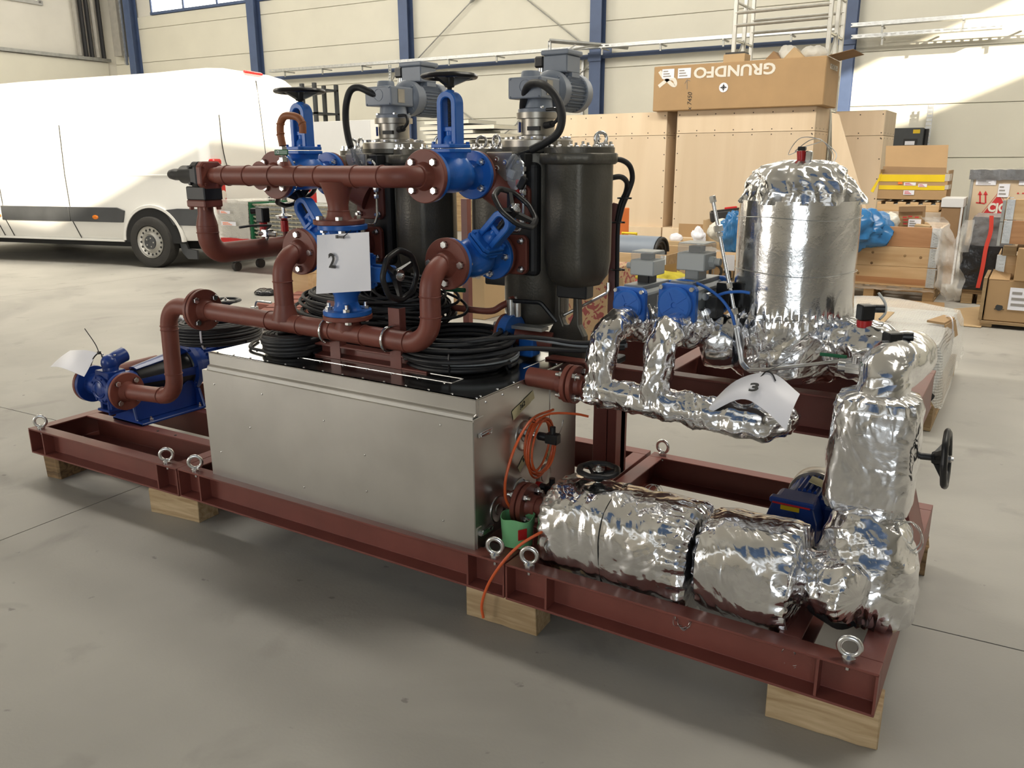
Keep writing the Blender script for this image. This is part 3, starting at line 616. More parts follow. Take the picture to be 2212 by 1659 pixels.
# --- relief valve block, down leg and return pipe at the left end of the header
t = thing('relief_valve', 'black cast relief valve at the left end of the upper header', 'valve', (-2.5, uy, uz))
b = B(); b.lathe((-2.50, uy, uz+.002), (-1, 0, 0), [(.040, 0), (.038, .05), (.034, .06), (.034, .11), (.022, .13), (.022, .165), (.018, .19), (.012, .20)], 22); obj('spring_housing', b, 'dark_cast', t)
b = B(); b.prism([(-.035, -.05), (.035, -.05), (.052, -.033), (.052, .033), (.035, .05), (-.035, .05), (-.052, .033), (-.052, -.033)], (-2.515, uy, uz), (0, 1, 0), (0, 0, 1), (.037, 0, 0)); obj('valve_block', b, 'dark_cast', t, smooth=0, bev=.004)
b = B(); b.box((-2.505, uy, uz-.065), (.105, .085, .05)); b.loft([[(-2.505+s*w, uy+q*w, uz-.045) for s, q in ((-1, -1), (1, -1), (1, 1), (-1, 1))] if w > .02 else [(-2.505+s*w, uy+q*w, uz-.01) for s, q in ((-1, -1), (1, -1), (1, 1), (-1, 1))] for w in (.03, .019)]); obj('outlet_block', b, 'dark_cast', t, smooth=0, bev=.004)
for y, z in ((.036, .03), (.036, -.03), (-.036, .03), (-.036, -.03)): place('cap_bolt', CAPB, 'dark_cast', t, (-2.505+.0, uy+y*1.0-.018 if y < 0 else uy+y, uz+z), (0, -1, 0))
b = B(); b.prism([(-.035, -.05), (.035, -.05), (.052, -.033), (.052, .033), (.035, .05), (-.035, .05), (-.052, .033), (-.052, -.033)], (-2.476, uy, uz), (0, 1, 0), (0, 0, 1), (.026, 0, 0)); obj('inlet_flange', b, 'oxide_red_pipe', up, smooth=0, bev=.004)
for y, z in ((.034, .032), (.034, -.032), (-.034, .032), (-.034, -.032)): place('cap_bolt', CAPB, 'oxide_red_pipe', up, (-2.45, uy+y, uz+z), (1, 0, 0))
ret = thing('return_pipe', 'red return pipe dropping from the relief valve and running back past the van', 'pipework', (-2.51, uy, 1.1))
b = B(); b.box((-2.508, uy, uz-.103), (.105, .085, .026)); obj('square_flange', b, 'oxide_red_pipe', ret, smooth=0, bev=.004)
for s, q in ((-1, -1), (1, -1), (1, 1), (-1, 1)): place('cap_bolt', CAPB, 'oxide_red_pipe', ret, (-2.508+s*.04, uy+q*.03, uz-.116), (0, 0, -1), s=1.3)
b = B(); b.lathe((-2.508, uy, uz-.114), (0, 0, -1), [(.029, 0), (.029, .02), (.030, .03), (.038, .06), (.040, .08)], 24); obj('reducer', b, 'oxide_red_pipe', ret)
pipe(ret, [(-2.508, uy, 1.175), (-2.512, uy+.005, 1.062), (-2.516, .95, 1.062)], .075, .040); weld(ret, (-2.508, uy, 1.145), (0, 0, 1), .041)
b = B(); b.tube([(-2.48, .44, 1.095), (-2.474, .44, 1.115)], .008, 8); b.box((-2.472, .44, 1.125), (.03, .04, .03)); b.tube([(-2.50, .42, 1.125), (-2.43, .45, 1.12)], .011, 10); obj('ball_valve', b, 'zinc', ret, bev=.002)
obj('valve_lever', B().tube([(-2.475, .44, 1.14), (-2.46, .45, 1.155), (-2.47, .36, 1.16), (-2.47, .30, 1.157)], .005, 6), 'dark_cast', ret)
for k, y in enumerate((.461, .575)):                            # pressure switches on the return pipe
    s = thing('pressure_switch', 'red and black pressure switch on the return pipe, %s' % ('nearer one' if k == 0 else 'farther one with silver gauge dial'), 'sensor', (-2.516, y, 1.10))
    obj('socket', B().cyl((-2.516, y, 1.09), (-2.516, y, 1.125), .010, n=12), 'oxide_red_pipe', s)
    obj('valve_body', B().cyl((-2.516, y, 1.12), (-2.516, y, 1.165), .016, n=14), 'red_plastic', s)
    if k == 0: obj('plug', B().box((-2.516, y, 1.195), (.042, .042, .06)), 'black_plastic', s, bev=.004, smooth=0); obj('cable_gland', B().cyl((-2.54, y-.01, 1.21), (-2.56, y-.02, 1.21), .012, n=12), 'black_plastic', s)
    else: obj('gauge', B().lathe((-2.516, y, 1.165), (0, 0, 1), [(.012, 0), (.035, .012), (.036, .02), (.02, .024), (.008, .03), (.008, .07)], 20), 'zinc', s)
# --- vent cock and gooseneck
t = thing('vent_cock', 'small vent cock with green lever and rusty gooseneck hose on the header', 'valve', (-2.18, uy, uz+.035))
px_ = AY(612, 330, uy); x = px_[0]
obj('socket', B().cyl((x, uy, uz+.028), (x, uy, uz+.05), .013, n=14), 'oxide_red_pipe', t)
b = B(); b.hexa((x, uy, uz+.048), (0, 0, 1), .026, .016); b.sph((x, uy, uz+.075), .014); b.hexa((x, uy, uz+.086), (0, 0, 1), .022, .014); b.cyl((x-.022, uy-.012, uz+.078), (x, uy, uz+.075), .007, n=8); obj('valve_body', b, 'zinc', t, smooth=30)
b = B(); b.box((x+.012, uy-.020, uz+.079), (.068, .006, .019)); l = obj('lever', b, 'green_grip', t, smooth=0, bev=.003)
text('O', 'marking', 'paper', l, (x+.0, uy-.0238, uz+.079), (1, 0, 0), (0, 0, 1), .016)
g = [AY(*q, uy) for q in ((611, 306), (606, 290), (606, 268), (614, 252), (630, 250), (645, 255), (653, 268), (654, 288))]
b = B(); b.tube(spline([A3(x, uy, uz+.1)]+g[1:], 6), .0125, 12); obj('gooseneck', b, 'rust_hose', t)
for q in (1, 2, 6): 
    b = B(); b.torus(g[q], g[q]-g[q-1], .0125, .0025, 16, 6); obj('hose_band', b, 'rust_hose', t)
# --- pads and short spools between valves and filters
ysp = yf+.27
for i, (vx, vz) in enumerate(((xr, zf), (xl, zf+.004))):
    t = thing('outlet_spool', 'short red spool joining the %s lower valve to its filter' % ('right', 'left')[i], 'pipework', (vx, ysp, vz))
    flange(t, (vx, ysp, vz), (0, 1, 0), .083, .014, a0=0, x=(0, 0, 1), bolts=False)
    pipe(t, [(vx, ysp, vz), (vx+.02, ysp+.08, vz)], .05, .045)
    b = B(); b.prism([(-.055, -.07), (.055, -.07), (.07, -.055), (.07, .055), (.055, .07), (-.055, .07), (-.07, .055), (-.07, -.055)], (vx+.03, ysp+.058, vz), (1, 0, 0), (0, 0, 1), (0, .022, 0)); obj('square_flange', b, 'oxide_red_pipe', t, smooth=0, bev=.004)
    for sx in (-1, 1):
        for sz in (-1, 1): place('nut', NUT, 'zinc', t, (vx+.03+sx*.05, ysp+.058, vz+sz*.05), (0, -1, 0))
for i, vx in enumerate((ux, -2.215)):
    cx_ = (xr, xl)[i]+.03
    t = thing('inlet_spool', 'red elbow spool joining the %s upper valve to its filter' % ('right', 'left')[i], 'pipework', (vx, ysp, uz))
    flange(t, (vx, ysp, uz), (0, 1, 0), .083, .014, x=(0, 0, 1), bolts=False)
    b = B(); b.tube(spline([(vx, ysp, uz), (vx+.004, ysp+.03, uz-.01), (vx+(cx_-vx)*.5, ysp+.062, uz-.05), (cx_, ysp+.085, uz-.085)], 6), [.048+.012*k/18 for k in range(19)], 22); obj('pipe', b, 'oxide_red_pipe', t)
    b = B(); b.prism([(-.055, -.07), (.055, -.07), (.07, -.055), (.07, .055), (.055, .07), (-.055, .07), (-.07, .055), (-.07, -.055)], (cx_, ysp+.078, uz-.105), (1, 0, 0), (0, 0, 1), (0, .022, 0)); obj('square_flange', b, 'oxide_red_pipe', t, smooth=0, bev=.004)
    for sx in (-1, 1):
        for sz in (-1, 1): place('nut', NUT, 'zinc', t, (cx_+sx*.05, ysp+.078, uz-.105+sz*.05), (0, -1, 0))
# ================================================================ duplex filters with gear motors
def filter_unit(cx, side):
    t = thing('duplex_filter', 'dark cast iron duplex filter housing with bolted lids, the %s one' % side, 'filter', (cx, .78, .80), None, 'duplex filter housings')
    body = []
    def chamber(nm, x, y, r, z0, z1, lobes, nb, eyes):
        k = 48; a = np.arange(k)*2*PI/k
        prof = [(.25, 0), (.72, .015), (.93, .05), (1, .10)]
        rings = []
        for f, dz in prof: rings.append((f, z0+dz))
        rings += [(1, z1-.05), (1.0, z1-.046)]
        rad = lambda f, lo: r*f*(1+lo*.05*np.maximum(0, np.cos(lobes*a))**3)
        b = B(); b.loft([np.stack([x+np.cos(a)*rad(f, 1), y+np.sin(a)*rad(f, 1), np.full(k, z)], 1) for f, z in rings]); obj(nm, b, 'cast_iron', t, smooth=50)
        b = B(); rr = r*1.12*(1+.07*np.maximum(0, np.cos(8*a))**2); b.loft([np.stack([x+np.cos(a)*rr*f, y+np.sin(a)*rr*f, np.full(k, z)], 1) for f, z in ((.94, z1-.055), (1, z1-.048), (1, z1-.022), (.97, z1-.018))]); obj('body_flange', b, 'cast_iron', t, smooth=50)
        b = B(); rr = r*1.03; b.loft([np.stack([x+np.cos(a)*rr*f, y+np.sin(a)*rr*f, np.full(k, z)], 1) for f, z in ((1, z1-.018), (1, z1), (.97, z1+.002))]); lid = obj('lid', b, 'cast_iron', t, smooth=50)
        for i in range(nb):
            w = 2*PI*(i+.5)/nb; place('lid_nut', NUT, 'zinc', t, (x+math.cos(w)*r*.93, y+math.sin(w)*r*.93, z1), (0, 0, 1), s=.8)
        for w in eyes: place('eye_bolt', EYE, 'zinc', t, (x+math.cos(w)*r*.78, y+math.sin(w)*r*.78, z1), (0, 0, 1), (math.cos(w+.9), math.sin(w+.9), 0), .8)
    chamber('chamber', cx+.205, .715, .118, .965, 1.447, 6, 16, (-.2, 1.3)); chamber('chamber', cx-.20, .85, .118, .965, 1.447, 6, 16, (PI, -1.2))
    b = B(); a = np.arange(40)*2*PI/40                        # centre housing, squarish at the ports
    b.loft([np.stack([cx+np.cos(a)*r, .78+np.sin(a)*r, np.full(40, z)], 1) for r, z in ((.06, .80), (.11, .82), (.122, .86), (.122, 1.43), (.13, 1.435), (.13, 1.452))]); obj('centre_housing', b, 'cast_iron', t, smooth=50)
    b = B(); b.prism([(-.088, 0), (.088, 0), (.088, .12), (-.088, .12)], (cx-.015, .648, 1.0), (1, 0, 0), (0, 1, 0), (0, 0, .40)); obj('port_block', b, 'dark_cast', t, smooth=0, bev=.02, segs=3)
    b = B(); b.lathe((cx, .78, 1.452), (0, 0, 1), [(.128, 0), (.128, .022), (.122, .026)], 44); obj('centre_lid', b, 'machined_steel', t)
    for i in range(16): w = 2*PI*i/16; place('lid_bolt', BOLT, 'zinc', t, (cx+math.cos(w)*.112, .78+math.sin(w)*.112, 1.478), (0, 0, 1), s=.75)
    b = B(); b.lathe((cx, .78, 1.478), (0, 0, 1), [(.078, 0), (.078, .012), (.062, .016), (.062, .070), (.076, .072), (.076, .092)], 36); obj('lantern', b, 'machined_steel', t)
    b = B(); b.box((cx+.02, .78-.060, 1.515), (.05, .01, .014)); obj('lantern_window', b, 'black_rubber', t, smooth=0)
    b = B(); b.box((cx-.045, .78-.052, 1.52), (.014, .008, .035), rz(-.7)); obj('blue_label', b, 'pump_blue', t, smooth=0)
    b = B(); b.tube(spline([(cx+.06, .74, 1.525), (cx+.10, .72, 1.53), (cx+.12, .72, 1.55), (cx+.105, .73, 1.575), (cx+.06, .74, 1.578)], 5), .006, 8); b.cyl((cx+.055, .745, 1.525), (cx+.092, .725, 1.528), .012, n=12); obj('sensor_lead', b, 'black_rubber', t)
    # valve manifold plate and drain line on the front
    p = obj('manifold_plate', B().bx(cx-.105, cx+.005, .600, .66, 1.335, 1.435), 'machined_steel', t, smooth=0, bev=.003)
    for q, (dx, dz) in enumerate(((-.06, .075), (-.06, .045), (-.025, .065), (-.085, .02))): obj('plug_screw', B().lathe((cx+dx, .600, 1.335+dz), (0, -1, 0), [(.010, 0), (.010, .002), (.008, .004), (.004, .004), (.004, .001)], 14), 'zinc', p)
    obj('black_block', B().bx(cx+.006, cx+.05, .61, .66, 1.37, 1.43), 'dark_cast', t, smooth=0, bev=.003)
    b = B(); b.tube(fillet([(cx+.012, .60, 1.405), (cx+.05, .60, 1.405), (cx+.05, .60, 1.20), (cx+.035, .60, 1.165), (cx+.0, .60, 1.165)], .02), .005, 8); obj('drain_line', b, 'zinc', t)
    b = B(); b.hexa((cx+.018, .60, 1.405), (1, 0, 0), .02, .02)
    for z in (1.385, 1.36, 1.33, 1.305, 1.28): b.hexa((cx+.05, .60, z), (0, 0, -1), .018, .016)
    obj('line_fitting', b, 'zinc', t, smooth=30)
    if side == 'right': obj('red_lever', B().box((cx+.035, .585, 1.315), (.014, .008, .055)), 'red_plastic', t, smooth=0, bev=.003); obj('lever_nut', B().hexa((cx+.035, .581, 1.315), (0, -1, 0), .014, .006), 'zinc', t, smooth=30)
    # feet
    for sx in (0, 1):
        x0 = cx+.205 if sx else cx-.20; y0 = .70 if sx else .84
        b = B(); b.loft([[(x0-.06, y0-.03, .985), (x0+.06, y0-.03, .985), (x0+.06, y0+.03, .985), (x0-.06, y0+.03, .985)], [(x0-.06, y0-.03, .93), (x0+.06, y0-.03, .93), (x0+.06, y0+.03, .93), (x0-.06, y0+.03, .93)]]); obj('foot_pad', b, 'dark_cast', t, smooth=0, bev=.005)
    for s in (-1, 1):
        for q in (0, 1):
            x0 = cx+.11*s+.04*q*s; b = B(); poly = [(-.045, 0), (.06, 0), (.06, .07), (.03, .12), (.03, .245), (.008, .245), (.008, .16), (-.02, .12), (-.045, .09)]
        b = B(); b.prism([(-.075, -.02), (.075, -.02), (.075, .09), (.052, .13), (.046, .265), (.026, .265), (.026, .16), (.01, .125), (-.01, .125), (-.026, .16), (-.026, .265), (-.046, .265), (-.052, .13), (-.075, .09)], (cx+.14*s+.03, .70 if s > 0 else .84, .70), (1, 0, 0), (0, 0, 1), (0, .035, 0)); obj('foot', b, 'cast_iron', t, smooth=0, bev=.006, segs=2)
    b = B(); b.bx(cx-.24, cx+.30, .66, .95, .655, .682); obj('base_plate', b, 'dark_cast', t, smooth=0, bev=.004)
    return t
def gear_motor(cx, side):
    t = thing('gear_motor', 'grey gear motor on top of the %s filter' % side, 'motor', (cx, .78, 1.57), None, 'grey gear motors')
    z = 1.570; yc = .775
    b = B(); b.lathe((cx, .78, z), (0, 0, 1), [(.070, 0), (.070, .012), (.055, .016), (.052, .045)], 32); obj('output_flange', b, 'motor_grey', t)
    for i in range(4): a = PI/4+i*PI/2; place('bolt', CAPB, 'zinc', t, (cx+.061*math.cos(a), .78+.061*math.sin(a), z+.012), (0, 0, 1))
    zb = z+.045; g = obj('gearbox', B().bx(cx-.075, cx+.060, yc-.075, yc+.06, zb, zb+.072), 'motor_grey', t, smooth=0, bev=.005, segs=2)
    b = B(); b.torus((cx-.005, yc-.0755, zb+.04), (0, 1, 0), .022, .0015, 24, 6); obj('cover_ring', b, 'motor_grey', g)
    for dx, dz in ((-.066, .006), (.05, .006), (.05, .066), (-.066, .066)): place('cap_screw', CAPB, 'motor_grey', g, (cx+dx, yc-.075, zb+dz), (0, -1, 0), s=.5)
    obj('name_plate', B().bx(cx+.0605, cx+.062, yc-.035, yc+.005, zb+.012, zb+.062), 'machined_steel', g, smooth=0)
    b = B(); b.lathe((cx-.02, yc-.01, zb+.07), (0, 0, 1), [(.036, 0), (.033, .022), (.03, .026)], 24); obj('top_boss', b, 'motor_grey', t)
    zc = zb+.036; y0 = yc+.06
    b = B(); b.lathe((cx+.005, y0, zc), (0, 1, 0), [(.045, 0), (.066, .015), (.070, .02), (.070, .05), (.062, .055), (.062, .08)], 32); obj('motor_flange', b, 'motor_grey', t)
    for i in range(4): a = PI/4+i*PI/2; place('bolt', CAPB, 'motor_grey', t, (cx+.005+.060*math.cos(a), y0+.012, zc+.060*math.sin(a)), (0, -1, 0), s=.8)
    k = 120; a = np.arange(k)*2*PI/k; r = .058+.011*(np.cos(30*a) > .1); b = B(); b.loft([np.stack([cx+.005+np.cos(a)*r, np.full(k, y), zc+np.sin(a)*r], 1) for y in (y0+.08, y0+.19)]); obj('finned_body', b, 'motor_grey', t, smooth=20)
    b = B(); b.lathe((cx+.005, y0+.19, zc), (0, 1, 0), [(.066, 0), (.070, .004), (.070, .045), (.06, .058), (.03, .062)], 30); obj('fan_cover', b, 'motor_grey', t)
    tb = obj('terminal_box', B().bx(cx-.045, cx+.055, y0+.06, y0+.165, zc+.064, zc+.125), 'motor_grey', t, smooth=0, bev=.004)
    obj('terminal_lid', B().bx(cx-.052, cx+.062, y0+.053, y0+.172, zc+.125, zc+.143), 'motor_grey', tb, smooth=0, bev=.005, segs=2)
    obj('plug', B().box((cx-.065, y0+.085, zc+.105), (.04, .05, .04)), 'black_plastic', tb, smooth=0, bev=.006); obj('plug_collar', B().cyl((cx-.065, y0+.085, zc+.07), (cx-.065, y0+.085, zc+.086), .015, n=14), 'zinc', tb)
    obj('motor_foot', B().bx(cx-.045, cx+.055, y0+.10, y0+.16, zc+.05, zc+.066), 'motor_grey', t, smooth=0)
    return t
for cx, sd in ((-1.40, 'right'), (-2.07, 'left')):
    filter_unit(cx, sd); gear_motor(cx, sd)
# hoses from the gear motors
hz = lambda pts, y: [AY(px, py, y+dy) for px, py, dy in pts]
t = thing('control_cable', 'thick black sleeved cable looping over the left gear motor', 'cable', hz([(820, 210, 0)], .70)[0])
cable('sleeve', hz([(822, 210, .02), (800, 200, .0), (775, 189, -.01), (757, 196, -.02), (748, 225, -.03), (747, 262, -.05), (752, 296, -.08), (758, 318, -.09)], .70), .0135, 'black_rubber', t, 12)
for k in (-3, 3): cable('lead', hz([(757, 314, -.09), (763+k, 330, -.1), (770+k*2, 345, -.1), (775+k*3, 362, -.1)], .70), .004, 'black_rubber', t)
t = thing('control_cable', 'thick black sleeved cable looping in front of the right gear motor', 'cable', hz([(1140, 190, 0)], .70)[0])
cable('sleeve', hz([(1131, 252, .05), (1130, 225, .03), (1137, 192, 0), (1152, 180, -.02), (1175, 184, -.05), (1198, 205, -.07), (1212, 235, -.08), (1213, 265, -.09), (1203, 290, -.10), (1180, 307, -.10), (1147, 324, -.11)], .70), .0135, 'black_rubber', t, 12)
for k in (-3, 2): cable('lead', hz([(1150, 323, -.11), (1120+k, 334, -.115), (1108+k, 350+k, -.12), (1100+k*2, 365, -.12)], .70), .004, 'black_rubber', t)
t = thing('plug_connector', 'grey plug connectors in a clear bag hanging at the right filter manifold', 'connector', AY(1110, 375, .585))
p = AY(1105, 376, .585); obj('connector_body', B().box(p, (.028, .02, .03), ry(.4)), 'grey_cable', t, smooth=0, bev=.004); obj('connector_body', B().box(AY(1128, 395, .58), (.025, .02, .045), ry(.6)), 'dark_cast', t, smooth=0, bev=.004)
clear('clear_film', (.9, .92, .95), .22, .12, .5, 40)
def bag(parent, c, s, k0, m='clear_film', name='bag', n=22, f=14, amp=.35):
    b = B(); b.sph((0, 0, 0), 1, n, n//2); P = b.v[0]; b.v[0] = np.asarray(c)+(P*(1+amp*crumple(P, f/4, k0, 5)[:, None]+.35*amp*crumple(P, f*.8, k0+4, 6)[:, None]))*np.asarray(s); return obj(name, b, m, parent, smooth=60)
bag(t, AY(1112, 372, .58), (.035, .02, .06), 3)
t = thing('plastic_bag', 'clear plastic bag tied over the plugs beside the left filter manifold', 'bag', AY(765, 345, .58)); bag(t, AY(768, 342, .58), (.04, .03, .04), 9); obj('tie_lead', B().tube(hz([(766, 322, -.11), (768, 340, -.11), (778, 358, -.11)], .70), .004, 6), 'black_rubber', t)
# hydraulic hoses and flat bar at the right end of the right filter
t = thing('cable_post', 'red flat bar post with black hoses strapped to it, right of the filters', 'post', (-1.14, .9, .70))
q0, q1 = AY(1326, 468, .88), AY(1320, 735, .88)
b = B(); b.prism([(-.017, 0), (.017, 0), (.017, .50), (.010, .525), (-.008, .53), (-.017, .515)], (q1[0], .88, q1[2]-.02), (1, .3, 0), (0, 0, 1), (0, .007, 0)); obj('flat_bar', b, 'oxide_red', t, smooth=0, bev=.002)
for j, pts in enumerate(([(1312, 346, -.1), (1340, 345, -.06), (1360, 358, -.02), (1366, 385, 0), (1357, 415, 0), (1345, 445, 0), (1336, 480, 0)], [(1312, 386, -.1), (1340, 382, -.06), (1354, 394, -.02), (1352, 415, 0), (1341, 440, 0), (1333, 478, 0)], [(1336, 470, .0), (1334, 520, 0), (1333, 600, 0), (1331, 700, 0)])): cable('hose', hz(pts, .885), .0095 if j < 2 else .008, 'black_rubber', t, 10)
for y in (428, 480, 582): q = AY(1333 if y > 450 else 1347, y, .885); b = B(); b.torus(q, (0, 0, 1), .021, .003, 18, 6); b.box(q+A3(.025, 0, 0), (.012, .006, .006)); obj('cable_tie', b, 'black_plastic', t)
b = B(); b.tube(fillet([AY(1287, 618, .72)+A3(0, .1, 0), AY(1287, 640, .72)+A3(0, .1, 0), AY(1265, 655, .72)+A3(0, .05, 0), AY(1200, 690, .72)], .02), .006, 8); obj('bent_pipe', b, 'zinc', thing('drain_pipe', 'thin bent steel drain pipe under the right filter', 'pipe', AY(1265, 650, .75)))
# ================================================================ foil wrapped plant on the right skid
foilmat('foil', (.86, .86, .875), .15, .30, .10, 4, 20)
foilmat('foil_smooth', (.86, .86, .87), .16, .10, .05, 3, 50)
mat('wire', (.55, .55, .53), .35, .9, 0)
def foil(name, parent, path, radii, m='foil', n=84, amp=.012, freq=26, k0=0, sq=2.0, ex=None, fy=1.0, st=None, pleat=(0, 0, 24), smooth=45, sp=True, dent=0.0, endfade=0):
    """foil skin swept along path; radii at path points; pleat=(depth at start, at end, count)"""
    P = [np.asarray(p, float) for p in path]
    seg = [np.linalg.norm(P[i+1]-P[i]) for i in range(len(P)-1)]; L = sum(seg); st = st or max(24, int(L/.006))
    cum = np.concatenate([[0], np.cumsum(seg)])
    dense = np.array(spline(P, 24)) if sp else np.array([P[i]+(P[i+1]-P[i])*k/24 for i in range(len(P)-1) for k in range(24)]+[P[-1]])
    dl = np.concatenate([[0], np.cumsum(np.linalg.norm(np.diff(dense, axis=0), axis=1))])
    idx = np.linspace(0, len(P)-1, len(dense)); u = np.linspace(0, dl[-1], st)
    C = np.stack([np.interp(u, dl, dense[:, i]) for i in range(3)], 1); q = np.interp(u, dl, idx); R = np.interp(q, np.arange(len(P)), radii)
    T = np.gradient(C, axis=0)
    for i in range(st):
        if np.linalg.norm(T[i]) < 1e-9: T[i] = T[i-1] if i else T[1]
        T[i] = unit(T[i])
    x = basis(T[0], ex)[0]; a = np.arange(n)*2*PI/n; V = []; N = []
    c, s = np.cos(a), np.sin(a); k = (np.abs(c)**sq+np.abs(s)**sq)**(-1/sq) if sq != 2 else np.ones(n)
    for i in range(st):
        x = unit(x-T[i]*np.dot(x, T[i])); y = np.cross(T[i], x); d = (c*k)[:, None]*x+(s*k*fy)[:, None]*y
        V.append(C[i]+d*R[i]); N.append(d)
    V = np.array(V); N = np.array(N); flat = V.reshape(-1, 3)
    m_ = np.clip(.55+1.3*softn(flat, 11, k0+9), .12, 1.1)            # wrinkles come in patches, with smooth skin between
    h = (amp*crumple(flat, freq*.62, k0, 5)+amp*.42*m_*crumple(flat, freq*1.9, k0+7, 5)+dent*softn(flat, 9, k0+3)).reshape(st, n)
    f = np.minimum(1, R/max(radii)*1.2)[:, None]; w = np.linspace(0, 1, st)[:, None]
    pl = tri_wave(a/(2*PI)*pleat[2]*2+.9*np.sin(3*a+k0))[None]-.5
    h = h*f+pl*(pleat[0]*np.clip(1-w*7, 0, 1)+pleat[1]*np.clip(1-(1-w)*5, 0, 1))
    V = V+N*h[:, :, None]
    b = B(); b.loft(list(V)); return obj(name, b, m, parent, smooth=smooth)
def tie(parent, c, ax, r, fy=1.0, k0=0, m='wire', tr=.0012, sq=2.0):
    x, y, z = basis(ax); b = B(); a = np.linspace(0, 2*PI, 60)[:-1]; k = (np.abs(np.cos(a))**sq+np.abs(np.sin(a))**sq)**(-1/sq)
    pts = [np.asarray(c)+x*math.cos(t)*r*kk+y*math.sin(t)*r*fy*kk+z*.004*math.sin(3*t+k0) for t, kk in zip(a, k)]; b.tube(pts, tr, 5, True); return obj('wire_tie', b, m, parent)
def wireloop(parent, c, r, n=4, k0=0, ax=(0, -1, 0)):
    x, y, z = basis(ax); rng = random.Random(k0)
    for i in range(n):
        rr = r*(.8+.25*rng.random()); off = rng.uniform(-.3, .3)*r; pts = [np.asarray(c)+x*(math.cos(t)*rr*.8+off)+y*(math.sin(t)*rr-rr)+z*rng.uniform(-.01, .01) for t in np.linspace(0, 2*PI, 14)[:-1]]
        b = B(); b.tube(spline(pts+[pts[0]], 4), .0009, 5); obj('loose_wire', b, 'wire', parent)
# --- platform that carries the tank
pf = thing('tank_platform', 'dark red steel platform with columns under the foil wrapped tank', 'steel frame', (-.6, .85, ZT))
def pch(p, q, out, h=.13, w=.055, nm='channel'): b = B(); chan(b, p, q, out, h, w); obj(nm, b, 'oxide_red', pf, smooth=0, bev=.0015)
PZ = .592
pch((-1.26, .655, PZ), (-.045, .655, PZ), (0, -1, 0)); pch((-1.26, 1.06, PZ), (-.045, 1.06, PZ), (0, 1, 0)); pch((-.045, .655, PZ), (-.045, 1.06, PZ), (-1, 0, 0)); pch((-.85, .66, PZ), (-.85, 1.05, PZ), (1, 0, 0)); pch((-.16, .66, PZ), (-.16, 1.05, PZ), (-1, 0, 0))
for y in (.80, .845):
    b = B(); b.bx(-1.160, -1.104 if y < .82 else -1.064, y, y+.04, ZT+.001, PZ); obj('column', b, 'oxide_red', pf, smooth=0, bev=.002)
b = B(); b.bx(-1.10, -1.064, .80, .90, ZT+.001, PZ); obj('column', b, 'oxide_red', pf, smooth=0, bev=.002)
b = B(); b.prism([(0, 0), (.05, 0), (0, -.05)], (-1.10, .70, PZ-.001), (1, 0, 0), (0, 0, 1), (0, .006, 0)); obj('gusset', b, 'oxide_red', pf, smooth=0)
for y in (.71, .905):
    b = B(); b.prism([(-.062, 0), (-.004, 0), (-.06, .20), (-.105, .30), (-.105, .06)], (0, y, ZT+.001), (1, 0, 0), (0, 0, 1), (0, .007, 0)); obj('leg_gusset', b, 'oxide_red', pf, smooth=0)
b = B(); b.prism([(-.010, 0), (-.004, 0), (-.06, .20), (-.105, .30), (-.112, .30), (-.066, .20)], (0, .712, ZT+.001), (1, 0, 0), (0, 0, 1), (0, .20, 0)); obj('sloped_plate', b, 'oxide_red', pf, smooth=0)
b = B(); b.bx(-.16, -.10, .75, .90, ZT+.001, PZ); obj('column', b, 'oxide_red', pf, smooth=0, bev=.002)
b = B(); p = AY(1953, 755, .95); b.prism([(-.016, 0), (.016, 0), (.016, .10), (.010, .112), (-.010, .112), (-.016, .10)], (p[0], .95, p[2]-.05), (1, 0, 0), (0, 0, 1), (0, .007, 0)); q = B(); q.bx(p[0]-.016, p[0]+.016, .95, .957, PZ+.1, p[2]); obj('upright_flat', b, 'oxide_red', pf, smooth=0); obj('upright_flat', q, 'oxide_red', pf, smooth=0)
# --- the tank
tx_, ty_ = -.463, .80
tk = thing('insulated_tank', 'tall cylindrical tank wrapped in crumpled aluminium foil on the red platform', 'tank', (tx_, ty_, .725))
T0 = lambda z: (tx_, ty_, z)
foil('jacket', tk, [T0(z) for z in (.925, .95, 1.05, 1.2, 1.285)], [.186, .185, .183, .182, .180], 'foil_smooth', 150, .0035, 16, 3, dent=.0055, pleat=(.012, 0, 46), st=60, sp=False)
foil('dome', tk, [T0(1.275), T0(1.31), (tx_, ty_, 1.345), (tx_, ty_, 1.378), (tx_, ty_, 1.398), (tx_, ty_, 1.404), (tx_, ty_, 1.390)], [.181, .176, .160, .128, .080, .036, .006], 'foil', 170, .060, 36, 11, pleat=(0, .020, 22), st=60)
foil('skirt', tk, [T0(z) for z in (.728, .735, .76, .84, .90, .93)], [.12, .175, .188, .190, .187, .184], 'foil', 160, .024, 30, 21, dent=.004, pleat=(0, .008, 40), st=50, sp=False)
for z, k in ((1.235, 1), (1.07, 2), (.932, 5)): tie(tk, T0(z), (0, 0, 1), .1865, k0=k, tr=.0010)
s = thing('pressure_switch', 'small red and steel fitting on top of the foil tank with loose wires', 'sensor', (tx_+.01, ty_-.02, 1.39))
obj('red_body', B().cyl((tx_+.005, ty_-.03, 1.36), (tx_-.002, ty_-.03, 1.43), .013, n=12), 'red_plastic', s); obj('steel_body', B().box((tx_+.022, ty_-.03, 1.405), (.02, .02, .05)), 'zinc', s, bev=.003); obj('cap', B().box((tx_+.0, ty_-.03, 1.437), (.022, .022, .012)), 'black_plastic', s, bev=.002)
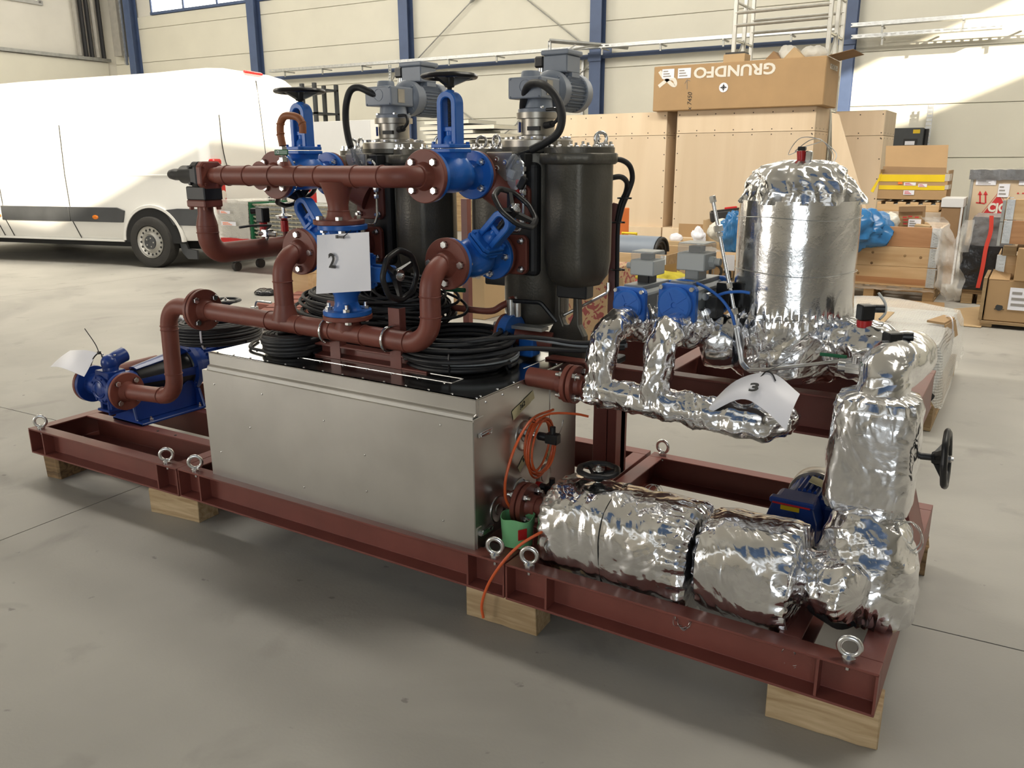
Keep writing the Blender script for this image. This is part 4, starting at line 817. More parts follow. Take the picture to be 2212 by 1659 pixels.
for k in range(3): cable('loose_wire', [(tx_-.0, ty_-.03, 1.435), (tx_-.04+.02*k, ty_-.03, 1.42+.01*k), (tx_-.01+.03*k, ty_-.02, 1.468-.006*k), (tx_+.05, ty_-.0, 1.46), (tx_+.075+.01*k, ty_, 1.42), (tx_+.078, ty_, 1.38)], .0013, 'wire', s, 5)
nz = foil('nozzle_wrap', tk, [(tx_-.15, ty_-.10, .835), (tx_-.20, ty_-.115, .835), (tx_-.235, ty_-.125, .835), (tx_-.25, ty_-.13, .835)], [.085, .092, .086, .03], 'foil', 84, .022, 30, 31, dent=.006)
foil('nozzle_wrap', tk, [(tx_+.14, ty_-.04, .845), (tx_+.23, ty_-.07, .85), (tx_+.29, ty_-.09, .845), (tx_+.33, ty_-.10, .835), (tx_+.34, ty_-.10, .83)], [.085, .098, .092, .07, .02], 'foil', 96, .042, 36, 41, dent=.008, pleat=(0, .02, 12))
# --- thin tube with valve on the tank front, and the steel rod
s = thing('impulse_line', 'thin steel impulse tube looping along the tank front to a small valve', 'tube', AY(1600, 740, .57))
L1 = [AY(1590, 690, .60), AY(1587, 710, .60), AY(1600, 785, .575), AY(1612, 800, .57), AY(1655, 800, .565), AY(1840, 778, .565), AY(1868, 776, .56), AY(1880, 785, .55)]
for o in (0, .012): b = B(); b.tube(fillet([p+A3(o*.5, 0, o*.4) for p in L1], .018), .0042, 8); obj('tube', b, 'zinc', s)
p = AY(1846, 795, .56); b = B(); b.box(p, (.05, .03, .03)); b.cyl(p+A3(-.045, 0, 0), p+A3(.05, 0, 0), .016, n=12); b.cyl(p, p+A3(0, 0, .035), .012, n=10); obj('valve_body', b, 'zinc', s, bev=.002)
obj('lever', B().box(AY(1800, 768, .55), (.075, .006, .010)), 'green_grip', s, smooth=0, bev=.002)
s = thing('steel_rod', 'slender jointed steel sampling rod leaning up at the left of the foil tank', 'rod', AY(1590, 690, .60))
a0, a1 = AY(1590, 692, .60), AY(1540, 432, .60)
b = B(); b.tube([a0, a1], .0060, 10); obj('rod', b, 'zinc', s)
for f, h, w in ((.98, .02, .018), (.74, .02, .026), (.70, .012, .018), (.27, .018, .017), (.05, .02, .02)):
    c_ = a0+(a1-a0)*f; b = B(); b.hexa(c_, a1-a0, w, h); obj('rod_nut', b, 'zinc', s, smooth=30)
# --- foil manifold with two risers
fm = thing('insulated_manifold', 'foil wrapped pipe manifold with two arched risers in front of the platform', 'pipework', (-.7, .36, .70))
my = .36
foil('main_wrap', fm, [(-.975, my, .706), (-.95, my, .702), (-.78, my, .694), (-.6, my, .69), (-.47, my, .684), (-.415, my+.02, .68), (-.38, my+.09, .678), (-.375, my+.15, .678)], [.02, .050, .046, .047, .049, .052, .050, .02], 'foil', 80, .030, 44, 2, pleat=(.01, .01, 12))
for i, x in enumerate((-.925, -.742)):
    foil('riser_wrap', fm, [(x, my, .70), (x+.004, my-.002, .77), (x+.008, my+.008, .85), (x+.012, my+.05, .892), (x+.016, my+.12, .905), (x+.02, my+.20, .905), (x+.022, my+.28, .90)], [.052, .045, .046, .047, .046, .047, .04], 'foil', 80, .026, 42, 12+9*i, pleat=(.012, 0, 10))
    foil('valve_wrap', fm, [(x+.018, my+.17, .90), (x+.02, my+.19, .90), (x+.021, my+.24, .898), (x+.024, my+.27, .898), (x+.024, my+.275, .898)], [.04, .070, .074, .062, .02], 'foil', 72, .036, 40, 25+8*i, pleat=(.01, .01, 16))
foil('link_wrap', fm, [(-.90, my+.27, .90), (-.72, my+.27, .89), (-.66, my+.30, .87)], [.05, .055, .06], 'foil', 60, .018, 22, 5)
fl = thing('flange_pair', 'red bolted flange pair between the stainless box and the foil manifold', 'flange', (-1.03, my, .712))
b = B(); b.cyl((-1.180, my, .716), (-1.05, my, .714), .032, n=20); obj('pipe', b, 'oxide_red_pipe', fl)
for x0, n in ((-1.022, (-1, 0, 0)), (-1.016, (1, 0, 0))): flange(fl, (x0, my, .713), n, .062, .016, head=False, bc=.048, hub=.036)
# --- two pneumatic actuators
mat('actuator_grey', (.30, .32, .33), .35, .4, .05, 9); mat('box_grey', (.52, .54, .53), .4, 0, .03, 4); clear('smoke_cover', (.85, .87, .85), .28, .08)
def actuator(p, s, where):
    t = thing('pneumatic_actuator', 'blue capped pneumatic actuator with clear-lidded switch box, the %s one' % where, 'actuator', p, rz(math.radians(-4)), 'pneumatic actuators'); M = np.array(rootM(t))
    w = lambda q: M[:3, :3]@(np.asarray(q, float)*s)+M[:3, 3]; Rz = M[:3, :3]
    D = lambda *d: Rz@(A3(*d))
    def prism(nm, poly, y0, y1, m, bev=.002, par=t): b = B(); b.prism([(x*s, z*s) for x, z in poly], w((0, y0, 0)), D(1, 0, 0), D(0, 0, 1), D(0, (y1-y0)*s, 0)); return obj(nm, b, m, par, smooth=0, bev=bev)
    oct_ = lambda a, c, tz=0: [(-a+c, -a), (a-c, -a), (a, -a+c), (a, a-c), (a-c, a+tz), (-a+c, a+tz), (-a, a-c), (-a, -a+c)]
    prism('barrel', oct_(.042, .012), -.085, .085, 'actuator_grey', .004); prism('barrel_rail', [(-.03, .04), (.03, .04), (.03, .052), (-.03, .052)], -.08, .08, 'actuator_grey')
    for y0, y1 in ((-.105, -.085), (.085, .105)):
        c_ = prism('end_cap', oct_(.048, .010), y0, y1, 'actuator_blue', .004)
        o = y0 if y0 < 0 else y1; b = B(); b.lathe(w((0, o, 0)), D(0, -1 if y0 < 0 else 1, 0), [(.043*s, 0), (.043*s, .010*s), (.038*s, .014*s), (.007*s, .014*s), (.006*s, .012*s)], 30); obj('cap_dome', b, 'actuator_blue', c_)
        for i in (-1, 1):
            for k in (-1, 1): place('cap_bolt', CAPB, 'zinc', c_, w((i*.039, o, k*.039)), D(0, -1 if y0 < 0 else 1, 0), s=.9*s)
        if y0 < 0:
            b = B()
            for a_, l in ((.6, .03), (-2.5, .03), (2.0, .02), (-.4, .012)): b.box(w((.022*math.cos(a_), o-.0145, .022*math.sin(a_))), (l*s, .002, .0025), Rz@ry(-a_))
            obj('cast_rib', b, 'actuator_blue', c_, smooth=0)
    prism('data_label', [(.0425, -.024), (.0427, -.024), (.0427, .020), (.0425, .020)], -.02, .06, 'paper', 0)
    for k in range(5): prism('print_line', [(.0428, .014-.008*k), (.0432, .014-.008*k), (.0432, .017-.008*k), (.0428, .017-.008*k)], -.012+.006*(k % 2), .04, 'ink', 0)
    b = B(); b.box(w((0, .0, .062)), (.036*s, .05*s, .03*s), Rz); obj('coupling', b, 'black_plastic' if where == 'left' else 'actuator_grey', t, smooth=0, bev=.003)
    bx = obj('switch_box', B().box(w((0, .0, .094)), (.072*s, .072*s, .042*s), Rz), 'box_grey', t, smooth=0, bev=.003)
    obj('clear_lid', B().box(w((0, .0, .1265)), (.071*s, .071*s, .023*s), Rz), 'smoke_cover', bx, smooth=0, bev=.003); obj('position_drum', B().box(w((0, .0, .123)), (.03*s, .03*s, .014*s), Rz), 'black_plastic', bx, smooth=0)
    obj('lid_rim', B().box(w((0, 0, .138)), (.066*s, .066*s, .002*s), Rz), 'box_grey', bx, smooth=0)
    b = B(); q = w(((-.036 if where == 'left' else .036), 0, .094)); d = D(-1 if where == 'left' else 1, 0, 0); b.hexa(q, d, .024*s, .012*s); b.cyl(q+d*.012*s, q+d*.026*s, .009*s, n=12); obj('cable_gland', b, 'box_grey', bx)
    b = B(); b.cyl(w((0, 0, -.042)), w((0, 0, -.075)), .016*s, n=14); obj('stem_neck', b, 'dark_cast', t)
    if where == 'left': obj('side_block', B().box(w((-.05, .01, .0)), (.02*s, .03*s, .04*s), Rz), 'black_plastic', t, smooth=0, bev=.002)
    else:
        obj('solenoid_valve', B().box(w((.058, -.01, -.012)), (.03*s, .05*s, .05*s), Rz), 'dark_cast', t, smooth=0, bev=.003); obj('solenoid_coil', B().box(w((.066, .035, .012)), (.035*s, .04*s, .06*s), Rz), 'black_plastic', t, smooth=0, bev=.003)
        obj('air_port', B().cyl(w((.056, -.035, -.02)), w((.056, -.05, -.02)), .009*s, n=12), 'zinc', t); obj('air_port', B().cyl(w((.05, -.035, .016)), w((.05, -.052, .016)), .009*s, n=12), 'zinc', t)
        obj('yellow_label', B().box(w((.0425, .07, .018)), (.0012, .022*s, .03*s), Rz), 'yellow', t, smooth=0)
    return t
mat('yellow', (.75, .52, .02), .4, 0, .04)
actuator(AY(1396, 648, .64), 1.18, 'left'); actuator(AY(1500, 645, .64), 1.30, 'right')
s = thing('air_hose', 'bright blue air hose arching over the right actuator', 'hose', AY(1500, 610, .55)); b = B(); b.tube(spline([AY(x, y, .56) for x, y in ((1435, 632), (1440, 618), (1455, 609), (1475, 606), (1500, 610), (1530, 624), (1560, 648), (1580, 678), (1587, 702))], 6), .0048, 10); obj('hose', b, 'actuator_blue', s); b = B(); b.tube(spline([AY(x, y, .57) for x, y in ((1550, 638), (1570, 632), (1600, 630), (1620, 633))], 6), .0048, 10); obj('hose', b, 'actuator_blue', s)
# --- foil pipe from the tank to the square valve, the valve, the elbow and the pump bodies
s = thing('insulated_elbow', 'foil wrapped elbow dropping from the tank into the square foil parcel', 'pipework', (-.12, .5, .85))
foil('wrap', s, [(-.085, .72, .86), (-.085, .66, .865), (-.095, .56, .865), (-.108, .47, .865), (-.114, .41, .85), (-.115, .385, .81), (-.115, .38, .78)], [.03, .07, .076, .072, .066, .066, .07], 'foil', 96, .018, 30, 33, dent=.006)
s = thing('insulated_valve', 'square parcel of foil insulation with a black handwheel on its right side', 'valve', (-.115, .37, .65))
foil('wrap', s, [(-.115, .37, z) for z in (.485, .488, .50, .53, .66, .78, .808, .818, .822)], [.03, .075, .098, .107, .110, .106, .092, .06, .03], 'foil', 130, .018, 22, 14, sq=3.6, fy=.92, st=70, dent=.009, pleat=(.008, .014, 18), sp=False, ex=(1, 0, 0))
handwheel(s, (.055, .40, .655), (1, 0, .08), .070); obj('stem', B().cyl((-.02, .40, .65), (.055, .40, .655), .009, n=10), 'dark_cast', s)
wireloop(s, (-.01, .30, .50), .045, 6, 4)
s = thing('insulated_suction_elbow', 'large foil wrapped elbow with ragged lower edge under the square parcel', 'pipework', (-.11, .29, .35))
foil('wrap', s, [(-.12, .37, .53), (-.115, .365, .49), (-.105, .34, .43), (-.095, .31, .36), (-.09, .285, .29), (-.09, .27, .235), (-.09, .265, .215)], [.05, .085, .118, .132, .130, .118, .10], 'foil', 130, .030, 28, 27, dent=.010, pleat=(.01, .026, 26), st=64)
obj('black_sleeve', B().cyl((-.16, .20, .315), (-.105, .16, .318), .085, n=28), 'black_rubber', s)  # plain black cylinder around the plug wrap
foil('plug_wrap', s, [(-.235, .205, .335), (-.20, .19, .336), (-.15, .165, .337), (-.11, .145, .337), (-.085, .132, .337), (-.08, .129, .337)], [.06, .072, .078, .076, .06, .02], 'foil', 100, .030, 36, 8, pleat=(.01, .006, 14))
s = thing('insulated_pump', 'long foil wrapped pump body lying on the near right skid, split by one wire', 'pump', (-.75, .21, .30))
foil('wrap', s, [(-.992, .215, .300), (-.988, .215, .300), (-.965, .213, .302), (-.93, .212, .304), (-.80, .21, .306), (-.70, .208, .303), (-.60, .206, .303), (-.53, .204, .303), (-.512, .204, .303), (-.508, .204, .303)], [.05, .11, .146, .154, .155, .151, .154, .152, .14, .06], 'foil', 140, .017, 26, 17, sq=2.5, dent=.007, pleat=(.010, .018, 26), st=110, sp=False, ex=(0, 0, 1))
tie(s, (-.775, .21, .305), (1, .05, 0), .1545, k0=3, m='black_plastic', tr=.0016, sq=2.5); 
wireloop(s, (-.50, .05, .215), .03, 5, 9); wireloop(s, (-.70, .30, .455), .03, 3, 12, (0, -1, .3))
handwheel(s, (-.86, .235, .492), (0, 0, 1), .058); obj('stem', B().cyl((-.86, .235, .44), (-.86, .235, .492), .008, n=10), 'zinc', s)
s = thing('insulated_coupling', 'shorter foil wrapped pump drum beside the long one, nearest the camera', 'pump', (-.36, .2, .31))
foil('wrap', s, [(-.506, .20, .315), (-.502, .20, .315), (-.48, .20, .316), (-.44, .198, .317), (-.34, .195, .319), (-.27, .192, .320), (-.235, .19, .320), (-.222, .19, .320)], [.05, .115, .142, .149, .150, .148, .138, .06], 'foil', 140, .017, 26, 37, sq=2.4, dent=.007, pleat=(.016, .018, 22), st=80, sp=False, ex=(0, 0, 1))
wireloop(s, (-.215, .06, .20), .03, 5, 21); tie(s, (-.235, .19, .32), (1, 0, 0), .135, k0=1, m='wire', sq=2.4)
# --- blue drive behind the pump
dr = thing('pump_drive', 'dark blue gear motor with steel fan cowl and yellow label behind the foil pump', 'motor', (-.33, .5, .30))
gx, gy = -.335, .48
b = B(); b.prism([(-.075, -.10), (.075, -.10), (.075, .02), (.058, .075), (.05, .085), (-.05, .085), (-.058, .075), (-.075, .02)], (gx, gy, .335), (1, 0, 0), (0, 0, 1), (0, .095, 0)); obj('gearbox', b, 'pump_blue', dr, smooth=0, bev=.008, segs=2)
b = B(); b.bx(gx-.066, gx+.066, gy-.012, gy+.02, .405, .424); obj('cover_lip', b, 'pump_blue', dr, smooth=0, bev=.005)
obj('yellow_label', B().box((gx-.005, gy-.0005, .393), (.055, .003, .014)), 'yellow', dr, smooth=0); obj('red_stripe', B().box((gx, gy-.013, .409), (.11, .002, .005)), 'red_plastic', dr, smooth=0)
b = B(); b.cyl((gx, gy-.004, .372), (gx, gy+.0, .372), .012, n=14); obj('vent_plug', b, 'pump_blue', dr)
k = 110; a = np.arange(k)*2*PI/k; r = .066+.010*(np.cos(26*a) > 0); b = B(); b.loft([np.stack([gx+.02+np.cos(a)*r, np.full(k, y), .352+np.sin(a)*r], 1) for y in (gy+.10, gy+.25)]); obj('finned_body', b, 'pump_blue', dr, smooth=20)
b = B(); b.lathe((gx+.02, gy+.23, .352), (0, 1, 0), [(.084, 0), (.086, .004), (.086, .055), (.075, .075), (.04, .08)], 36); obj('fan_cowl', b, 'machined_steel', dr)
obj('rating_plate', B().box((gx+.035, gy+.17, .429), (.045, .055, .002), ry(.25)), 'masking_tape', dr, smooth=0)
tb = obj('terminal_box', B().bx(gx+.075, gx+.175, gy+.08, gy+.19, .30, .385), 'pump_blue', dr, smooth=0, bev=.006); obj('worn_sticker', B().lathe((gx+.11, gy+.13, .3855), (0, 0, 1), [(.028, 0), (.028, .001)], 18), 'paper', tb)
b = B(); b.bx(gx-.07, gx+.075, gy+.0, gy+.09, ZT-.01, .24); b.bx(gx-.08, gx+.10, gy+.08, gy+.22, ZT-.015, .26); obj('foot', b, 'pump_blue', dr, smooth=0)
# --- spool from the box to the pump, bucket, orange cables, sensors
sp_ = thing('pump_spool', 'red flanged pipe spool from the stainless box into the long foil pump', 'pipework', (-1.09, .215, .335))
b = B(); b.cyl((-1.180, .215, .332), (-1.12, .215, .332), .030, n=20); b.cyl((-1.09, .215, .332), (-.975, .215, .332), .030, n=20); obj('pipe', b, 'oxide_red_pipe', sp_)
for x0, n in ((-1.112, (-1, 0, 0)), (-1.106, (1, 0, 0))): flange(sp_, (x0, .215, .332), n, .070, .016, head=False, bc=.052, hub=.040)
b = B(); b.tube([(-1.02, .18, .30)]+[(-1.02, .215-.034*math.cos(t), .332+.034*math.sin(t)) for t in np.linspace(0, PI, 12)]+[(-1.02, .25, .30)], .005, 10); obj('u_bolt', b, 'zinc', sp_)
brk = thing('pipe_rest', 'small red angle bracket under the pump spool beside the green bucket', 'bracket', (-1.02, .21, ZT)); b = B(); b.bx(-1.045, -.985, .15, .27, .291, .297); b.bx(-1.045, -1.039, .15, .27, ZT-.01, .291); obj('angle', b, 'oxide_red', brk, smooth=0, bev=.001)
bk = thing('bucket', 'small mint green plastic bucket under the flanged pump spool', 'bucket', (-1.085, .125, ZT))
k = 40; a = np.arange(k)*2*PI/k; sqk = (np.abs(np.cos(a))**3+np.abs(np.sin(a))**3)**(-1/3); ring = lambda r, z, w=0: np.stack([-1.088+np.cos(a+.25)*r*sqk, .135+np.sin(a+.25)*r*sqk*.95, z+w*np.cos(4*a)*np.ones(k)], 1)
b = B(); b.loft([ring(.040, ZT+.002), ring(.047, ZT+.006), ring(.053, ZT+.10, .003), ring(.051, ZT+.10, .003), ring(.045, ZT+.008), ring(.02, ZT+.008)]); obj('bucket_wall', b, 'green_plastic', bk)
obj('residue', B().lathe((-1.088, .135, ZT+.009), (0, 0, 1), [(.043, 0), (.043, .014), (.03, .015)], 24), 'black_rubber', bk); obj('red_label', B().box((-1.045, .092, ZT+.06), (.002, .03, .035), rz(-.55)), 'red_plastic', bk, smooth=0)
oc = thing('orange_cable', 'coil of orange cable hanging on the right face of the stainless box', 'cable', (-1.15, .30, .50))
pts = []
for i in range(5*24):
    t = 2*PI*i/24; r = .082+.006*math.sin(i*.13)+.004*math.cos(i*.7); pts.append((-1.15+.010*math.sin(t*.37)+.02*i/120, .365+r*math.cos(t+1.2), .478+r*1.15*math.sin(t+1.2)+.006*math.sin(i*.05)))
pts += [(-1.12, .30, .585), (-1.10, .36, .60), (-1.03, .40, .60), (-.99, .42, .592)]
b = B(); b.tube(spline(pts[2:], 3), .0040, 8); obj('cable', b, 'orange_cable', oc); b = B(); b.tube(spline([AX(1195, 885, -1.13), AX(1150, 905, -1.12), AX(1115, 960, -1.11), AX(1093, 1030, -1.12), AX(1092, 1075, -1.13), AX(1103, 1098, -1.13)], 6), .0045, 8); obj('cable', b, 'orange_cable', oc)
b = B(); b.torus((-1.14, .31, .585), (0, .8, .6), .012, .0015, 14, 5); obj('cable_tie', b, 'black_plastic', oc)
oc = thing('orange_cable', 'loose orange cable curving from the foil pump down over the front beam', 'cable', (-1.0, -.01, .2))
b = B(); b.tube(spline([AY(1192, 1143, .10), AY(1165, 1152, .06), AY(1120, 1180, .02), AY(1085, 1216, -.008), AY(1055, 1262, -.012), AY(1041, 1305, -.012), AY(1044, 1334, -.008)], 8), .0046, 8); obj('cable', b, 'orange_cable', oc)
for k, (y, z, red) in enumerate(((.335, .525, 0), (.335, .345, 1), (.235, .315, 1))):
    s = thing('level_sensor', 'black plug sensor on the stainless box, %s' % ('inside the orange cable coil', 'red collared, below the orange coil', 'red collared, just above the pump spool')[k], 'sensor', (X1, y, z))
    b = B(); b.hexa((X1+.003, y, z), (1, 0, 0), .024, .014); b.cyl((X1+.01, y, z), (X1+.05, y, z), .010, n=14); obj('thread', b, 'zinc', s)
    if red: obj('red_collar', B().cyl((X1+.045, y, z), (X1+.062, y, z), .017, n=16), 'red_plastic', s); obj('red_tag', B().box((X1+.055, y, z-.018), (.012, .016, .02)), 'red_plastic', s, smooth=0)
    b = B(); b.cyl((X1+.05, y, z), (X1+.085, y, z), .014, n=14); b.box((X1+.105, y, z), (.045, .032, .034)); obj('plug', b, 'black_plastic', s, bev=.003)
    obj('cable_gland', B().cyl((X1+.105, y, z+.015), (X1+.105, y, z+.04), .010, n=12), 'black_plastic', s)
for k, (px_, py_, yy) in enumerate(((1868, 690, .68), (1925, 752, .50))):
    p = AY(px_, py_, yy); s = thing('pressure_switch', 'black plug switch with red collar on the %s' % ('right side of the tank behind', 'foil elbow above the square parcel')[k], 'sensor', p-A3(0, 0, .06))
    obj('red_collar', B().cyl(p-A3(0, 0, .022), p-A3(0, 0, .002), .022, n=16), 'red_plastic', s); obj('plug', B().box(p+A3(0, 0, .022), (.042, .036, .045), rz(.7)), 'black_plastic', s, bev=.003, smooth=0); obj('cable_gland', B().cyl(p+A3(.015, .01, .032), p+A3(.05, .015, .034), .012, n=12), 'black_plastic', s); obj('socket', B().cyl(p-A3(0, 0, .07), p-A3(0, 0, .02), .010, n=12), 'zinc', s)
cable('white_cable', [AY(1900, 690, .70), AY(1912, 676, .72), AY(1912, 655, .74), AY(1898, 633, .76)], .004, 'box_grey', s)
# --- numbered sheets
def sheet(P4, label, num, np_, sz, ex, ez, n=14, sag=.01, fold=0.0, tiep=None):
    t = thing('numbered_sheet', label, 'paper sheet', sum(P4)/4); b = B(); g = []
    nrm = unit(np.cross(P4[1]-P4[0], P4[3]-P4[0]))
    for j in range(n+1):
        for i in range(n+1):
            u, v = i/n, j/n; p = (P4[0]*(1-u)+P4[1]*u)*(1-v)+(P4[3]*(1-u)+P4[2]*u)*v
            g.append(p+nrm*(sag*(math.sin(PI*u*1.0)*.8+.25*math.sin(5*u+3*v))))
    F = [[j*(n+1)+i, j*(n+1)+i+1, (j+1)*(n+1)+i+1, (j+1)*(n+1)+i] for j in range(n) for i in range(n)]
    G = np.array(g); m_ = len(G); b.add(np.concatenate([G, G-nrm*.0008]), F+[[q+m_ for q in f[::-1]] for f in F]); o = obj('sheet', b, 'paper', t, smooth=60)
    if num: text(num, 'number', 'ink', t, np_, ex, ez, sz, bold=.0016)
    return t
P = [AY(685, 508, .085), AY(798, 501, .085), AY(801, 628, .08), AY(683, 635, .08)]
t = sheet(P, 'laminated white sheet numbered 2 tied to the centre valve', '2', AY(717, 565, .078), .066, unit(P[1]-P[0]), unit(P[0]-P[3]), sag=.006)
b = B(); p = AY(735, 512, .074); b.box(p, (.03, .004, .008)); b.box(p-A3(.014, 0, 0), (.008, .006, .010)); obj('cable_tie', b, 'black_plastic', t, smooth=0); b = B(); b.tube([p+A3(.012, .0, 0), p+A3(.02, .03, .02)], .0015, 5); obj('tie_tail', b, 'black_plastic', t)
C3 = AY(1660, 808, .40)
Q = [AY(1522, 885, .33), AY(1590, 822, .42), AY(1666, 806, .42), AY(1728, 851, .36), AY(1698, 930, .25)]
t = thing('numbered_sheet', 'bent white sheet numbered 3 draped over the foil manifold below the tank', 'paper sheet', C3)
top = [Q[0], Q[1], Q[2], Q[3]]; bot = [Q[0]+A3(.01, -.01, -.01), AY(1600, 862, .32), AY(1650, 885, .285), Q[4]]
ts = spline(top, 6); bs = spline(bot, 6); n = len(ts); g = []
for j in range(9):
    for i in range(n): g.append(np.array(ts[i])*(1-j/8)+np.array(bs[i])*(j/8)+A3(0, -.012*math.sin(PI*j/8), .006*math.sin(PI*j/8)))
G = np.array(g); F = [[j*n+i, j*n+i+1, (j+1)*n+i+1, (j+1)*n+i] for j in range(8) for i in range(n-1)]; b = B(); b.add(np.concatenate([G, G-A3(0, -.0006, .0006)]), F+[[q+len(G) for q in f[::-1]] for f in F]); obj('sheet', b, 'paper', t, smooth=60)
text('3', 'number', 'ink', t, AY(1629, 837, .335), unit(AY(1655, 840, .37)-AY(1605, 838, .37)), unit(AY(1629, 815, .42)-AY(1629, 860, .31)), .062, bold=.0016)
b = B(); b.tube(spline([AY(1640, 818, .40), AY(1655, 803, .42), AY(1668, 808, .41), AY(1675, 822, .38)], 5), .0022, 6); b.tube(spline([AY(1655, 803, .42), AY(1690, 785, .45), AY(1730, 757, .46)], 5), .0008, 5); obj('cable_tie', b, 'black_plastic', t)
# ================================================================ blue pump on the left skid
pu = thing('gear_pump', 'dark blue gear pump with cone shaped guard and motor on the left skid', 'pump', (-3.3, .45, ZT))
PX, PZ_ = -3.315, .415
b = B(); b.lathe((PX, .135, PZ_), (0, 1, 0), [(.060, 0), (.064, .004), (.064, .016), (.078, .020), (.078, .060), (.060, .10), (.052, .17), (.05, .2)], 36); obj('pump_body', b, 'pump_blue', pu)
b = B(); b.torus((PX, .134, PZ_), (0, 1, 0), .040, .004, 30, 8); b.lathe((PX, .130, PZ_), (0, 1, 0), [(.028, 0), (.034, .004)], 28); fc = obj('front_cover_ring', b, 'pump_blue', pu)
for i in range(8): a = 2*PI*i/8+.3; place('cover_bolt', CAPB, 'pump_blue', pu, (PX+.055*math.cos(a), .137, PZ_+.055*math.sin(a)), (0, -1, 0), s=.8)
for sx in (1, -1):
    x0 = PX+sx*.105; b = B(); b.cyl((PX, .18, PZ_), (x0, .18, PZ_), .05, n=24); obj('port_neck', b, 'pump_blue', pu); flange(pu, (PX+sx*.126, .18, PZ_), (-sx, 0, 0), .085, .018, 'pump_blue', head=False, x=(0, 0, 1), hub=.05, bolts=False)
    fl = man if sx > 0 else pu
b = B(); b.tube(fillet([(PX+.02, .19, PZ_+.05), (PX+.02, .19, PZ_+.12), (PX+.02, .27, PZ_+.14)], .05), .034, 18); b.sph((PX+.02, .19, PZ_+.115), .038); b.box((PX+.015, .19, PZ_+.065), (.10, .09, .035)); obj('relief_bend', b, 'pump_blue', pu, bev=.004)
for dx, dy in ((-.012, -.01), (.05, .01)): place('cap_bolt', CAPB, 'zinc', pu, (PX+dx, .19+dy, PZ_+.148), (0, 0, 1), s=.8)
b = B(); b.lathe((PX, .31, PZ_+.005), (0, 1, 0), [(.052, 0), (.056, .01), (.092, .26), (.105, .27), (.105, .30)], 36); obj('guard_mesh', b, 'black_plastic', pu)
for a0, w in ((PI/2, .5), (-PI/2, .7), (PI, .35), (0, .2)):
    b = B(); k = 8; rings = []
    for y, r in ((.31, .058), (.575, .097)):
        t = np.linspace(a0-w, a0+w, k); o = np.stack([PX+np.cos(t)*(r+.004), np.full(k, y), PZ_+.005+np.sin(t)*(r+.004)], 1); i_ = np.stack([PX+np.cos(t)*(r-.004), np.full(k, y), PZ_+.005+np.sin(t)*(r-.004)], 1); rings.append(np.concatenate([o, i_[::-1]]))
    b.loft(rings); obj('guard_rib', b, 'pump_blue', pu, smooth=30)
b = B(); b.lathe((PX, .575, PZ_+.008), (0, 1, 0), [(.10, 0), (.122, .003), (.122, .03), (.10, .035), (.088, .06), (.088, .10)], 40); obj('bell_flange', b, 'pump_blue', pu)
for i in range(8): a = 2*PI*i/8+.2; place('bolt', CAPB, 'pump_blue', pu, (PX+.112*math.cos(a), .575, PZ_+.008+.112*math.sin(a)), (0, -1, 0), s=1.1)
k = 110; a = np.arange(k)*2*PI/k; r = .088+.012*(np.cos(28*a) > 0); b = B(); b.loft([np.stack([PX+np.cos(a)*r, np.full(k, y), PZ_+.01+np.sin(a)*r], 1) for y in (.67, .95)]); obj('motor_body', b, 'pump_blue', pu, smooth=20)
b = B(); b.lathe((PX, .94, PZ_+.01), (0, 1, 0), [(.104, 0), (.108, .004), (.108, .08), (.09, .11), (.05, .115)], 36); obj('fan_cowl', b, 'pump_blue', pu)
b = B(); b.box((PX+.02, .80, PZ_+.115), (.12, .12, .07)); obj('terminal_box', b, 'pump_blue', pu, smooth=0, bev=.006)
ft = B(); ft.prism([(-.10, 0), (.13, 0), (.13, .012), (.085, .02), (.06, .14), (-.05, .14), (-.075, .02), (-.10, .012)], (PX, .24, ZT+.001), (1, 0, 0), (0, 0, 1), (0, .012, 0)); obj('foot', ft, 'pump_blue', pu, smooth=0, bev=.003)
ft = B(); ft.prism([(0, .012), (.33, .012), (.33, .17), (.26, .12), (.10, .10), (.04, .16), (0, .16)], (PX+.062, .25, ZT+.001), (0, 1, 0), (0, 0, 1), (.012, 0, 0)); obj('foot_web', ft, 'pump_blue', pu, smooth=0, bev=.003)
ft = B(); ft.prism([(0, .012), (.10, .012), (.0, .14)], (PX+.02, .15, ZT+.05), (0, 1, 0), (0, 0, 1), (.012, 0, 0)); ft.bx(PX-.10, PX+.13, .24, .62, ZT+.001, ZT+.013); ft.prism([(-.10, 0), (.13, 0), (.13, .012), (.10, .10), (-.09, .10), (-.10, .012)], (PX, .58, ZT+.001), (1, 0, 0), (0, 0, 1), (0, .012, 0)); obj('foot_plate', ft, 'pump_blue', pu, smooth=0, bev=.003)
ft = B()
for x in (-.035, .035): ft.box((PX+x, .19, .335), (.014, .07, .06))
ft.box((PX, .17, .312), (.09, .06, .012)); obj('body_foot', ft, 'pump_blue', pu, smooth=0, bev=.003)
for x, y in ((PX+.11, .30), (PX-.08, .30), (PX+.11, .57)): place('bolt', NUT, 'zinc', pu, (x, y, ZT+.014), (0, 0, 1), s=.8)
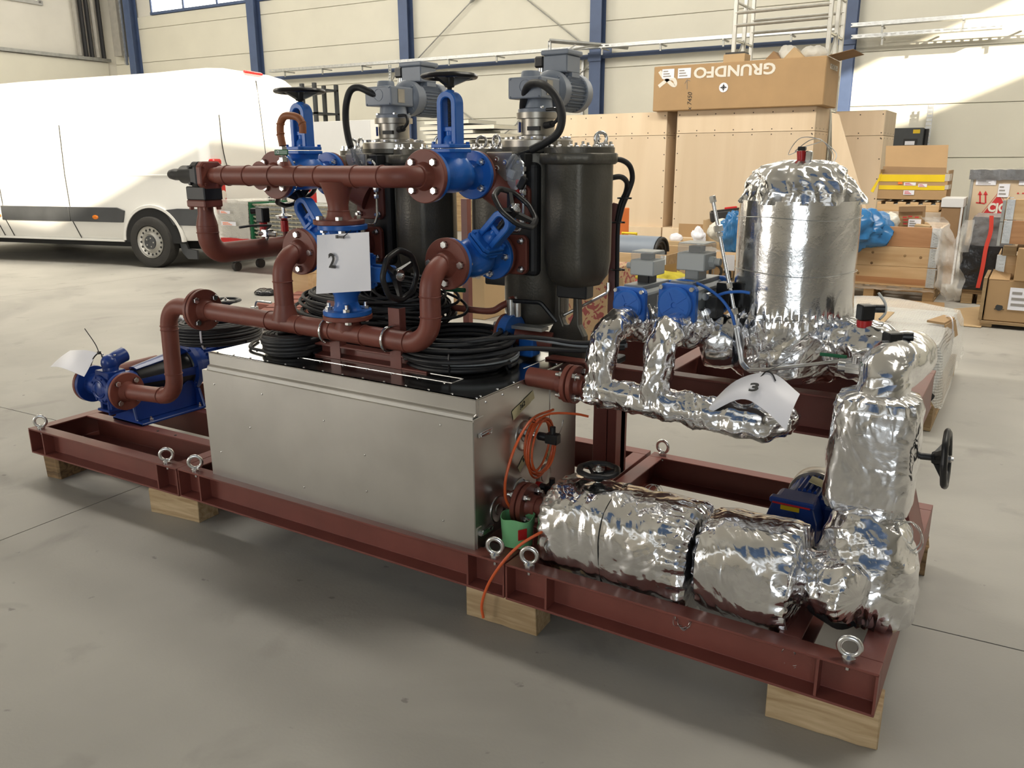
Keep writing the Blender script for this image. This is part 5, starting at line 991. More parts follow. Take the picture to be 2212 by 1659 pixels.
# red discharge spool: flange on the pump, elbow, riser, elbow, flange at the manifold
ds = thing('discharge_spool', 'red S-shaped pipe spool rising from the blue pump to the lower manifold', 'pipework', (-2.84, .18, .41))
flange(ds, (PX+.130, .18, PZ_), (1, 0, 0), .085, .016, x=(0, 0, 1))
pipe(ds, [(PX+.14, .18, PZ_), (-2.825, .18, PZ_+.025), (-2.812, .18, zm+.014), (-2.60, .18, zm+.014)], [.095, .095]); flange(ds, (-2.590, .18, zm+.013), (-1, 0, 0), .082, .016, x=(0, 0, 1), bolts=False)
for p, n in (((-2.92, .18, PZ_+.02), (1, 0, 0)), ((-2.822, .18, .545), (0, 0, 1)), ((-2.815, .18, .735), (0, 0, 1)), ((-2.815, .18, .752), (0, 0, 1))): weld(ds, p, n)
b = B()
for a in range(4):
    t = PI/4+a*PI/2; b.cyl((-2.5685, .18+.0625*math.cos(t), zm+.013+.0625*math.sin(t)), (-2.5682, .18+.0625*math.cos(t), zm+.013+.0625*math.sin(t)), .009, n=12)
obj('bolt_hole', b, 'black_rubber', man)
ss = thing('suction_spool', 'red suction pipe running back from the far side of the blue pump', 'pipework', (-3.45, .18, .41))
flange(ss, (PX-.130, .18, PZ_), (-1, 0, 0), .085, .016, x=(0, 0, 1)); pipe(ss, [(PX-.14, .18, PZ_), (PX-.22, .18, PZ_), (PX-.24, .60, PZ_)], .08)
s = thing('inlet_pipe', 'red inlet pipe leaving the left end of the stainless box behind the pump spool', 'pipework', (-2.5, .40, .45)); pipe(s, [(-2.405, .40, .50), (-2.62, .40, .50), (-2.66, .95, .50)], .08); flange(s, (-2.42, .40, .50), (-1, 0, 0), .07, .014, bolts=False, hub=.042)
# second small blue valve and handwheel behind the pump
s = thing('gate_valve', 'dark blue valve with black handwheel standing behind the blue pump motor', 'valve', (-2.95, 1.0, .45))
p = AY(487, 649, 1.10); b = B(); b.lathe((p[0], 1.10, .45), (0, 0, 1), [(.05, 0), (.06, .05), (.04, .1), (.03, .12), (.03, p[2]-.50), (.012, p[2]-.49), (.012, p[2]-.45)], 20); b.cyl((p[0]-.10, 1.1, .50), (p[0]+.10, 1.1, .50), .04); obj('body', b, 'pump_blue', s); handwheel(s, p, (0, 0, 1), .075); b = B(); b.cyl((p[0], 1.10, ZT-.02), (p[0], 1.10, .46), .035); obj('stand', b, 'oxide_red', s)
s = thing('ball_valve', 'steel ball valve with pale lever behind the lower manifold', 'valve', AY(550, 665, .95)); p = AY(550, 668, .95); b = B(); b.cyl((p[0], .95, .5), p, .014); b.box(p, (.03, .03, .03)); b.box(p+A3(-.01, 0, -.03), (.06, .025, .025)); obj('body', b, 'zinc', s, bev=.002); b = B(); b.tube(fillet([p, p+A3(.02, 0, .045), p+A3(.13, 0, .045)], .02), .006, 8); obj('lever', b, 'zinc', s)
# ================================================================ cable coils
def coil(name, label, c, R, r, turns, h, m='dark_cable', squash=1.0, seed=1, wob=.03, tiltx=0.0, tilty=0.0, layers=2, cat='cable coil', parent=None, yaw=0):
    rng = random.Random(seed); t = parent or thing(name, label, cat, c); c = np.asarray(c, float); per = 40; pts = []
    rows = max(1, turns//layers)
    for i in range(turns*per):
        k = i/per; lay = int(k//rows); f = (k % rows)/rows; f = f if lay % 2 == 0 else 1-f; a = 2*PI*i/per
        if i % per == 0: dr, dz, ox, oy = rng.uniform(-wob, wob)*R, rng.uniform(-.8, .8)*r, rng.uniform(-wob, wob)*R, rng.uniform(-wob, wob)*R; old = locals().get('new', (dr, dz, ox, oy)); new = (dr, dz, ox, oy)
        w = (i % per)/per; d = [old[q]*(1-w)+new[q]*w for q in range(4)]
        rr = R-lay*r*1.7+d[0]; x, y, z = rr*math.cos(a)+d[2], rr*squash*math.sin(a)+d[3], r+f*max(h-2*r, 0)+d[1]
        z = max(z, r)+tiltx*x+tilty*y; x, y = x*math.cos(yaw)-y*math.sin(yaw), x*math.sin(yaw)+y*math.cos(yaw); pts.append(c+A3(x, y, z))
    b = B(); b.tube(pts, r, 7); obj('cable', b, m, t, smooth=60); return t
def ctie(t, c, a, R, h, m='black_plastic', w=.004):
    d = A3(math.cos(a), math.sin(a), 0); p = np.asarray(c)+d*R; b = B(); b.tube([p+d*.03*math.cos(q)+A3(0, 0, h/2+(h/2+.008)*math.sin(q)) for q in np.linspace(0, 2*PI, 20)[:-1]], w, 6, True); obj('cable_tie', b, m, t)
c = (-2.03, .50, ZB+.002); t = coil('cable_coil', 'largest heap of coiled black cable behind the lower manifold on the box top', c, .29, .0068, 60, .20, seed=3, wob=.14, layers=7, squash=.50, tilty=.10)
coil('cable_coil', '', (-1.86, .54, ZB+.12), .22, .0055, 26, .10, seed=14, wob=.2, layers=4, squash=.55, tilty=.25, tiltx=-.12, parent=t)
ctie(t, c, 2.9, .25, .17)
c = (-1.500, .40, ZB+.001); t = coil('cable_coil', 'loose coil of thick black cable behind the right riser on the box top', c, .190, .0078, 30, .115, seed=5, wob=.10, layers=4, squash=.95)
coil('cable_coil', '', (-1.47, .41, ZB+.02), .19, .006, 2, .03, 'grey_cable', seed=8, wob=.04, layers=1, parent=t)
ctie(t, c, -1.1, .165, .085); ctie(t, c, .2, .165, .085)
b = B(); b.tube(spline([(-1.60, .23, ZB+.04), (-1.45, .225, ZB+.05), (-1.30, .33, ZB+.07), (-1.22, .40, ZB+.085), (-1.08, .52, ZB+.07), (-.95, .60, ZB+.08)], 8), .0085, 9); obj('cable', b, 'dark_cable', t)
b = B(); b.tube(spline([(-1.45, .52, ZB+.06), (-1.30, .48, ZB+.10), (-1.20, .45, ZB+.11), (-1.08, .54, ZB+.085), (-.95, .62, ZB+.085)], 8), .0085, 9); obj('cable', b, 'grey_cable', t)
b = B(); b.tube(spline([(-1.55, .27, ZB+.075), (-1.35, .30, ZB+.115), (-1.22, .42, ZB+.12), (-1.08, .53, ZB+.095), (-.95, .61, ZB+.10)], 8), .0078, 9); obj('cable', b, 'dark_cable', t)
c = (-2.125, .215, ZB+.001); t = coil('cable_coil', 'small neat coil of black cable under the left riser on the box top', c, .108, .0088, 16, .085, seed=9, wob=.05, layers=3)
b = B(); b.tube(spline([(-2.20, .14, ZB+.01), (-2.30, .16, ZB+.008), (-2.36, .22, ZB+.008), (-2.395, .28, ZB+.006)], 8), .006, 8); obj('cable_end', b, 'dark_cable', t)
c = (-3.24, .74, .545); t = coil('cable_coil', 'tight flat coil of black cable with white ties lying on the blue pump motor', c, .215, .0072, 34, .10, seed=12, wob=.015, layers=5)
for a in (-1.0, -2.7, .9): ctie(t, c, a, .19, .10, 'paper', .005)
# --- drain line, butterfly valve behind the box, right rear
s = thing('drain_pipe', 'thin red drain pipe with steel ball valve at the foot of the right filter', 'pipework', AY(1000, 665, .62))
L_ = [AY(960, 662, .60), AY(1010, 668, .60), AY(1060, 672, .60), AY(1085, 660, .62), AY(1110, 648, .66), AY(1135, 640, .70)]
b = B(); b.tube(spline(L_[:5], 5), .0125, 12); obj('pipe', b, 'oxide_red_pipe', s); b = B(); b.tube([L_[4]-(L_[5]-L_[4])*.3, L_[4]], .017, 8); obj('union', b, 'oxide_red_pipe', s)
d = L_[5]-L_[4]; b = B(); b.hexa(L_[4], d, .028, .02); b.cyl(L_[4], L_[5], .012); b.hexa(L_[4]+d*.35, d, .032, .03); b.hexa(L_[4]+d*.75, d, .030, .02); b.cyl(L_[4]+d*.5, L_[4]+d*.5+A3(0, 0, .03), .008); obj('ball_valve', b, 'zinc', s, smooth=30)
s = thing('butterfly_valve', 'blue lined valve with steel stem and small blue cover behind the right cable coil', 'valve', AY(1110, 720, .60))
q = AY(1095, 722, .58); b = B(); b.cyl(q, q+A3(.035, 0, 0), .075, n=36); obj('wafer_body', b, 'valve_blue', s); flange(s, q, (-1, 0, 0), .075, .014, head=True, bc=.058, hub=0); b = B(); b.cyl((q[0]+.017, q[1], q[2]+.07), (q[0]+.017, q[1], q[2]+.13), .014, n=12); b.cyl((q[0]+.045, q[1], q[2]+.07), (q[0]+.045, q[1], q[2]+.12), .014, n=12); obj('stem', b, 'zinc', s); b = B(); b.box((q[0]+.095, q[1], q[2]-.03), (.06, .06, .075)); obj('cover', b, 'valve_blue', s, smooth=0, bev=.006); b = B(); b.box((q[0]+.09, q[1], q[2]+.035), (.14, .05, .012)); obj('bracket', b, 'dull_galvanised', s, smooth=0)
b = B(); b.tube(fillet([(q[0]+.02, q[1], q[2]+.125), (q[0]+.13, q[1]+.02, q[2]+.125), (q[0]+.19, q[1]+.03, q[2]+.06)], .03), .008, 8); obj('lever', b, 'black_plastic', s)
b = B(); b.cyl((q[0]-.014, q[1], q[2]), (q[0]-.05, q[1], q[2]), .034, n=20); b.cyl((q[0]+.035, q[1], q[2]), (q[0]+.16, q[1]+.05, q[2]-.02), .034, n=20); obj('pipe', b, 'oxide_red_pipe', s)
b = B(); b.tube([AY(993, 790, .40), AY(993, 776, .40)], .016, 12); obj('stub_pipe', b, 'oxide_red_pipe', tag_s := thing('tank_nozzle', 'short red stub pipe through the box top beside the bracket', 'pipe', AZ(993, 790, ZB)))
p = AZ(993, 787, ZB); b = B(); b.torus(p+A3(0, 0, .002), (0, 0, 1), .055, .0015, 32, 6); obj('cover_ring', b, 'zinc', tag_s)
obj('lever', B().tube([AY(965, 625, .45), AY(1004, 627, .45)], .008, 8), 'green_grip', thing('valve_lever', 'dark green valve lever poking out beside the right riser', 'lever', AY(985, 626, .45)))
# sheet 1 on the blue pump
P = [AY(108, 793, .10), AY(180, 812, .06), AY(212, 764, .17), AY(152, 757, .20)]
t = sheet(P, 'blank backed white sheet tied to the blue pump at far left', None, None, 0, None, None, sag=.02)
b = B(); b.tube(spline([AY(214, 762, .17), AY(205, 742, .17), AY(183, 710, .17)], 4), .0022, 5); b.tube(spline([AY(196, 790, .14), AY(203, 772, .14), AY(216, 762, .17), AY(222, 775, .18)], 4), .003, 5); b.box(AY(214, 762, .17), (.012, .012, .012)); obj('cable_tie', b, 'black_plastic', t)
# ================================================================ van
mat('van_white', (.83, .82, .78), .30, 0, .03, 1.2, **{'Coat Weight': .4}); mat('van_trim', (.055, .058, .062), .55, 0, .15, 4); mat('tyre', (.035, .033, .03), .8, 0, .25, 9, .2, 60); mat('wheel_steel', (.45, .44, .41), .4, .7, .15, 9); mat('wheel_dark', (.02, .02, .02), .7); mat('lamp_red', (.55, .02, .02), .15, 0, .05); mat('amber', (.80, .22, .02), .2, 0, .05); mat('lens_clear', (.75, .75, .75), .1, .5, 0); mat('under', (.02, .02, .02), .9); mat('glass_dark', (.03, .04, .045), .05)
VO = A3(-9.99, 5.12, 0); VU = unit(A3(.973, .23, 0)); VV = A3(-VU[1], VU[0], 0); RV = np.stack([VU, VV, A3(0, 0, 1)], 1)
vn = thing('van', 'dirty white high roof panel van parked at the left rear', 'van', VO, RV)
V3 = lambda u, v, z: VO+VU*u+VV*v+A3(0, 0, z)
Wd = 2.46
def sect(z0, ztop, v0=0.0, lean=.16):              # cross section of the body at one station
    h = ztop; pts = [(.03+v0, z0), (v0, z0+.06), (v0-.01, .62), (v0-.01, .80), (v0, .86), (v0+.005, 1.25), (v0+.03, 1.75), (v0+.08, h-.42), (v0+.13, h-.2), (v0+.21, h-.07), (v0+.36, h-.01), (v0+.7, h+.02)]
    r = [(Wd-a, z) for a, z in pts[::-1]]; return pts+r
st = [(-5.15, .45, 1.05, .18), (-4.95, .36, 1.30, .06), (-4.4, .34, 1.55, .0), (-3.75, .34, 2.35, .0), (-3.3, .34, 2.50, 0), (-2.4, .34, 2.53, 0), (0, .36, 2.57, 0), (.45, .37, 2.59, .0), (.80, .38, 2.60, .004), (.95, .39, 2.575, .012), (1.02, .41, 2.50, .03), (1.04, .44, 2.34, .06)]
def body():
    rings = []
    for u, z0, h, v in st:
        s = sect(z0, max(h, 1.35), v)
        if h < 1.35: s = [(a, z0+(z-z0)*(h-z0)/(1.35-z0)) for a, z in s]
        rings.append([V3(u+(.10*max(0, (z-.9))/1.7*-1 if u > .9 else 0), a, z) for a, z in s])
    b = B(); b.loft(rings); return b
bo = obj('body', body(), 'van_white', vn, smooth=32)
def arch_cut(b, u): pass
def vbox(nm, u0, u1, v0, v1, z0, z1, m, par=vn, bev=.004): b = B(); b.box(V3((u0+u1)/2, (v0+v1)/2, (z0+z1)/2), (u1-u0, v1-v0, z1-z0), RV); return obj(nm, b, m, par, smooth=0, bev=bev)
def vprism(nm, poly, v0, v1, m, par=vn, bev=.003): b = B(); b.prism(poly, V3(0, v0, 0), VU, (0, 0, 1), VV*(v1-v0)); return obj(nm, b, m, par, smooth=0, bev=bev)
vprism('rub_strip', [(-5.0, .60), (-2.86, .60), (-2.86, .80), (-5.0, .80)], -.035, .01, 'van_trim'); vprism('rub_strip', [(-2.72, .60), (-1.45, .60), (-1.45, .80), (-2.72, .80)], -.035, .01, 'van_trim'); vprism('rub_strip', [(-1.43, .60), (-.52, .60), (-.50, .66), (-.47, .76), (-.60, .80), (-1.43, .80)], -.035, .01, 'van_trim'); vprism('rub_strip', [(.34, .58), (.95, .58), (.95, .80), (.42, .80), (.18, .775), (.26, .70)], -.035, .01, 'van_trim')
k = 26; arc = [(.0+.50*math.cos(t)-.02, .36+.47*math.sin(t)) for t in np.linspace(-.05, PI+.05, k)]
vprism('wheel_arch', arc, -.025, .05, 'under', bev=0)
arc2 = [(.51*math.cos(t)-.02, .36+.485*math.sin(t)) for t in np.linspace(0, PI, k)]+[(.47*math.cos(t)-.02, .36+.445*math.sin(t)) for t in np.linspace(PI, 0, k)]; vprism('arch_lip', arc2, -.04, .02, 'van_white')
for z0, z1 in ((.345, .36),): vbox('sill_trim', -4.2, -.55, -.01, .03, z0-.012, z1, 'van_white')
for u in (-2.88, -2.70, -1.44):
    b = B(); b.tube([V3(u+.13, -.004, .37), V3(u+.02, -.012, .6), V3(u, -.008, .85), V3(u-.02, .0, 1.25), V3(u-.03, .03, 1.9)], .006, 6); obj('door_gap', b, 'under', vn)
vbox('door_rail', -1.42, .35, -.003, .01, 1.22, 1.24, 'van_white'); vbox('fuel_flap', -1.44, -1.2, -.006, .01, 1.02, 1.23, 'van_white')
for u in (-2.79, -.98):
    b = B(); b.sph(V3(u, -.037, .665), (.055, .012, .030), 14, 8, RV); obj('side_marker', b, 'amber', vn)
def vwheel(u, v, out=-1):
    c = V3(u, v, .345); ax = VV*out; w = thing('x', '', ''); bpy.data.objects.remove(w)
    b = B(); b.lathe(c-ax*.10, ax, [(.20, 0), (.30, .0), (.335, .02), (.345, .05), (.345, .17), (.335, .20), (.30, .215), (.23, .205), (.215, .18)], 48, caps=False); t = obj('tyre', b, 'tyre', vn)
    for s in range(36):
        a = 2*PI*s/36; x, y, z = basis(ax); d = x*math.cos(a)+y*math.sin(a)
    b = B(); b.lathe(c+ax*.06, ax, [(.02, .035), (.10, .035), (.115, .05), (.15, .02), (.185, .02), (.205, .03), (.215, .04), (.218, .02), (.20, -.05)], 40, caps=False); r = obj('rim', b, 'wheel_steel', t)
    x, y, z = basis(ax, VU)
    for s in range(16):
        a = 2*PI*s/16; p = c+ax*.083+(x*math.cos(a)+y*math.sin(a))*.168; q = B(); q.lathe(p-ax*.006, ax, [(.016, 0), (.016, .005)], 12); obj('rim_hole', q, 'wheel_dark', t)
    q = B(); q.lathe(c+ax*.092, ax, [(.095, 0), (.092, .012), (.03, .016), (.028, .012)], 28); obj('hub_cap', q, 'van_trim', t)
    for s in range(5):
        a = 2*PI*s/5; p = c+ax*.104+(x*math.cos(a)+y*math.sin(a))*.06; q = B(); q.hexa(p, ax, .02, .008); obj('wheel_nut', q, 'wheel_steel', t)
vwheel(-.05, .03); vwheel(-4.2, .03); vwheel(-.05, Wd-.03, 1); vwheel(-4.2, Wd-.03, 1)
vprism('mud_flap', [(.27, .56), (.36, .54), (.46, .26), (.60, .24), (.60, .12), (.44, .12), (.36, .20)], .06, .10, 'van_trim')
vbox('chassis', -4.6, .9, .25, Wd-.25, .24, .42, 'under')
vbox('rear_bumper', .75, 1.09, .04, Wd-.04, .36, .62, 'van_white', bev=.03)
for z0, z1, mm in ((.80, 1.12, 'lamp_red'), (1.34, 1.42, 'lamp_red'), (1.12, 1.34, 'lamp_red')):
    pass
for v in (.02, Wd-.22): l = vbox('tail_lamp', .955, 1.055, v, v+.20, .74, 1.14, 'lamp_red', bev=.02); vbox('upper_lamp', .95, 1.05, v, v+.17, 1.36, 1.44, 'lamp_red', l, .02); b = B(); b.cyl(V3(1.05, v+.12, .98), V3(1.062, v+.12, .98), .06, n=20); obj('reverse_lens', b, 'lens_clear', l)
b = B(); b.box(V3(.905, Wd*.5, 2.602), (.05, .40, .035), RV@ry(.4)); obj('brake_lamp', b, 'lamp_red', vn, smooth=0, bev=.01)
b = B(); b.tube([V3(1.048, Wd/2, .62), V3(1.012, Wd/2, 1.3), V3(.975, Wd/2, 2.0), V3(.94, Wd/2, 2.5)], .007, 6); b.tube(spline([V3(1.0, .28, 2.0), V3(1.02, .27, 1.55), V3(1.035, .36, 1.28), V3(1.03, .7, 1.18), V3(1.03, 1.0, 1.15)], 6), .006, 6); obj('door_gap', b, 'under', vn)
text('MASTER', 'lettering', 'van_trim', vn, V3(1.052, 1.38, .86), VV, (0, 0, 1), .13, bold=.004, ext=.002); text('TDI', 'lettering', 'lamp_red', vn, V3(1.052, 2.0, .92), VV, (0, 0, 1), .10, bold=.003, ext=.002)
b = B(); b.box(V3(1.06, Wd/2, .70), (.02, .52, .11), RV); obj('number_plate', b, 'paper', vn, smooth=0)
# ================================================================ stored goods at the back of the hall
wood('plywood', (.72, .575, .41), (.65, .505, .345), 2, 1.1, .6); wood('pine', (.68, .48, .27), (.52, .33, .16), 0, 5, .55); wood('pine_red', (.50, .27, .13), (.36, .17, .07), 0, 5, .55); wood('pallet_wood', (.42, .29, .15), (.27, .17, .08), 0, 7, .75); wood('red_wood', (.30, .10, .07), (.18, .06, .045), 0, 7, .7)
mat('cardboard', (.40, .255, .125), .75, 0, .07, 2.5); mat('cardboard_pale', (.47, .33, .18), .75, 0, .07, 2.5); mat('cardboard_dark', (.28, .17, .085), .8, 0, .1, 3); mat('print_white', (.72, .68, .60), .7, 0, 0); mat('print_red', (.55, .03, .035), .6, 0, 0); mat('print_grey', (.30, .28, .26), .7, 0, 0); mat('nail', (.07, .05, .035), .6, 0, 0)
mat('tape_yellow', (.78, .56, .02), .3, 0, .04, 6); mat('scaffold', (.50, .49, .45), .4, .8, .12, 9); mat('cabinet_dark', (.05, .055, .06), .45, 0, .06); mat('sheet_white', (.68, .68, .68), .4, 0, .03, 2); mat('case_black', (.03, .028, .027), .5, 0, .1); mat('roll_grey', (.20, .235, .29), .5, 0, .06, 3); mat('orange', (.85, .20, .03), .45, 0, .05); mat('strap_red', (.65, .06, .04), .4, 0, .05); mat('blue_film', (.03, .16, .38), .25, 0, .2, 9, .5, 14); mat('white_film', (.68, .66, .58), .3, 0, .1, 9, .5, 14); mat('black_film', (.018, .018, .02), .18, 0, .1, 9, .8, 18); mat('grey_film', (.16, .16, .165), .22, 0, .25, 6, .9, 14)
clear('stretch_film', (.88, .88, .86), .30, .12, .9, 22); clear('milky_film', (.80, .78, .72), .55, .2, .6, 60)
m = mat('yellow_cloth', (.48, .40, .03), .8, 0, .2, 14, .6, 30); m = mat('striped_cloth', (.35, .06, .06), .8, 0, .5, 20)
def slab(name, x0, x1, y0, y1, z0, z1, m, par, bev=.003, R=None, c=None):
    b = B(); b.box(((x0+x1)/2, (y0+y1)/2, (z0+z1)/2) if c is None else c, (abs(x1-x0), abs(y1-y0), abs(z1-z0)), R); return obj(name, b, m, par, smooth=0, bev=bev)
def crate(label, xa, xb, y, dep, z0, z1, seam, nails=True):
    t = thing('plywood_crate', label, 'crate', ((xa+xb)/2, y+dep/2, z0), None, 'tall plywood crates')
    for z_, zz in ((z0, seam-.003), (seam+.003, z1)):
        slab('panel', xa+.012, xb-.012, y, y+.012, z_, zz, 'plywood', t, .001); slab('panel', xa, xa+.012, y, y+dep, z_, zz, 'plywood', t, .001); slab('panel', xb-.012, xb, y, y+dep, z_, zz, 'plywood', t, .001)
    slab('top_panel', xa, xb, y, y+dep, z1, z1+.012, 'plywood', t, .001); slab('back_panel', xa, xb, y+dep-.012, y+dep, z0, z1, 'plywood', t, .001)
    b = B()
    n = int((xb-xa)/.3)
    for i in range(n+1):
        x = xa+.04+(xb-xa-.08)*i/n
        for z in (z1-.05, seam+.04, seam-.04): b.cyl((x, y-.001, z), (x, y+.001, z), .011, n=6)
    for k in range(6):
        z = z0+.15+(seam-z0-.2)*k/5
        for x in (xa+.03, xb-.03): b.cyl((x, y-.001, z), (x, y+.001, z), .011, n=6)
    for i in range(4):
        for z in (seam+.04, seam-.04): yy = y+.1+(dep-.2)*i/3; b.cyl((xb-.001, yy, z), (xb+.001, yy, z), .011, n=6)
    obj('nail_heads', b, 'nail', t, kind='stuff'); return t
YC = 11.5
def cx(px, y=YC, py=300): return AY(px, py, y)[0]
base = thing('crate_base', 'long pale wooden base under the tall plywood crates', 'wooden base', (-4.8, YC, 0))
for i, (x0, x1) in enumerate(((-8.6, -6.9), (-6.9, -5.2), (-5.2, -2.75))): slab('plank', x0+.01, x1-.01, YC-.03, YC+.9, .002, .29, 'plywood', base, .003)
cA = crate('plywood crate half hidden behind the right filter, left of the open black gap', cx(1195), cx(1437), YC+.05, .95, .29, 2.16, 1.80)
cB = crate('plywood crate standing directly under the large brown carton', cx(1461), cx(1758), YC, .95, .29, 2.16, 1.82)
cC = crate('plywood crate at the right behind the leaning board', cx(1800, 12.6), cx(1908, 12.6), 12.6, 1.1, .02, 2.13, 1.76)
b = B(); q = [AY(x, y, 11.25) for x, y in ((1797, 243), (1812, 247), (1893, 525), (1797, 545))]; b.loft([q, [p+A3(.0, .018, 0) for p in q]]); t = thing('plywood_board', 'plywood board leaning between the two rightmost plywood crates', 'board', (q[3][0], 11.25, 0)); b.bx(q[3][0], q[2][0], 11.25, 11.268, 0.001, q[3][2]); obj('board', b, 'plywood', t, smooth=0)
# ---- long carton
y = YC-.12; p0, p1 = AY(1409, 243.5, y), AY(1776, 231, y); zt = AY(1600, 132, y)[2]; zb_ = 2.174; xg0, xg1 = cx(1411, y, 200), cx(1782, y, 180)
g = thing('large_carton', 'long brown printed carton lying on top of the plywood crates', 'carton', ((xg0+xg1)/2, y+.4, zb_))
gb = slab('carton_body', xg0, xg1, y, y+.92, zb_, zt, 'cardboard', g, .012)
b = B(); q = [(xg1, y+.05, zt), (xg1, y+.85, zt), (xg1+.36, y+.80, zt+.06), (xg1+.33, y+.1, zt+.07)]; b.loft([q, [(a, c, d+.006) for a, c, d in q]]); obj('open_flap', b, 'cardboard_dark', g, smooth=0)
yf = y-.004; G = lambda px, py: AY(px, py, yf)
cz = G(1585, 151.5); wpx = abs(G(1674.5, 150)[0]-G(1495.7, 150)[0]); text('GRUNDFO', 'lettering', 'print_white', g, cz, A3(-wpx/1.083, 0, 0), (0, 0, -1), .22, bold=.007, ext=.001)
def ribbon(pts, w, m, nm='logo_stroke'):
    P = [G(*p) for p in pts]; b = B(); P = spline(P, 5); V = []
    for i in range(len(P)):
        d = unit(np.array(P[min(i+1, len(P)-1)])-np.array(P[max(i-1, 0)])); n = np.array([-d[2], 0, d[0]]); V.append([P[i]+n*w, P[i]-n*w])
    L_ = np.array(V).reshape(-1, 3); F = [[2*i, 2*i+1, 2*i+3, 2*i+2] for i in range(len(P)-1)]; b.add(L_, F); obj(nm, b, m, g, smooth=0)
ribbon([(1425, 154), (1432, 165), (1440, 172), (1452, 183), (1458, 184), (1459, 178), (1455, 171), (1446, 170), (1434, 178), (1423, 187)], .028, 'print_white')
def sticker(px0, px1, py0, py1, par, yy, lines=True, m='paper', nm='sticker', dark='print_grey'):
    a, c = AY(px0, py0, yy), AY(px1, py1, yy); s = slab(nm, a[0], c[0], yy-.003, yy, a[2], c[2], m, par, 0)
    if lines:
        w, h = c[0]-a[0], a[2]-c[2]
        for k in range(3): slab('print_bar', a[0]+w*.1, a[0]+w*(.5+.12*k), yy-.0045, yy-.003, a[2]-h*(.18+.26*k), a[2]-h*(.30+.26*k), dark, s, 0)
    return s
sticker(1431, 1456, 150, 169, g, yf); sticker(1465, 1492, 148, 168, g, yf)
tg = B(); tg.cyl(G(1563, 189)+A3(0, -.003, 0), G(1563, 189), .072, n=30); tgo = obj('round_label', tg, 'paper', g)
b = B(); c_ = G(1563, 189)+A3(0, -.005, 0)
for k in range(4): a = PI*k/4; b.box(c_, (.11 if k % 2 == 0 else .06, .002, .008), ry(a))
for k in range(4): a = PI/2*k; b.box(c_+A3(math.cos(a)*.028, 0, math.sin(a)*.028), (.02, .002, .02), ry(PI/4))
obj('target_mark', b, 'ink', tgo, smooth=0)
text('x 7450', 'handwriting', 'ink', g, G(1490, 219), A3(0, 0, 1.0), A3(-1, 0, 0), .10, shear=.2); b = B(); b.tube([G(1484, 193), G(1484, 172)], .004, 4); b.tube([G(1479, 181), G(1484, 172), G(1491, 175)], .004, 4); obj('drawn_arrow', b, 'print_grey', g)
text('GRUNDFOS', 'lettering', 'print_white', g, A3(xg1+.004, y+.5, zt-.12), A3(0, -1, 0), A3(0, 0, -1), .10, bold=.003, ext=.001)
for i, (px0, px1, py0, py1, m_, lb) in enumerate(((1563, 1608, 118, 134, 'cardboard_pale', 'small open box on top of the long brown carton, at its middle'), )):
    a, c = AY(px0, py0, y+.3), AY(px1, py1, y+.3); t = thing('small_carton', lb, 'carton', ((a[0]+c[0])/2, y+.4, zt)); slab('body', a[0], c[0], y+.3, y+.6, zt, a[2], m_, t); slab('contents', a[0]+.02, c[0]-.02, y+.32, y+.58, a[2], a[2]+.03, 'case_black', t)
for i, (px, py, s, an, m_, lb) in enumerate(((1672, 122, .17, .8, 'cardboard_dark', 'tilted dark edged box poking out of the long carton'), (1717, 113, .22, .75, 'cardboard_pale', 'tilted beige box between two plastic bags on the long carton'))):
    p = AY(px, py, y+.35); t = thing('small_carton', lb, 'carton', (p[0], y+.4, zt)); b = B(); b.box((p[0], y+.42, zt+.03), (s, .25, s), ry(an)); obj('body', b, m_, t, smooth=0, bev=.004)
for i, (px, py, sx, sz, lb) in enumerate(((1705, 112, .15, .14, 'clear plastic bag left of the beige box on the long carton'), (1757, 110, .20, .12, 'white plastic bag at the right end on the long carton'))):
    p = AY(px, py, y+.5); t = thing('plastic_bag', lb, 'bag', (p[0], y+.5, zt)); bag(t, (p[0], y+.5, zt+sz*.75), (sx, .15, sz), 4+i*5, 'milky_film', n=30, amp=.5, f=9)
# ---- tower scaffold behind
ys = 13.0; t = thing('tower_scaffold', 'grey aluminium tower scaffold standing behind the long carton', 'scaffold', (-3.6, ys, 0))
xl_, xr_ = AY(1590, 20, ys)[0], AY(1792, 60, ys)[0]
for xx in (xl_, xr_):
    for yy in (ys, ys+.55, ys+1.0): b = B(); b.bx(xx-.035, xx+.035, yy-.025, yy+.025, .002, 5.2); obj('leg', b, 'scaffold', t, smooth=0, bev=.006)
    for k in range(8): z = .4+.6*k; b = B(); b.tube([(xx, ys, z), (xx, ys+1.0, z)], .022, 8); obj('rung', b, 'scaffold', t)
    b = B(); b.tube([(xx, ys, 2.9), (xx, ys+.55, 3.45)], .018, 8); obj('diagonal', b, 'scaffold', t)
for yy in (ys, ys+1.0):
    for z in (3.62, 3.82): b = B(); b.tube([(xl_, yy, z), (xr_, yy, z)], .028, 8); obj('guard_rail', b, 'scaffold', t)
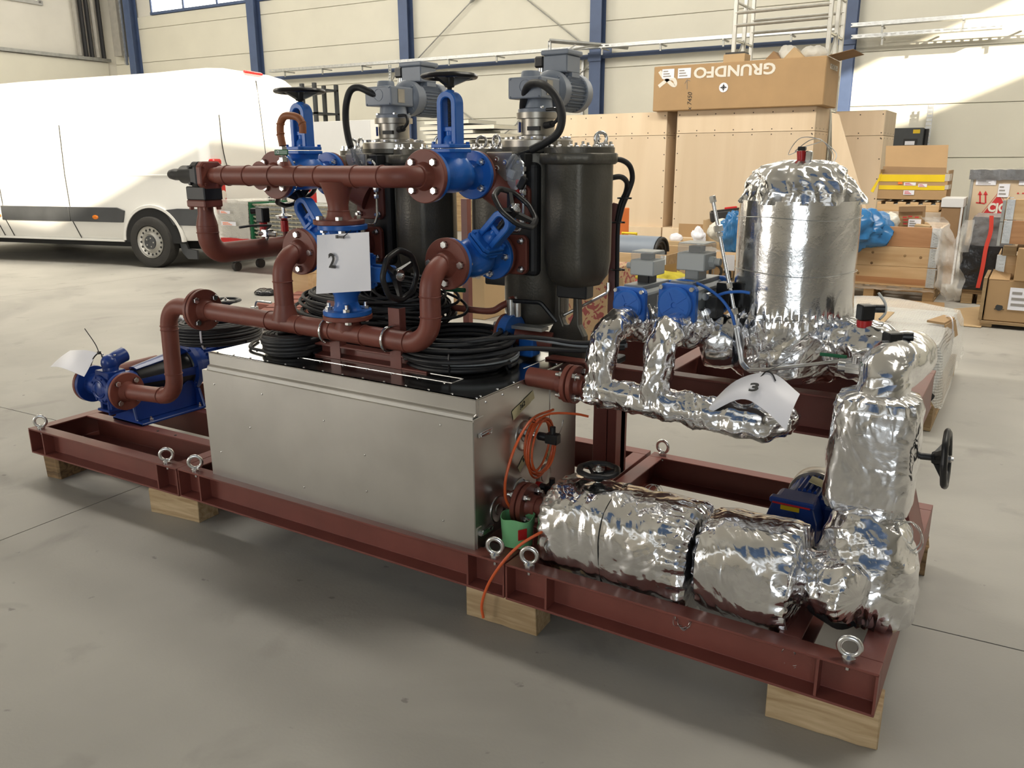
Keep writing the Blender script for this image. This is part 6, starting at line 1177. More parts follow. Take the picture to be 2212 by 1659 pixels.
# ---- electric cabinet and riser on the wall
a, c = at_plane(1930, 277, 19.55), at_plane(1989, 340, 19.55); t = thing('electric_cabinet', 'dark grey electric cabinet with yellow sticker on the back wall', 'cabinet', (a+c)/2, R3)
b = B(); b.box((a+c)/2+RN*.2, (abs((c-a)@RT), .42, abs(a[2]-c[2])), R3); obj('cabinet_body', b, 'cabinet_dark', t, smooth=0, bev=.01)
for x0, y0, x1, y1, m_, nm in ((1973, 280, 1987, 288, 'yellow', 'warning_sticker'), (1952, 300, 1981, 313, 'ink', 'display_panel'), (1955, 305, 1975, 313, 'paper', 'display')):
    q0, q1 = at_plane(x0, y0, 19.54), at_plane(x1, y1, 19.54); b = B(); b.box((q0+q1)/2-RN*(.004 if m_ == 'paper' else 0), (abs((q1-q0)@RT), .01, abs(q0[2]-q1[2])), R3); obj(nm, b, m_, t, smooth=0)
a, c = at_plane(2010, 228, 19.6), at_plane(2018, 330, 19.6); t = thing('cable_riser', 'perforated vertical cable riser with black cables right of the cabinet', 'cable tray', (a+c)/2, R3)
b = B()
for k in range(12): z = a[2]-(a[2]-c[2])*(k+.5)/12; b.box(rm((a-RO)@RT, 19.75, z), (.10, .02, .06), R3)
b.box(rm((a-RO)@RT-.05, 19.78, (a[2]+c[2])/2-.3), (.012, .03, 1.6), R3); b.box(rm((a-RO)@RT+.05, 19.78, (a[2]+c[2])/2-.3), (.012, .03, 1.6), R3); obj('riser', b, 'galvanised', t, smooth=0)
b = B(); b.tube([rm((a-RO)@RT-.02, 19.7, 2.0), rm((a-RO)@RT-.03, 19.7, 1.0)], .05, 8); b.tube(spline([rm((a-RO)@RT-.02, 19.7, 1.9), rm((a-RO)@RT-.15, 19.7, 1.8), rm((a-RO)@RT-.35, 19.7, 1.82)], 6), .012, 6); obj('cables', b, 'dark_cable', t)
# ---- carton with yellow tape and what it stands on
def P2(px0, py0, px1, py1, y): a, c = AY(px0, py0, y), AY(px1, py1, y); return a[0], c[0], c[2], a[2]
y = 9.4; x0, x1, z0, z1 = P2(1900, 375, 2042, 434, y); t = thing('taped_carton', 'open brown carton wrapped with two yellow tape bands', 'carton', ((x0+x1)/2, y+.3, z0))
for nm, a in (('front_panel', (x0, x1, y, y+.01, z0, z1)), ('side_panel', (x0, x0+.01, y+.01, y+.6, z0, z1+.05)), ('side_panel', (x1-.01, x1, y+.01, y+.6, z0, z1+.04)), ('back_panel', (x0, x1, y+.59, y+.6, z0, z1)), ('bottom_panel', (x0, x1, y, y+.6, z0, z0+.01))): slab(nm, *a, 'cardboard', t, 0)
q = [AY(1911, 376, y+.28), AY(2044, 376, y+.28), AY(2049, 313, y+.5), AY(1914, 315, y+.5)]; b = B(); b.loft([q, [p+A3(0, .008, 0) for p in q]]); obj('raised_flap', b, 'cardboard', t, smooth=0)
q = [AY(1906, 377, y+.27), AY(2044, 377, y+.27), AY(2044, 362, y+.3), AY(1980, 361, y+.3), AY(1908, 359, y+.3)]; b = B(); b.loft([q, [p+A3(0, -.004, 0) for p in q]]); obj('torn_liner', b, 'cardboard_dark', t, smooth=0)
for a0, a1 in ((377, 393), (400, 411)): xx0, xx1, zz0, zz1 = P2(1900, a0, 2040, a1, y-.004); o = slab('yellow_tape', xx0-.005, xx1, y-.004, y, zz0, zz1, 'tape_yellow', t, 0); slab('clear_tape_end', xx1, x1+.015, y-.004, y+.3, zz0+.01, zz1+.01, 'milky_film', t, 0)
q = [AY(1905, 372, y-.03), AY(1902, 384, y-.03), AY(1886, 416, y-.05), AY(1880, 413, y-.05)]; b = B(); b.loft([q, [p+A3(.002, .004, 0) for p in q]]); obj('loose_tape', b, 'tape_yellow', t, smooth=0)
for a in ((1953, 1978, 394, 401), (1952, 1974, 411, 421), (1984, 2002, 397, 404)): sticker(*a, t, y-.005, dark='print_red')
sticker(1940, 1949, 393, 398, t, y-.005, False, 'orange')
x0, x1, z0b, z1b = P2(1896, 435, 2028, 458, y); t = thing('slatted_case', 'pale wooden slatted case under the yellow taped carton', 'crate', ((x0+x1)/2, y+.3, z0b))
slab('front_board', x0, x1, y-.02, y, z0b, z1b-.03, 'pine', t); slab('side_board', x1-.02, x1, y, y+.7, z0b, z1b-.03, 'pine', t); slab('side_board', x0, x0+.02, y, y+.7, z0b, z1b-.03, 'pine', t); slab('floor_board', x0, x1, y, y+.7, z0b, z0b+.02, 'pine', t)
for k in range(6): xx = x0+(x1-x0)*k/5; slab('slat', max(x0, xx-.045), min(x1, xx+.045), y-.02, y+.7, z1b-.03, z1b-.001, 'pine', t)
x0, x1, _, z1c = P2(1892, 459, 2060, 497, y); t = thing('wrapped_pallet_load', 'film wrapped pallet load carrying the slatted case', 'pallet load', ((x0+x1)/2, y+.4, 0)); slab('load', x0, x1-.08, y-.04, y+.9, .15, z0b-.001, 'cardboard_pale', t)
b = B(); P_ = np.array([[xx, yy, zz] for zz in np.linspace(.1, z0b-.002, 12) for xx, yy in [(x0-.01, y-.05)]+[(x0+(x1-x0)*k/24, y-.05) for k in range(25)]+[(x1, y+.9)]]); N_ = 27; P_ += crumple(P_, 12, 4, 5)[:, None]*A3(.0, .03, .0); b.add(P_, [[j*N_+i, j*N_+i+1, (j+1)*N_+i+1, (j+1)*N_+i] for j in range(11) for i in range(N_-1)]); obj('film', b, 'stretch_film', t, smooth=60)
def pallet(label, x0, x1, y0, y1, m='pallet_wood', grp='wooden pallets'):
    t = thing('pallet', label, 'pallet', ((x0+x1)/2, (y0+y1)/2, 0), None, grp)
    for xx in (x0+.05, (x0+x1)/2, x1-.05):
        for yy in (y0+.07, (y0+y1)/2, y1-.07): slab('block', xx-.05, xx+.05, yy-.07, yy+.07, .022, .10, m, t)
        slab('bottom_board', xx-.05, xx+.05, y0, y1, .001, .022, m, t)
    for yy in (y0+.05, (y0+y1)/2, y1-.05): slab('stringer', x0, x1, yy-.05, yy+.05, .10, .122, m, t)
    n = max(4, int((x1-x0)/.2))
    for k in range(n): xx = x0+.05+(x1-x0-.1)*k/(n-1); slab('deck_board', xx-.05, xx+.05, y0, y1, .122, .144, m, t)
    return t
pallet('wooden pallet under the film wrapped load at the back', x0, x1-.05, y, y+.85)
# white tall box
a0, a1, b0, b1 = P2(2037, 428, 2072, 510, 8.8); t = thing('white_topped_box', 'tall brown box with white lid right of the yellow taped carton', 'box', ((a0+a1)/2, 9.0, 0)); slab('box_body', a0, a1-.02, 8.8, 9.3, .001, b1-.10, 'cardboard_dark', t); slab('lid', a0-.01, a1, 8.79, 9.31, b1-.10, b1, 'sheet_white', t); slab('edge_strip', a1-.02, a1, 8.79, 8.81, .001, b1-.1, 'sheet_white', t, 0)
# ---- pallet collars with goods
x0, x1, y0, y1 = -1.80, -.585, 7.25, 8.05
pallet('wooden pallet under the big three tier collar box', x0, x1, y0, y1)
t = thing('collar_box', 'three tier wooden collar box with steel corner hinges on a pallet', 'crate', ((x0+x1)/2, (y0+y1)/2, .146))
for k in range(3):
    z0, z1 = .148+.2*k, .346+.2*k
    slab('board', x0+.03, x1-.03, y0, y0+.02, z0, z1, ('pine', 'pine', 'pine_red')[k], t, .003); slab('board', x0+.03, x1-.03, y1-.02, y1, z0, z1, 'pine', t); slab('board', x1-.02, x1, y0+.03, y1-.03, z0, z1, 'pine', t); slab('board', x0, x0+.02, y0+.03, y1-.03, z0, z1, 'pine', t)
    for xx, s in ((x1, 1), (x0, -1)):
        h = slab('corner_hinge', xx-.085*s, xx-.0*s, y0-.004, y0-.0005, z0+.005, z1-.003, 'galvanised', t, .001); slab('hinge_leaf', xx, xx+.003*s, y0, y0+.075, z0+.005, z1-.003, 'galvanised', t, .001)
        b = B()
        for q in range(7): b.box((xx-.035*s, y0-.005, z0+.022+.026*q), (.03, .003, .006)); b.box((xx-.062*s, y0-.005, z0+.032+.026*q), (.012, .003, .005))
        b.cyl((xx-.002*s, y0-.006, z0+.01), (xx-.002*s, y0-.006, z1-.01), .009, n=8); obj('rivets', b, 'zinc', h, kind='stuff')
slab('brown_stripe', x0+.03, x1-.09, y0-.0015, y0, .172, .232, 'pine_red', t, 0)
b = B()
for (fx, fz) in ((.62, .70), (.58, .66), (.55, .64), (.50, .48), (.50, .37), (.75, .46), (.87, .45), (.40, .26)): b.lathe((x0+(x1-x0)*fx, y0-.0005, fz), (0, -1, 0), [(.014, 0), (.012, .001)], 10)
obj('knots', b, 'timber_dark', t, kind='stuff')
b = B(); n = 30; P_ = np.array([[x0+(x1-x0)*i/n, y0-.012-.02*(j == 0), .155-.045*j/3] for j in range(4) for i in range(n+1)]); P_ += crumple(P_, 20, 2, 5)[:, None]*A3(0, .03, .03); b.add(P_, [[j*(n+1)+i, j*(n+1)+i+1, (j+1)*(n+1)+i+1, (j+1)*(n+1)+i] for j in range(3) for i in range(n)]); obj('film_skirt', b, 'stretch_film', t, smooth=60)
def film(name, label, cat, grid, m, amp, freq, k0, base, n=28):
    """a crumpled hanging film through a grid of key points (rows top to bottom)"""
    rows = [np.array(spline(r, 6)) for r in grid]; cols = np.array([spline([r[i] for r in rows], 6) for i in range(len(rows[0]))]); nu, nv = cols.shape[:2]
    V = cols.transpose(1, 0, 2).reshape(-1, 3); V = V+crumple(V, freq, k0, 6)[:, None]*A3(.5, 1, .3)*amp+crumple(V, freq*2.2, k0+5, 6)[:, None]*A3(.6, .8, .4)*amp*.5
    t = thing(name, label, cat, base); b = B(); b.add(V, [[j*nu+i, j*nu+i+1, (j+1)*nu+i+1, (j+1)*nu+i] for j in range(nv-1) for i in range(nu-1)]); obj('film', b, m, t, smooth=60); return t
yy = 7.2
film('stretch_film', 'clear crumpled stretch film hanging off the right side of the collar box', 'plastic film', [[AY(a, 470-abs(a-2010)*.1, yy-.02) for a in (1985, 2015, 2040)], [AY(a, 505, yy-.06) for a in (2022, 2040, 2058)], [AY(a, 545, yy-.10) for a in (2022, 2045, 2068)], [AY(a, 590, yy-.12) for a in (2024, 2052, 2082)], [AY(a, 628, yy-.13) for a in (2026, 2052, 2078)], [AY(a, 650, yy-.12) for a in (2046, 2056, 2072)]], 'stretch_film', .10, 14, 6, (-.45, 7.2, 0))
def blob(name, label, cat, px, py, y, sx, sy, sz, m, k0, base=None, amp=.45, f=8): p = AY(px, py, y); t = thing(name, label, cat, base if base is not None else p-A3(0, 0, sz)); bag(t, p, (sx, sy, sz), k0, m, n=44, amp=amp, f=f); return t
blob('blue_bag', 'crumpled blue plastic bag over the left of the collar box, right of the tank', 'bag', 1848, 497, 7.22, .30, .22, .22, 'blue_film', 3, f=11, amp=.85); blob('blue_bag', 'end of a blue plastic bag showing left of the foil tank', 'bag', 1586, 505, 6.8, .14, .12, .24, 'blue_film', 17, f=11, amp=.85)
blob('white_bag', 'white plastic bag left of the small carton in the collar box', 'bag', 1919, 482, 7.6, .10, .1, .11, 'white_film', 23); blob('white_bag', 'large yellowish white plastic bag behind the steel rod', 'bag', 1562, 497, 7.4, .17, .15, .12, 'white_film', 31)
a0, a1, b0, b1 = P2(1944, 446, 1990, 495, 7.6); t = thing('small_carton', 'small brown carton with white label sticking out of the collar box', 'carton', ((a0+a1)/2, 7.7, b0)); slab('carton_body', a0, a1, 7.6, 7.85, b0-.12, b1, 'cardboard', t, .003, ry(-.05)); sticker(1963, 1988, 473, 492, t, 7.585)
slab('dark_flap', a0-.005, a1+.01, 7.58, 7.61, b1-.05, b1+.005, 'cardboard_dark', t, 0, ry(-.05)); [slab('print_bar', AY(px, py, 7.59)[0], AY(px+9, py, 7.59)[0], 7.586, 7.59, AY(px, py, 7.59)[2]-.012, AY(px, py, 7.59)[2], 'print_red', t, 0) for px, py in ((1950, 468), (1962, 466), (1976, 468), (1951, 482), (1952, 474))]
a0, a1, b0, b1 = P2(1975, 486, 2008, 496, 7.45); t = thing('small_box', 'flat pale box lying right of the small carton in the collar box', 'box', ((a0+a1)/2, 7.5, b0)); slab('box_body', a0, a1, 7.45, 7.6, b0-.05, b1, 'cardboard_pale', t, .003, ry(.08))
# ---- black wrapped pallet
x0, x1, y0 = AY(2066, 640, 7.4)[0], AY(2172, 640, 7.4)[0], 7.4
pallet('pallet block showing under the black wrapped load', x0+.04, x1, y0+.02, y0+.8); zt_ = AY(2085, 468, y0)[2]; zm_ = AY(2085, 530, y0)[2]
t = thing('wrapped_load', 'black film wrapped load with a red strap right of the collar box', 'pallet load', ((x0+x1)/2, y0+.4, .146))
def wrapbox(nm, x0, x1, y0, y1, z0, z1, m, k0, amp=.02, taper=.0):
    b = B(); n = 20; per = [(x0+(x1-x0)*i/n, y0) for i in range(n)]+[(x1, y0+(y1-y0)*i/n) for i in range(n)]+[(x1-(x1-x0)*i/n, y1) for i in range(n)]+[(x0, y1-(y1-y0)*i/n) for i in range(n)]; rings = []
    for j in range(15):
        f = j/14; z = z0+(z1-z0)*f; P = np.array([(x, y, z) for x, y in per]); c = A3((x0+x1)/2, (y0+y1)/2, z); P = c+(P-c)*(1-taper*f); P = P+crumple(P*A3(1, 1, 3.0), 10, k0, 5)[:, None]*A3(1, 1, 0)*amp; rings.append(P)
    b.loft(rings); return obj(nm, b, m, t, smooth=50)
wrapbox('black_load', x0, x1, y0, y0+.8, .146, zm_, 'black_film', 3, .03); wrapbox('grey_top', x0+.05, x1-.02, y0+.02, y0+.75, zm_, zt_, 'grey_film', 13, .035, .04)
b = B(); S_ = [AY(*q, y0-.03) for q in ((2142, 466), (2140, 500), (2130, 535), (2122, 580), (2112, 622))]; b.loft([[p+A3(-.018, 0, 0), p+A3(.018, 0, 0), p+A3(.018, -.004, 0), p+A3(-.018, -.004, 0)] for p in spline(S_, 5)]); obj('red_strap', b, 'strap_red', t, smooth=0)
film('stretch_film', 'torn clear film hanging at the left edge of the black wrapped load', 'plastic film', [[AY(a, 475, 7.38) for a in (2085, 2095, 2105)], [AY(a, 510, 7.36) for a in (2068, 2085, 2100)], [AY(a, 545, 7.36) for a in (2058, 2075, 2092)]], 'stretch_film', .05, 16, 8, (x0, 7.38, .6))
# ---- printed plywood crate
y = 9.2; x0, x1 = AY(2098, 400, y)[0], .95; zt_ = AY(2098, 368, y)[2]; z0 = .15
t = thing('printed_crate', 'plywood crate printed with a red triangle and arrows under black film', 'crate', ((x0+x1)/2, y+.4, z0)); slab('front_panel', x0, x1, y, y+.015, z0, zt_, 'plywood', t); slab('side_panel', x0, x0+.015, y+.015, y+.9, z0, zt_, 'plywood', t); slab('side_panel', x1-.015, x1, y+.015, y+.9, z0, zt_, 'plywood', t); slab('back_panel', x0, x1, y+.885, y+.9, z0, zt_, 'plywood', t); slab('steel_edge', x0-.012, x0+.02, y-.006, y+.04, z0, zt_-.10, 'dull_galvanised', t)
b = B(); n = 30; P_ = []
for j in range(9):
    f = j/8; yy, zz = (y-.02, zt_-.10+.10*f*2) if f < .5 else (y-.02+.9*(f-.5)*2, zt_+.012)
    P_ += [[x0-.03+(x1-x0+.06)*i/n, yy, zz] for i in range(n+1)]
P_ = np.array(P_); P_ += crumple(P_, 14, 9, 5)[:, None]*A3(0, .05, .03); b.add(P_, [[j*(n+1)+i, j*(n+1)+i+1, (j+1)*(n+1)+i+1, (j+1)*(n+1)+i] for j in range(8) for i in range(n)]); obj('black_cover', b, 'grey_film', t, smooth=60)
K = lambda px, py, d=.003: AY(px, py, y-d)
for px in (2117, 2129):
    b = B(); q0, q1 = K(px-2, 438), K(px, 422); b.loft([[K(px, 439)+A3(-.010, 0, 0), K(px, 439)+A3(.010, 0, 0), K(px-.3, 423)+A3(.010, 0, 0), K(px-.3, 423)+A3(-.010, 0, 0)]]*2) if False else b.add([K(px, 439)+A3(-.008, 0, 0), K(px, 439)+A3(.008, 0, 0), K(px, 420)+A3(.008, 0, 0), K(px, 420)+A3(-.008, 0, 0), K(px-5, 421), K(px+5, 421), K(px, 412)], [[0, 1, 2, 3], [4, 5, 6]]); obj('printed_arrow', b, 'print_red', t, smooth=0)
b = B(); q0, q1 = K(2108, 439), K(2127, 441); b.add([q0, q1, q1+A3(0, 0, .014), q0+A3(0, 0, .014)], [[0, 1, 2, 3]]); obj('printed_bar', b, 'print_red', t, smooth=0)
cx_, wz = K(2156, 440), 1.0; ap, bl = K(2158, 419), K(2122, 463); br_ = A3(2*ap[0]-bl[0], bl[1], bl[2]); b = B(); b.add([bl, br_, ap], [[0, 1, 2]]); tri_ = obj('red_triangle', b, 'print_red', t, smooth=0)
c0 = (bl+br_+ap)/3; b = B(); e = 1.10; P3 = [c0+(p-c0)*e*1.06 for p in (bl, br_, ap)]; Q3 = [c0+(p-c0)*e*1.11 for p in (bl, br_, ap)]; b.add(P3+Q3, [[0, 1, 4, 3], [1, 2, 5, 4], [2, 0, 3, 5]]); obj('triangle_outline', b, 'print_red', t, smooth=0)
text('CJC', 'lettering', 'print_white', t, A3(ap[0], y-.006, bl[2]+.075), (.85, 0, 0), (0, 0, 1), .13, bold=.006, ext=.001)
sticker(2109, 2151, 388, 400, t, y-.004); sticker(2158, 2178, 397, 426, t, y-.006); sticker(2202, 2230, 390, 400, t, y-.004, False)
for px in (2199, 2210): b = B(); b.add([K(px-3, 419), K(px+3, 419), K(px, 415)], [[0, 1, 2]]); obj('printed_arrow', b, 'print_red', t, smooth=0)
pallet('pallet under the printed plywood crate', x0+.02, x1-.02, y+.02, y+.88)
# ---- stack at the right edge
y = 6.15; X_ = lambda px, py=600: AY(px, py, y)[0]; Z_ = lambda py, px=2180: AY(px, py, y)[2]
xr2 = 1.0
pl = thing('pallet', 'wooden pallet with legs under the cartons at the right edge', 'pallet', (.5, y+.4, 0), None, 'wooden pallets')
zpt = Z_(692, 2140)
for xx in (X_(2133)+.04, .5, xr2-.06):
    for yy in (y+.06, y+.4, y+.74): slab('block', xx-.045, xx+.045, yy-.05, yy+.05, .001, zpt-.03, 'pallet_wood', pl)
for k in range(6): yy = y+.03+.77*k/5; slab('deck_board', X_(2130), xr2, yy-.05, yy+.05, zpt-.03, zpt-.004, 'pallet_wood', pl)
t = thing('carton_large', 'brown carton with white document sheet on the pallet at the right edge', 'carton', (.5, y+.4, zpt)); zc = Z_(604, 2150)
slab('carton_body', X_(2137), xr2, y-.01, y+.75, zpt, zc, 'cardboard', t, .006); o = sticker(2183, 2230, 621, 673, t, y-.014, True); 
b = B(); b.cyl(AY(2158, 664, y-.013), AY(2158, 664, y-.0105), .028, n=16); b.box(AY(2158, 668, y-.012), (.075, .002, .006)); obj('black_mark', b, 'ink', t); q = [(X_(2137), y-.01, zc), (X_(2182), y-.01, zc), (X_(2182), y+.14, zc+.05), (X_(2143), y+.12, zc+.07)]; b = B(); b.loft([q, [(a, c, d+.005) for a, c, d in q]]); obj('open_flap', b, 'cardboard', t, smooth=0)
b = B(); b.bx(X_(2126), X_(2134), y-.02, y+.6, zpt, Z_(600, 2130)); obj('corner_board', b, 'pallet_wood', t, smooth=0)
t = thing('upper_carton', 'orange brown carton at the very right edge above the document sheet', 'carton', (.6, y+.1, zc)); slab('carton_body', X_(2190), xr2, y-.03, y+.5, zc, Z_(535, 2200), 'cardboard', t, .006)
zz0, zz1 = Z_(597, 2150), Z_(558, 2150)
t = thing('collar_box', 'low wooden collar with steel hinge behind the brown carton', 'crate', (.4, y+.45, zc)); slab('board', X_(2165), xr2, y+.12, y+.14, zc+.001, zz1+.02, 'pine', t); h = slab('corner_hinge', X_(2146), X_(2166), y+.115, y+.119, zc+.001, zz1+.02, 'galvanised', t, .001); slab('board', X_(2148), X_(2150), y+.14, y+.72, zc+.001, zz1+.02, 'pine', t)
b = B()
for q in range(5): b.box((X_(2154), y+.113, zc+.03+.03*q), (.03, .003, .008)); b.box((X_(2161), y+.113, zc+.03+.03*q), (.012, .003, .007))
obj('rivets', b, 'zinc', h, kind='stuff')
t = thing('spacer_block', 'square wooden block between the two collars at the right edge', 'block', (X_(2171), y+.1, zz1+.02)); slab('block', X_(2157), X_(2187), y+.04, y+.2, zz1+.021, Z_(534, 2170), 'pallet_wood', t); slab('bearer', X_(2187), xr2, y+.06, y+.16, zz1+.06, Z_(530, 2170), 'timber_dark', t)
zz0, zz1 = Z_(527, 2180), Z_(430, 2180); t = thing('collar_box', 'upper two tier wooden collar box with long steel hinge at the right edge', 'crate', (.5, y+.4, zz0))
zmid = Z_(476, 2190)
for a, c, m_ in ((zz0, zmid-.002, 'pine_red'), (zmid+.002, zz1, 'pine')):
    slab('board', X_(2186, 480), xr2, y, y+.02, a, c, m_, t); slab('board', X_(2166, 480), X_(2169, 480), y+.03, y+.75, a, c, 'pine', t); h = slab('corner_hinge', X_(2169, 480), X_(2187, 480), y-.004, y-.0005, a+.003, c-.002, 'galvanised', t, .001); slab('hinge_leaf', X_(2160, 480), X_(2167, 480), y-.004, y+.02, a-.02, c-.01, 'dull_galvanised', t, .001)
    b = B()
    for q in range(7): b.box((X_(2178, 480), y-.006, a+.025+.026*q), (.032, .003, .007)); b.box((X_(2172, 480), y-.006, a+.035+.026*q), (.010, .003, .006))
    obj('rivets', b, 'zinc', h, kind='stuff')
# ---- flat cardboard on the floor
for pts, lb in (([(2060, 668), (2136, 662), (2136, 690), (2118, 708), (2075, 704)], 'flat torn cardboard sheet on the floor at the right'), ([(1850, 640), (1945, 648), (2040, 655), (2040, 672), (1850, 662)], 'long flat cardboard strip on the floor before the collar box')):
    q = [AZ(*p, .004) for p in pts]; b = B(); b.loft([q, [p+A3(0, 0, .006) for p in q]]); tag(obj('cardboard_sheet', b, 'cardboard_pale' if len(pts) == 5 and pts[0][0] > 2000 else 'cardboard', smooth=0), lb, 'cardboard')
# ---- bubble wrapped load, its pallet and the black bag
x0, x1, y0, y1 = -1.35, -.15, 2.80, 4.20
pallet('pale pallet under the bubble wrapped load right of the tank', x0, x1, y0, y1)
t = thing('bubble_wrapped_load', 'white panels under bubble wrap on a pallet behind the tank platform', 'pallet load', ((x0+x1)/2, (y0+y1)/2, .146)); slab('white_box', x0+.02, x1-.03, y0+.06, y1-.04, .146, .43, 'sheet_white', t); 
b = B()
for i in range(5):
    for j in range(7): b.cyl((x1-.0305, y0+.25+.028*i, .28+.018*j), (x1-.029, y0+.25+.028*i, .28+.018*j), .006, n=6)
obj('vent_holes', b, 'ink', t, kind='stuff')
m = mat('bubble_wrap', (.82, .81, .76), .15, 0, 0); pr = m.node_tree.nodes['Principled BSDF']; pr.inputs['Alpha'].default_value = .62; vo = m.node_tree.nodes.new('ShaderNodeTexVoronoi'); vo.inputs['Scale'].default_value = 70; vo.inputs['Randomness'].default_value = .15; tcx = m.node_tree.nodes.new('ShaderNodeTexCoord'); bmp = m.node_tree.nodes.new('ShaderNodeBump'); bmp.inputs['Strength'].default_value = .9; bmp.invert = True; bmp.inputs['Distance'].default_value = .01; m.node_tree.links.new(tcx.outputs['Object'], vo.inputs['Vector']); m.node_tree.links.new(vo.outputs['Distance'], bmp.inputs['Height']); m.node_tree.links.new(bmp.outputs[0], pr.inputs['Normal'])
n = 44; V_ = []
for j in range(n+1):
    for i in range(n+1):
        u, v = i/n, j/n; xx, yy = x0-.05+(x1-x0+.12)*u, y0-.06+(y1-y0+.10)*v; zz = .455+.055*math.exp(-((u-.62)**2+(v-.25)**2)/.03)+.02*math.sin(7*u+4*v)+.01*math.sin(17*v-5*u)
        e = max(0, xx-(x1+.0)); zz -= e*(5.0+2*math.sin(9*v)) ; e2 = max(0, (y0+.0)-yy); zz -= e2*(3.2+1.5*math.sin(8*u)); V_.append((xx-max(0, e-.02)*.6, yy, max(zz, .15)))
b = B(); b.add(V_, [[j*(n+1)+i, j*(n+1)+i+1, (j+1)*(n+1)+i+1, (j+1)*(n+1)+i] for j in range(n) for i in range(n)]); obj('bubble_film', b, 'bubble_wrap', t, smooth=60)
def floorsheet(name, label, cat, q, m, z=.01, th=.006): b = B(); q = [np.asarray(p, float) for p in q]; b.loft([q, [p+A3(0, 0, th) for p in q]]); return tag(obj(name, b, m, smooth=0), label, cat)
zt_ = .535
floorsheet('cardboard_sheet', 'flat cardboard piece lying on the bubble wrapped load behind the black plug', 'cardboard', [AZ(1850, 670, zt_), AZ(1932, 676, zt_), AZ(1907, 700, zt_), AZ(1850, 692, zt_)], 'cardboard_pale')
t = thing('corner_protector', 'folded cardboard corner protector on the edge of the bubble wrapped load', 'cardboard', AZ(2040, 700, .5)); q = [AZ(2002, 696, .5), AZ(2040, 702, .5), AZ(2062, 690, .5), AZ(2038, 684, .5)]; b = B(); b.loft([q, [p+A3(0, 0, .012) for p in q]]); q2 = [q[1], q[2], q[2]+A3(.02, .05, -.10), q[1]+A3(.02, 0, -.10)]; b.loft([q2, [p+A3(.006, 0, 0) for p in q2]]); obj('fold', b, 'cardboard', t, smooth=0); b = B(); b.tube(spline([q[3], (q[1]+q[2])/2+A3(.01, 0, .02), (q[1]+q[2])/2+A3(.03, 0, -.12)], 6), .004, 6); obj('strap', b, 'paper', t)
t = film('black_film_bag', 'glossy black plastic film bunched at the near end of the bubble wrapped load', 'plastic film', [[AY(a, 792, 2.70) for a in (1950, 1985, 2012)], [AY(a, 825, 2.66) for a in (1952, 1986, 2014)], [AY(a, 860, 2.64) for a in (1950, 1982, 2012)], [AY(a, 892, 2.64) for a in (1948, 1975, 1990)]], 'black_film', .09, 22, 14, (-.3, 2.65, .146))
# ---- goods between filter and tank
y = 6.4; a0, a1 = -3.9, AY(1442, 570, y)[0]; zc = AY(1420, 550, y)[2]
t = thing('collar_box', 'low wooden collar box holding the grey half round cover', 'crate', ((a0+a1)/2, y+.5, .146))
for z0, z1 in ((.148, .148+(zc-.148)/2-.002), (.148+(zc-.148)/2+.002, zc)): slab('board', a0, a1-.02, y, y+.02, z0, z1, 'pine', t); slab('board', a1-.02, a1, y, y+1.0, z0, z1, 'pallet_wood', t); slab('board', a0, a0+.02, y+.02, y+1.0, z0, z1, 'pine', t); slab('board', a0, a1-.02, y+.98, y+1.0, z0, z1, 'pine', t)
for xx in (a1-.03, a1-.065): h = slab('corner_hinge', xx-.014, xx+.014, y-.004, y-.0005, zc-.2, zc-.01, 'galvanised', t, .001); 
pallet('pallet under the collar box with the grey half round cover', a0, a1, y+.02, y+.98)
xe = AY(1426, 530, y+.35)[0]; r = .21; zr = zc-.02; t = thing('half_round_cover', 'blue grey half round cover with black ends lying in the collar box', 'cover', (-3.6, y+.35, zr)); k = 24; b = B(); b.loft([[(xx, y+.35-r*math.cos(w), zr+r*.85*math.sin(w)) for w in np.linspace(-.3, PI+.3, k)] for xx in (a0+.05, xe)], False, False); b2 = [[(xx, y+.35-(r-.01)*math.cos(w), zr+(r-.01)*.85*math.sin(w)) for w in np.linspace(PI+.3, -.3, k)] for xx in (a0+.05, xe)]; b.loft(b2, False, False); obj('shell', b, 'roll_grey', t)
for q in range(3):
    b = B(); rr = r-.02-.045*q; b.tube([(xe+.02-.02*q, y+.35-rr*math.cos(w), zr+rr*.85*math.sin(w)) for w in np.linspace(0, PI, 18)], .016, 8); obj('black_ring', b, 'case_black', t)
p0, p1 = AY(1343, 503, y+.6), AY(1376, 516, y+.6); t = thing('yellow_handle', 'yellow bow handle behind the grey half round cover', 'handle', (p0+p1)/2); b = B(); b.tube([(p0[0]+.01, y+.6, p1[2]-.10), (p0[0]+.01, y+.6, p0[2]), (p1[0]-.01, y+.6, p0[2]), (p1[0]-.01, y+.6, p1[2]-.10)], .018, 4); obj('grip', b, 'yellow', t, smooth=0); slab('yellow_body', p0[0], p1[0], y+.55, y+.65, p1[2]-.25, p1[2]-.10, 'yellow', t)
a, c = AY(1313, 450, 9.0), AY(1340, 498, 9.0); t = thing('orange_box', 'bright orange box seen between the filter and the red post', 'box', ((a[0]+c[0])/2, 9.1, 0)); slab('box_body', a[0], c[0], 9.0, 9.3, c[2]-.1, a[2], 'orange', t, .01); slab('orange_lid', c[0]-.14, c[0], 8.98, 9.0, c[2]+.02, a[2]-.10, 'orange', t, .004); slab('support', a[0], c[0], 9.02, 9.28, .001, c[2]-.1, 'pallet_wood', t)
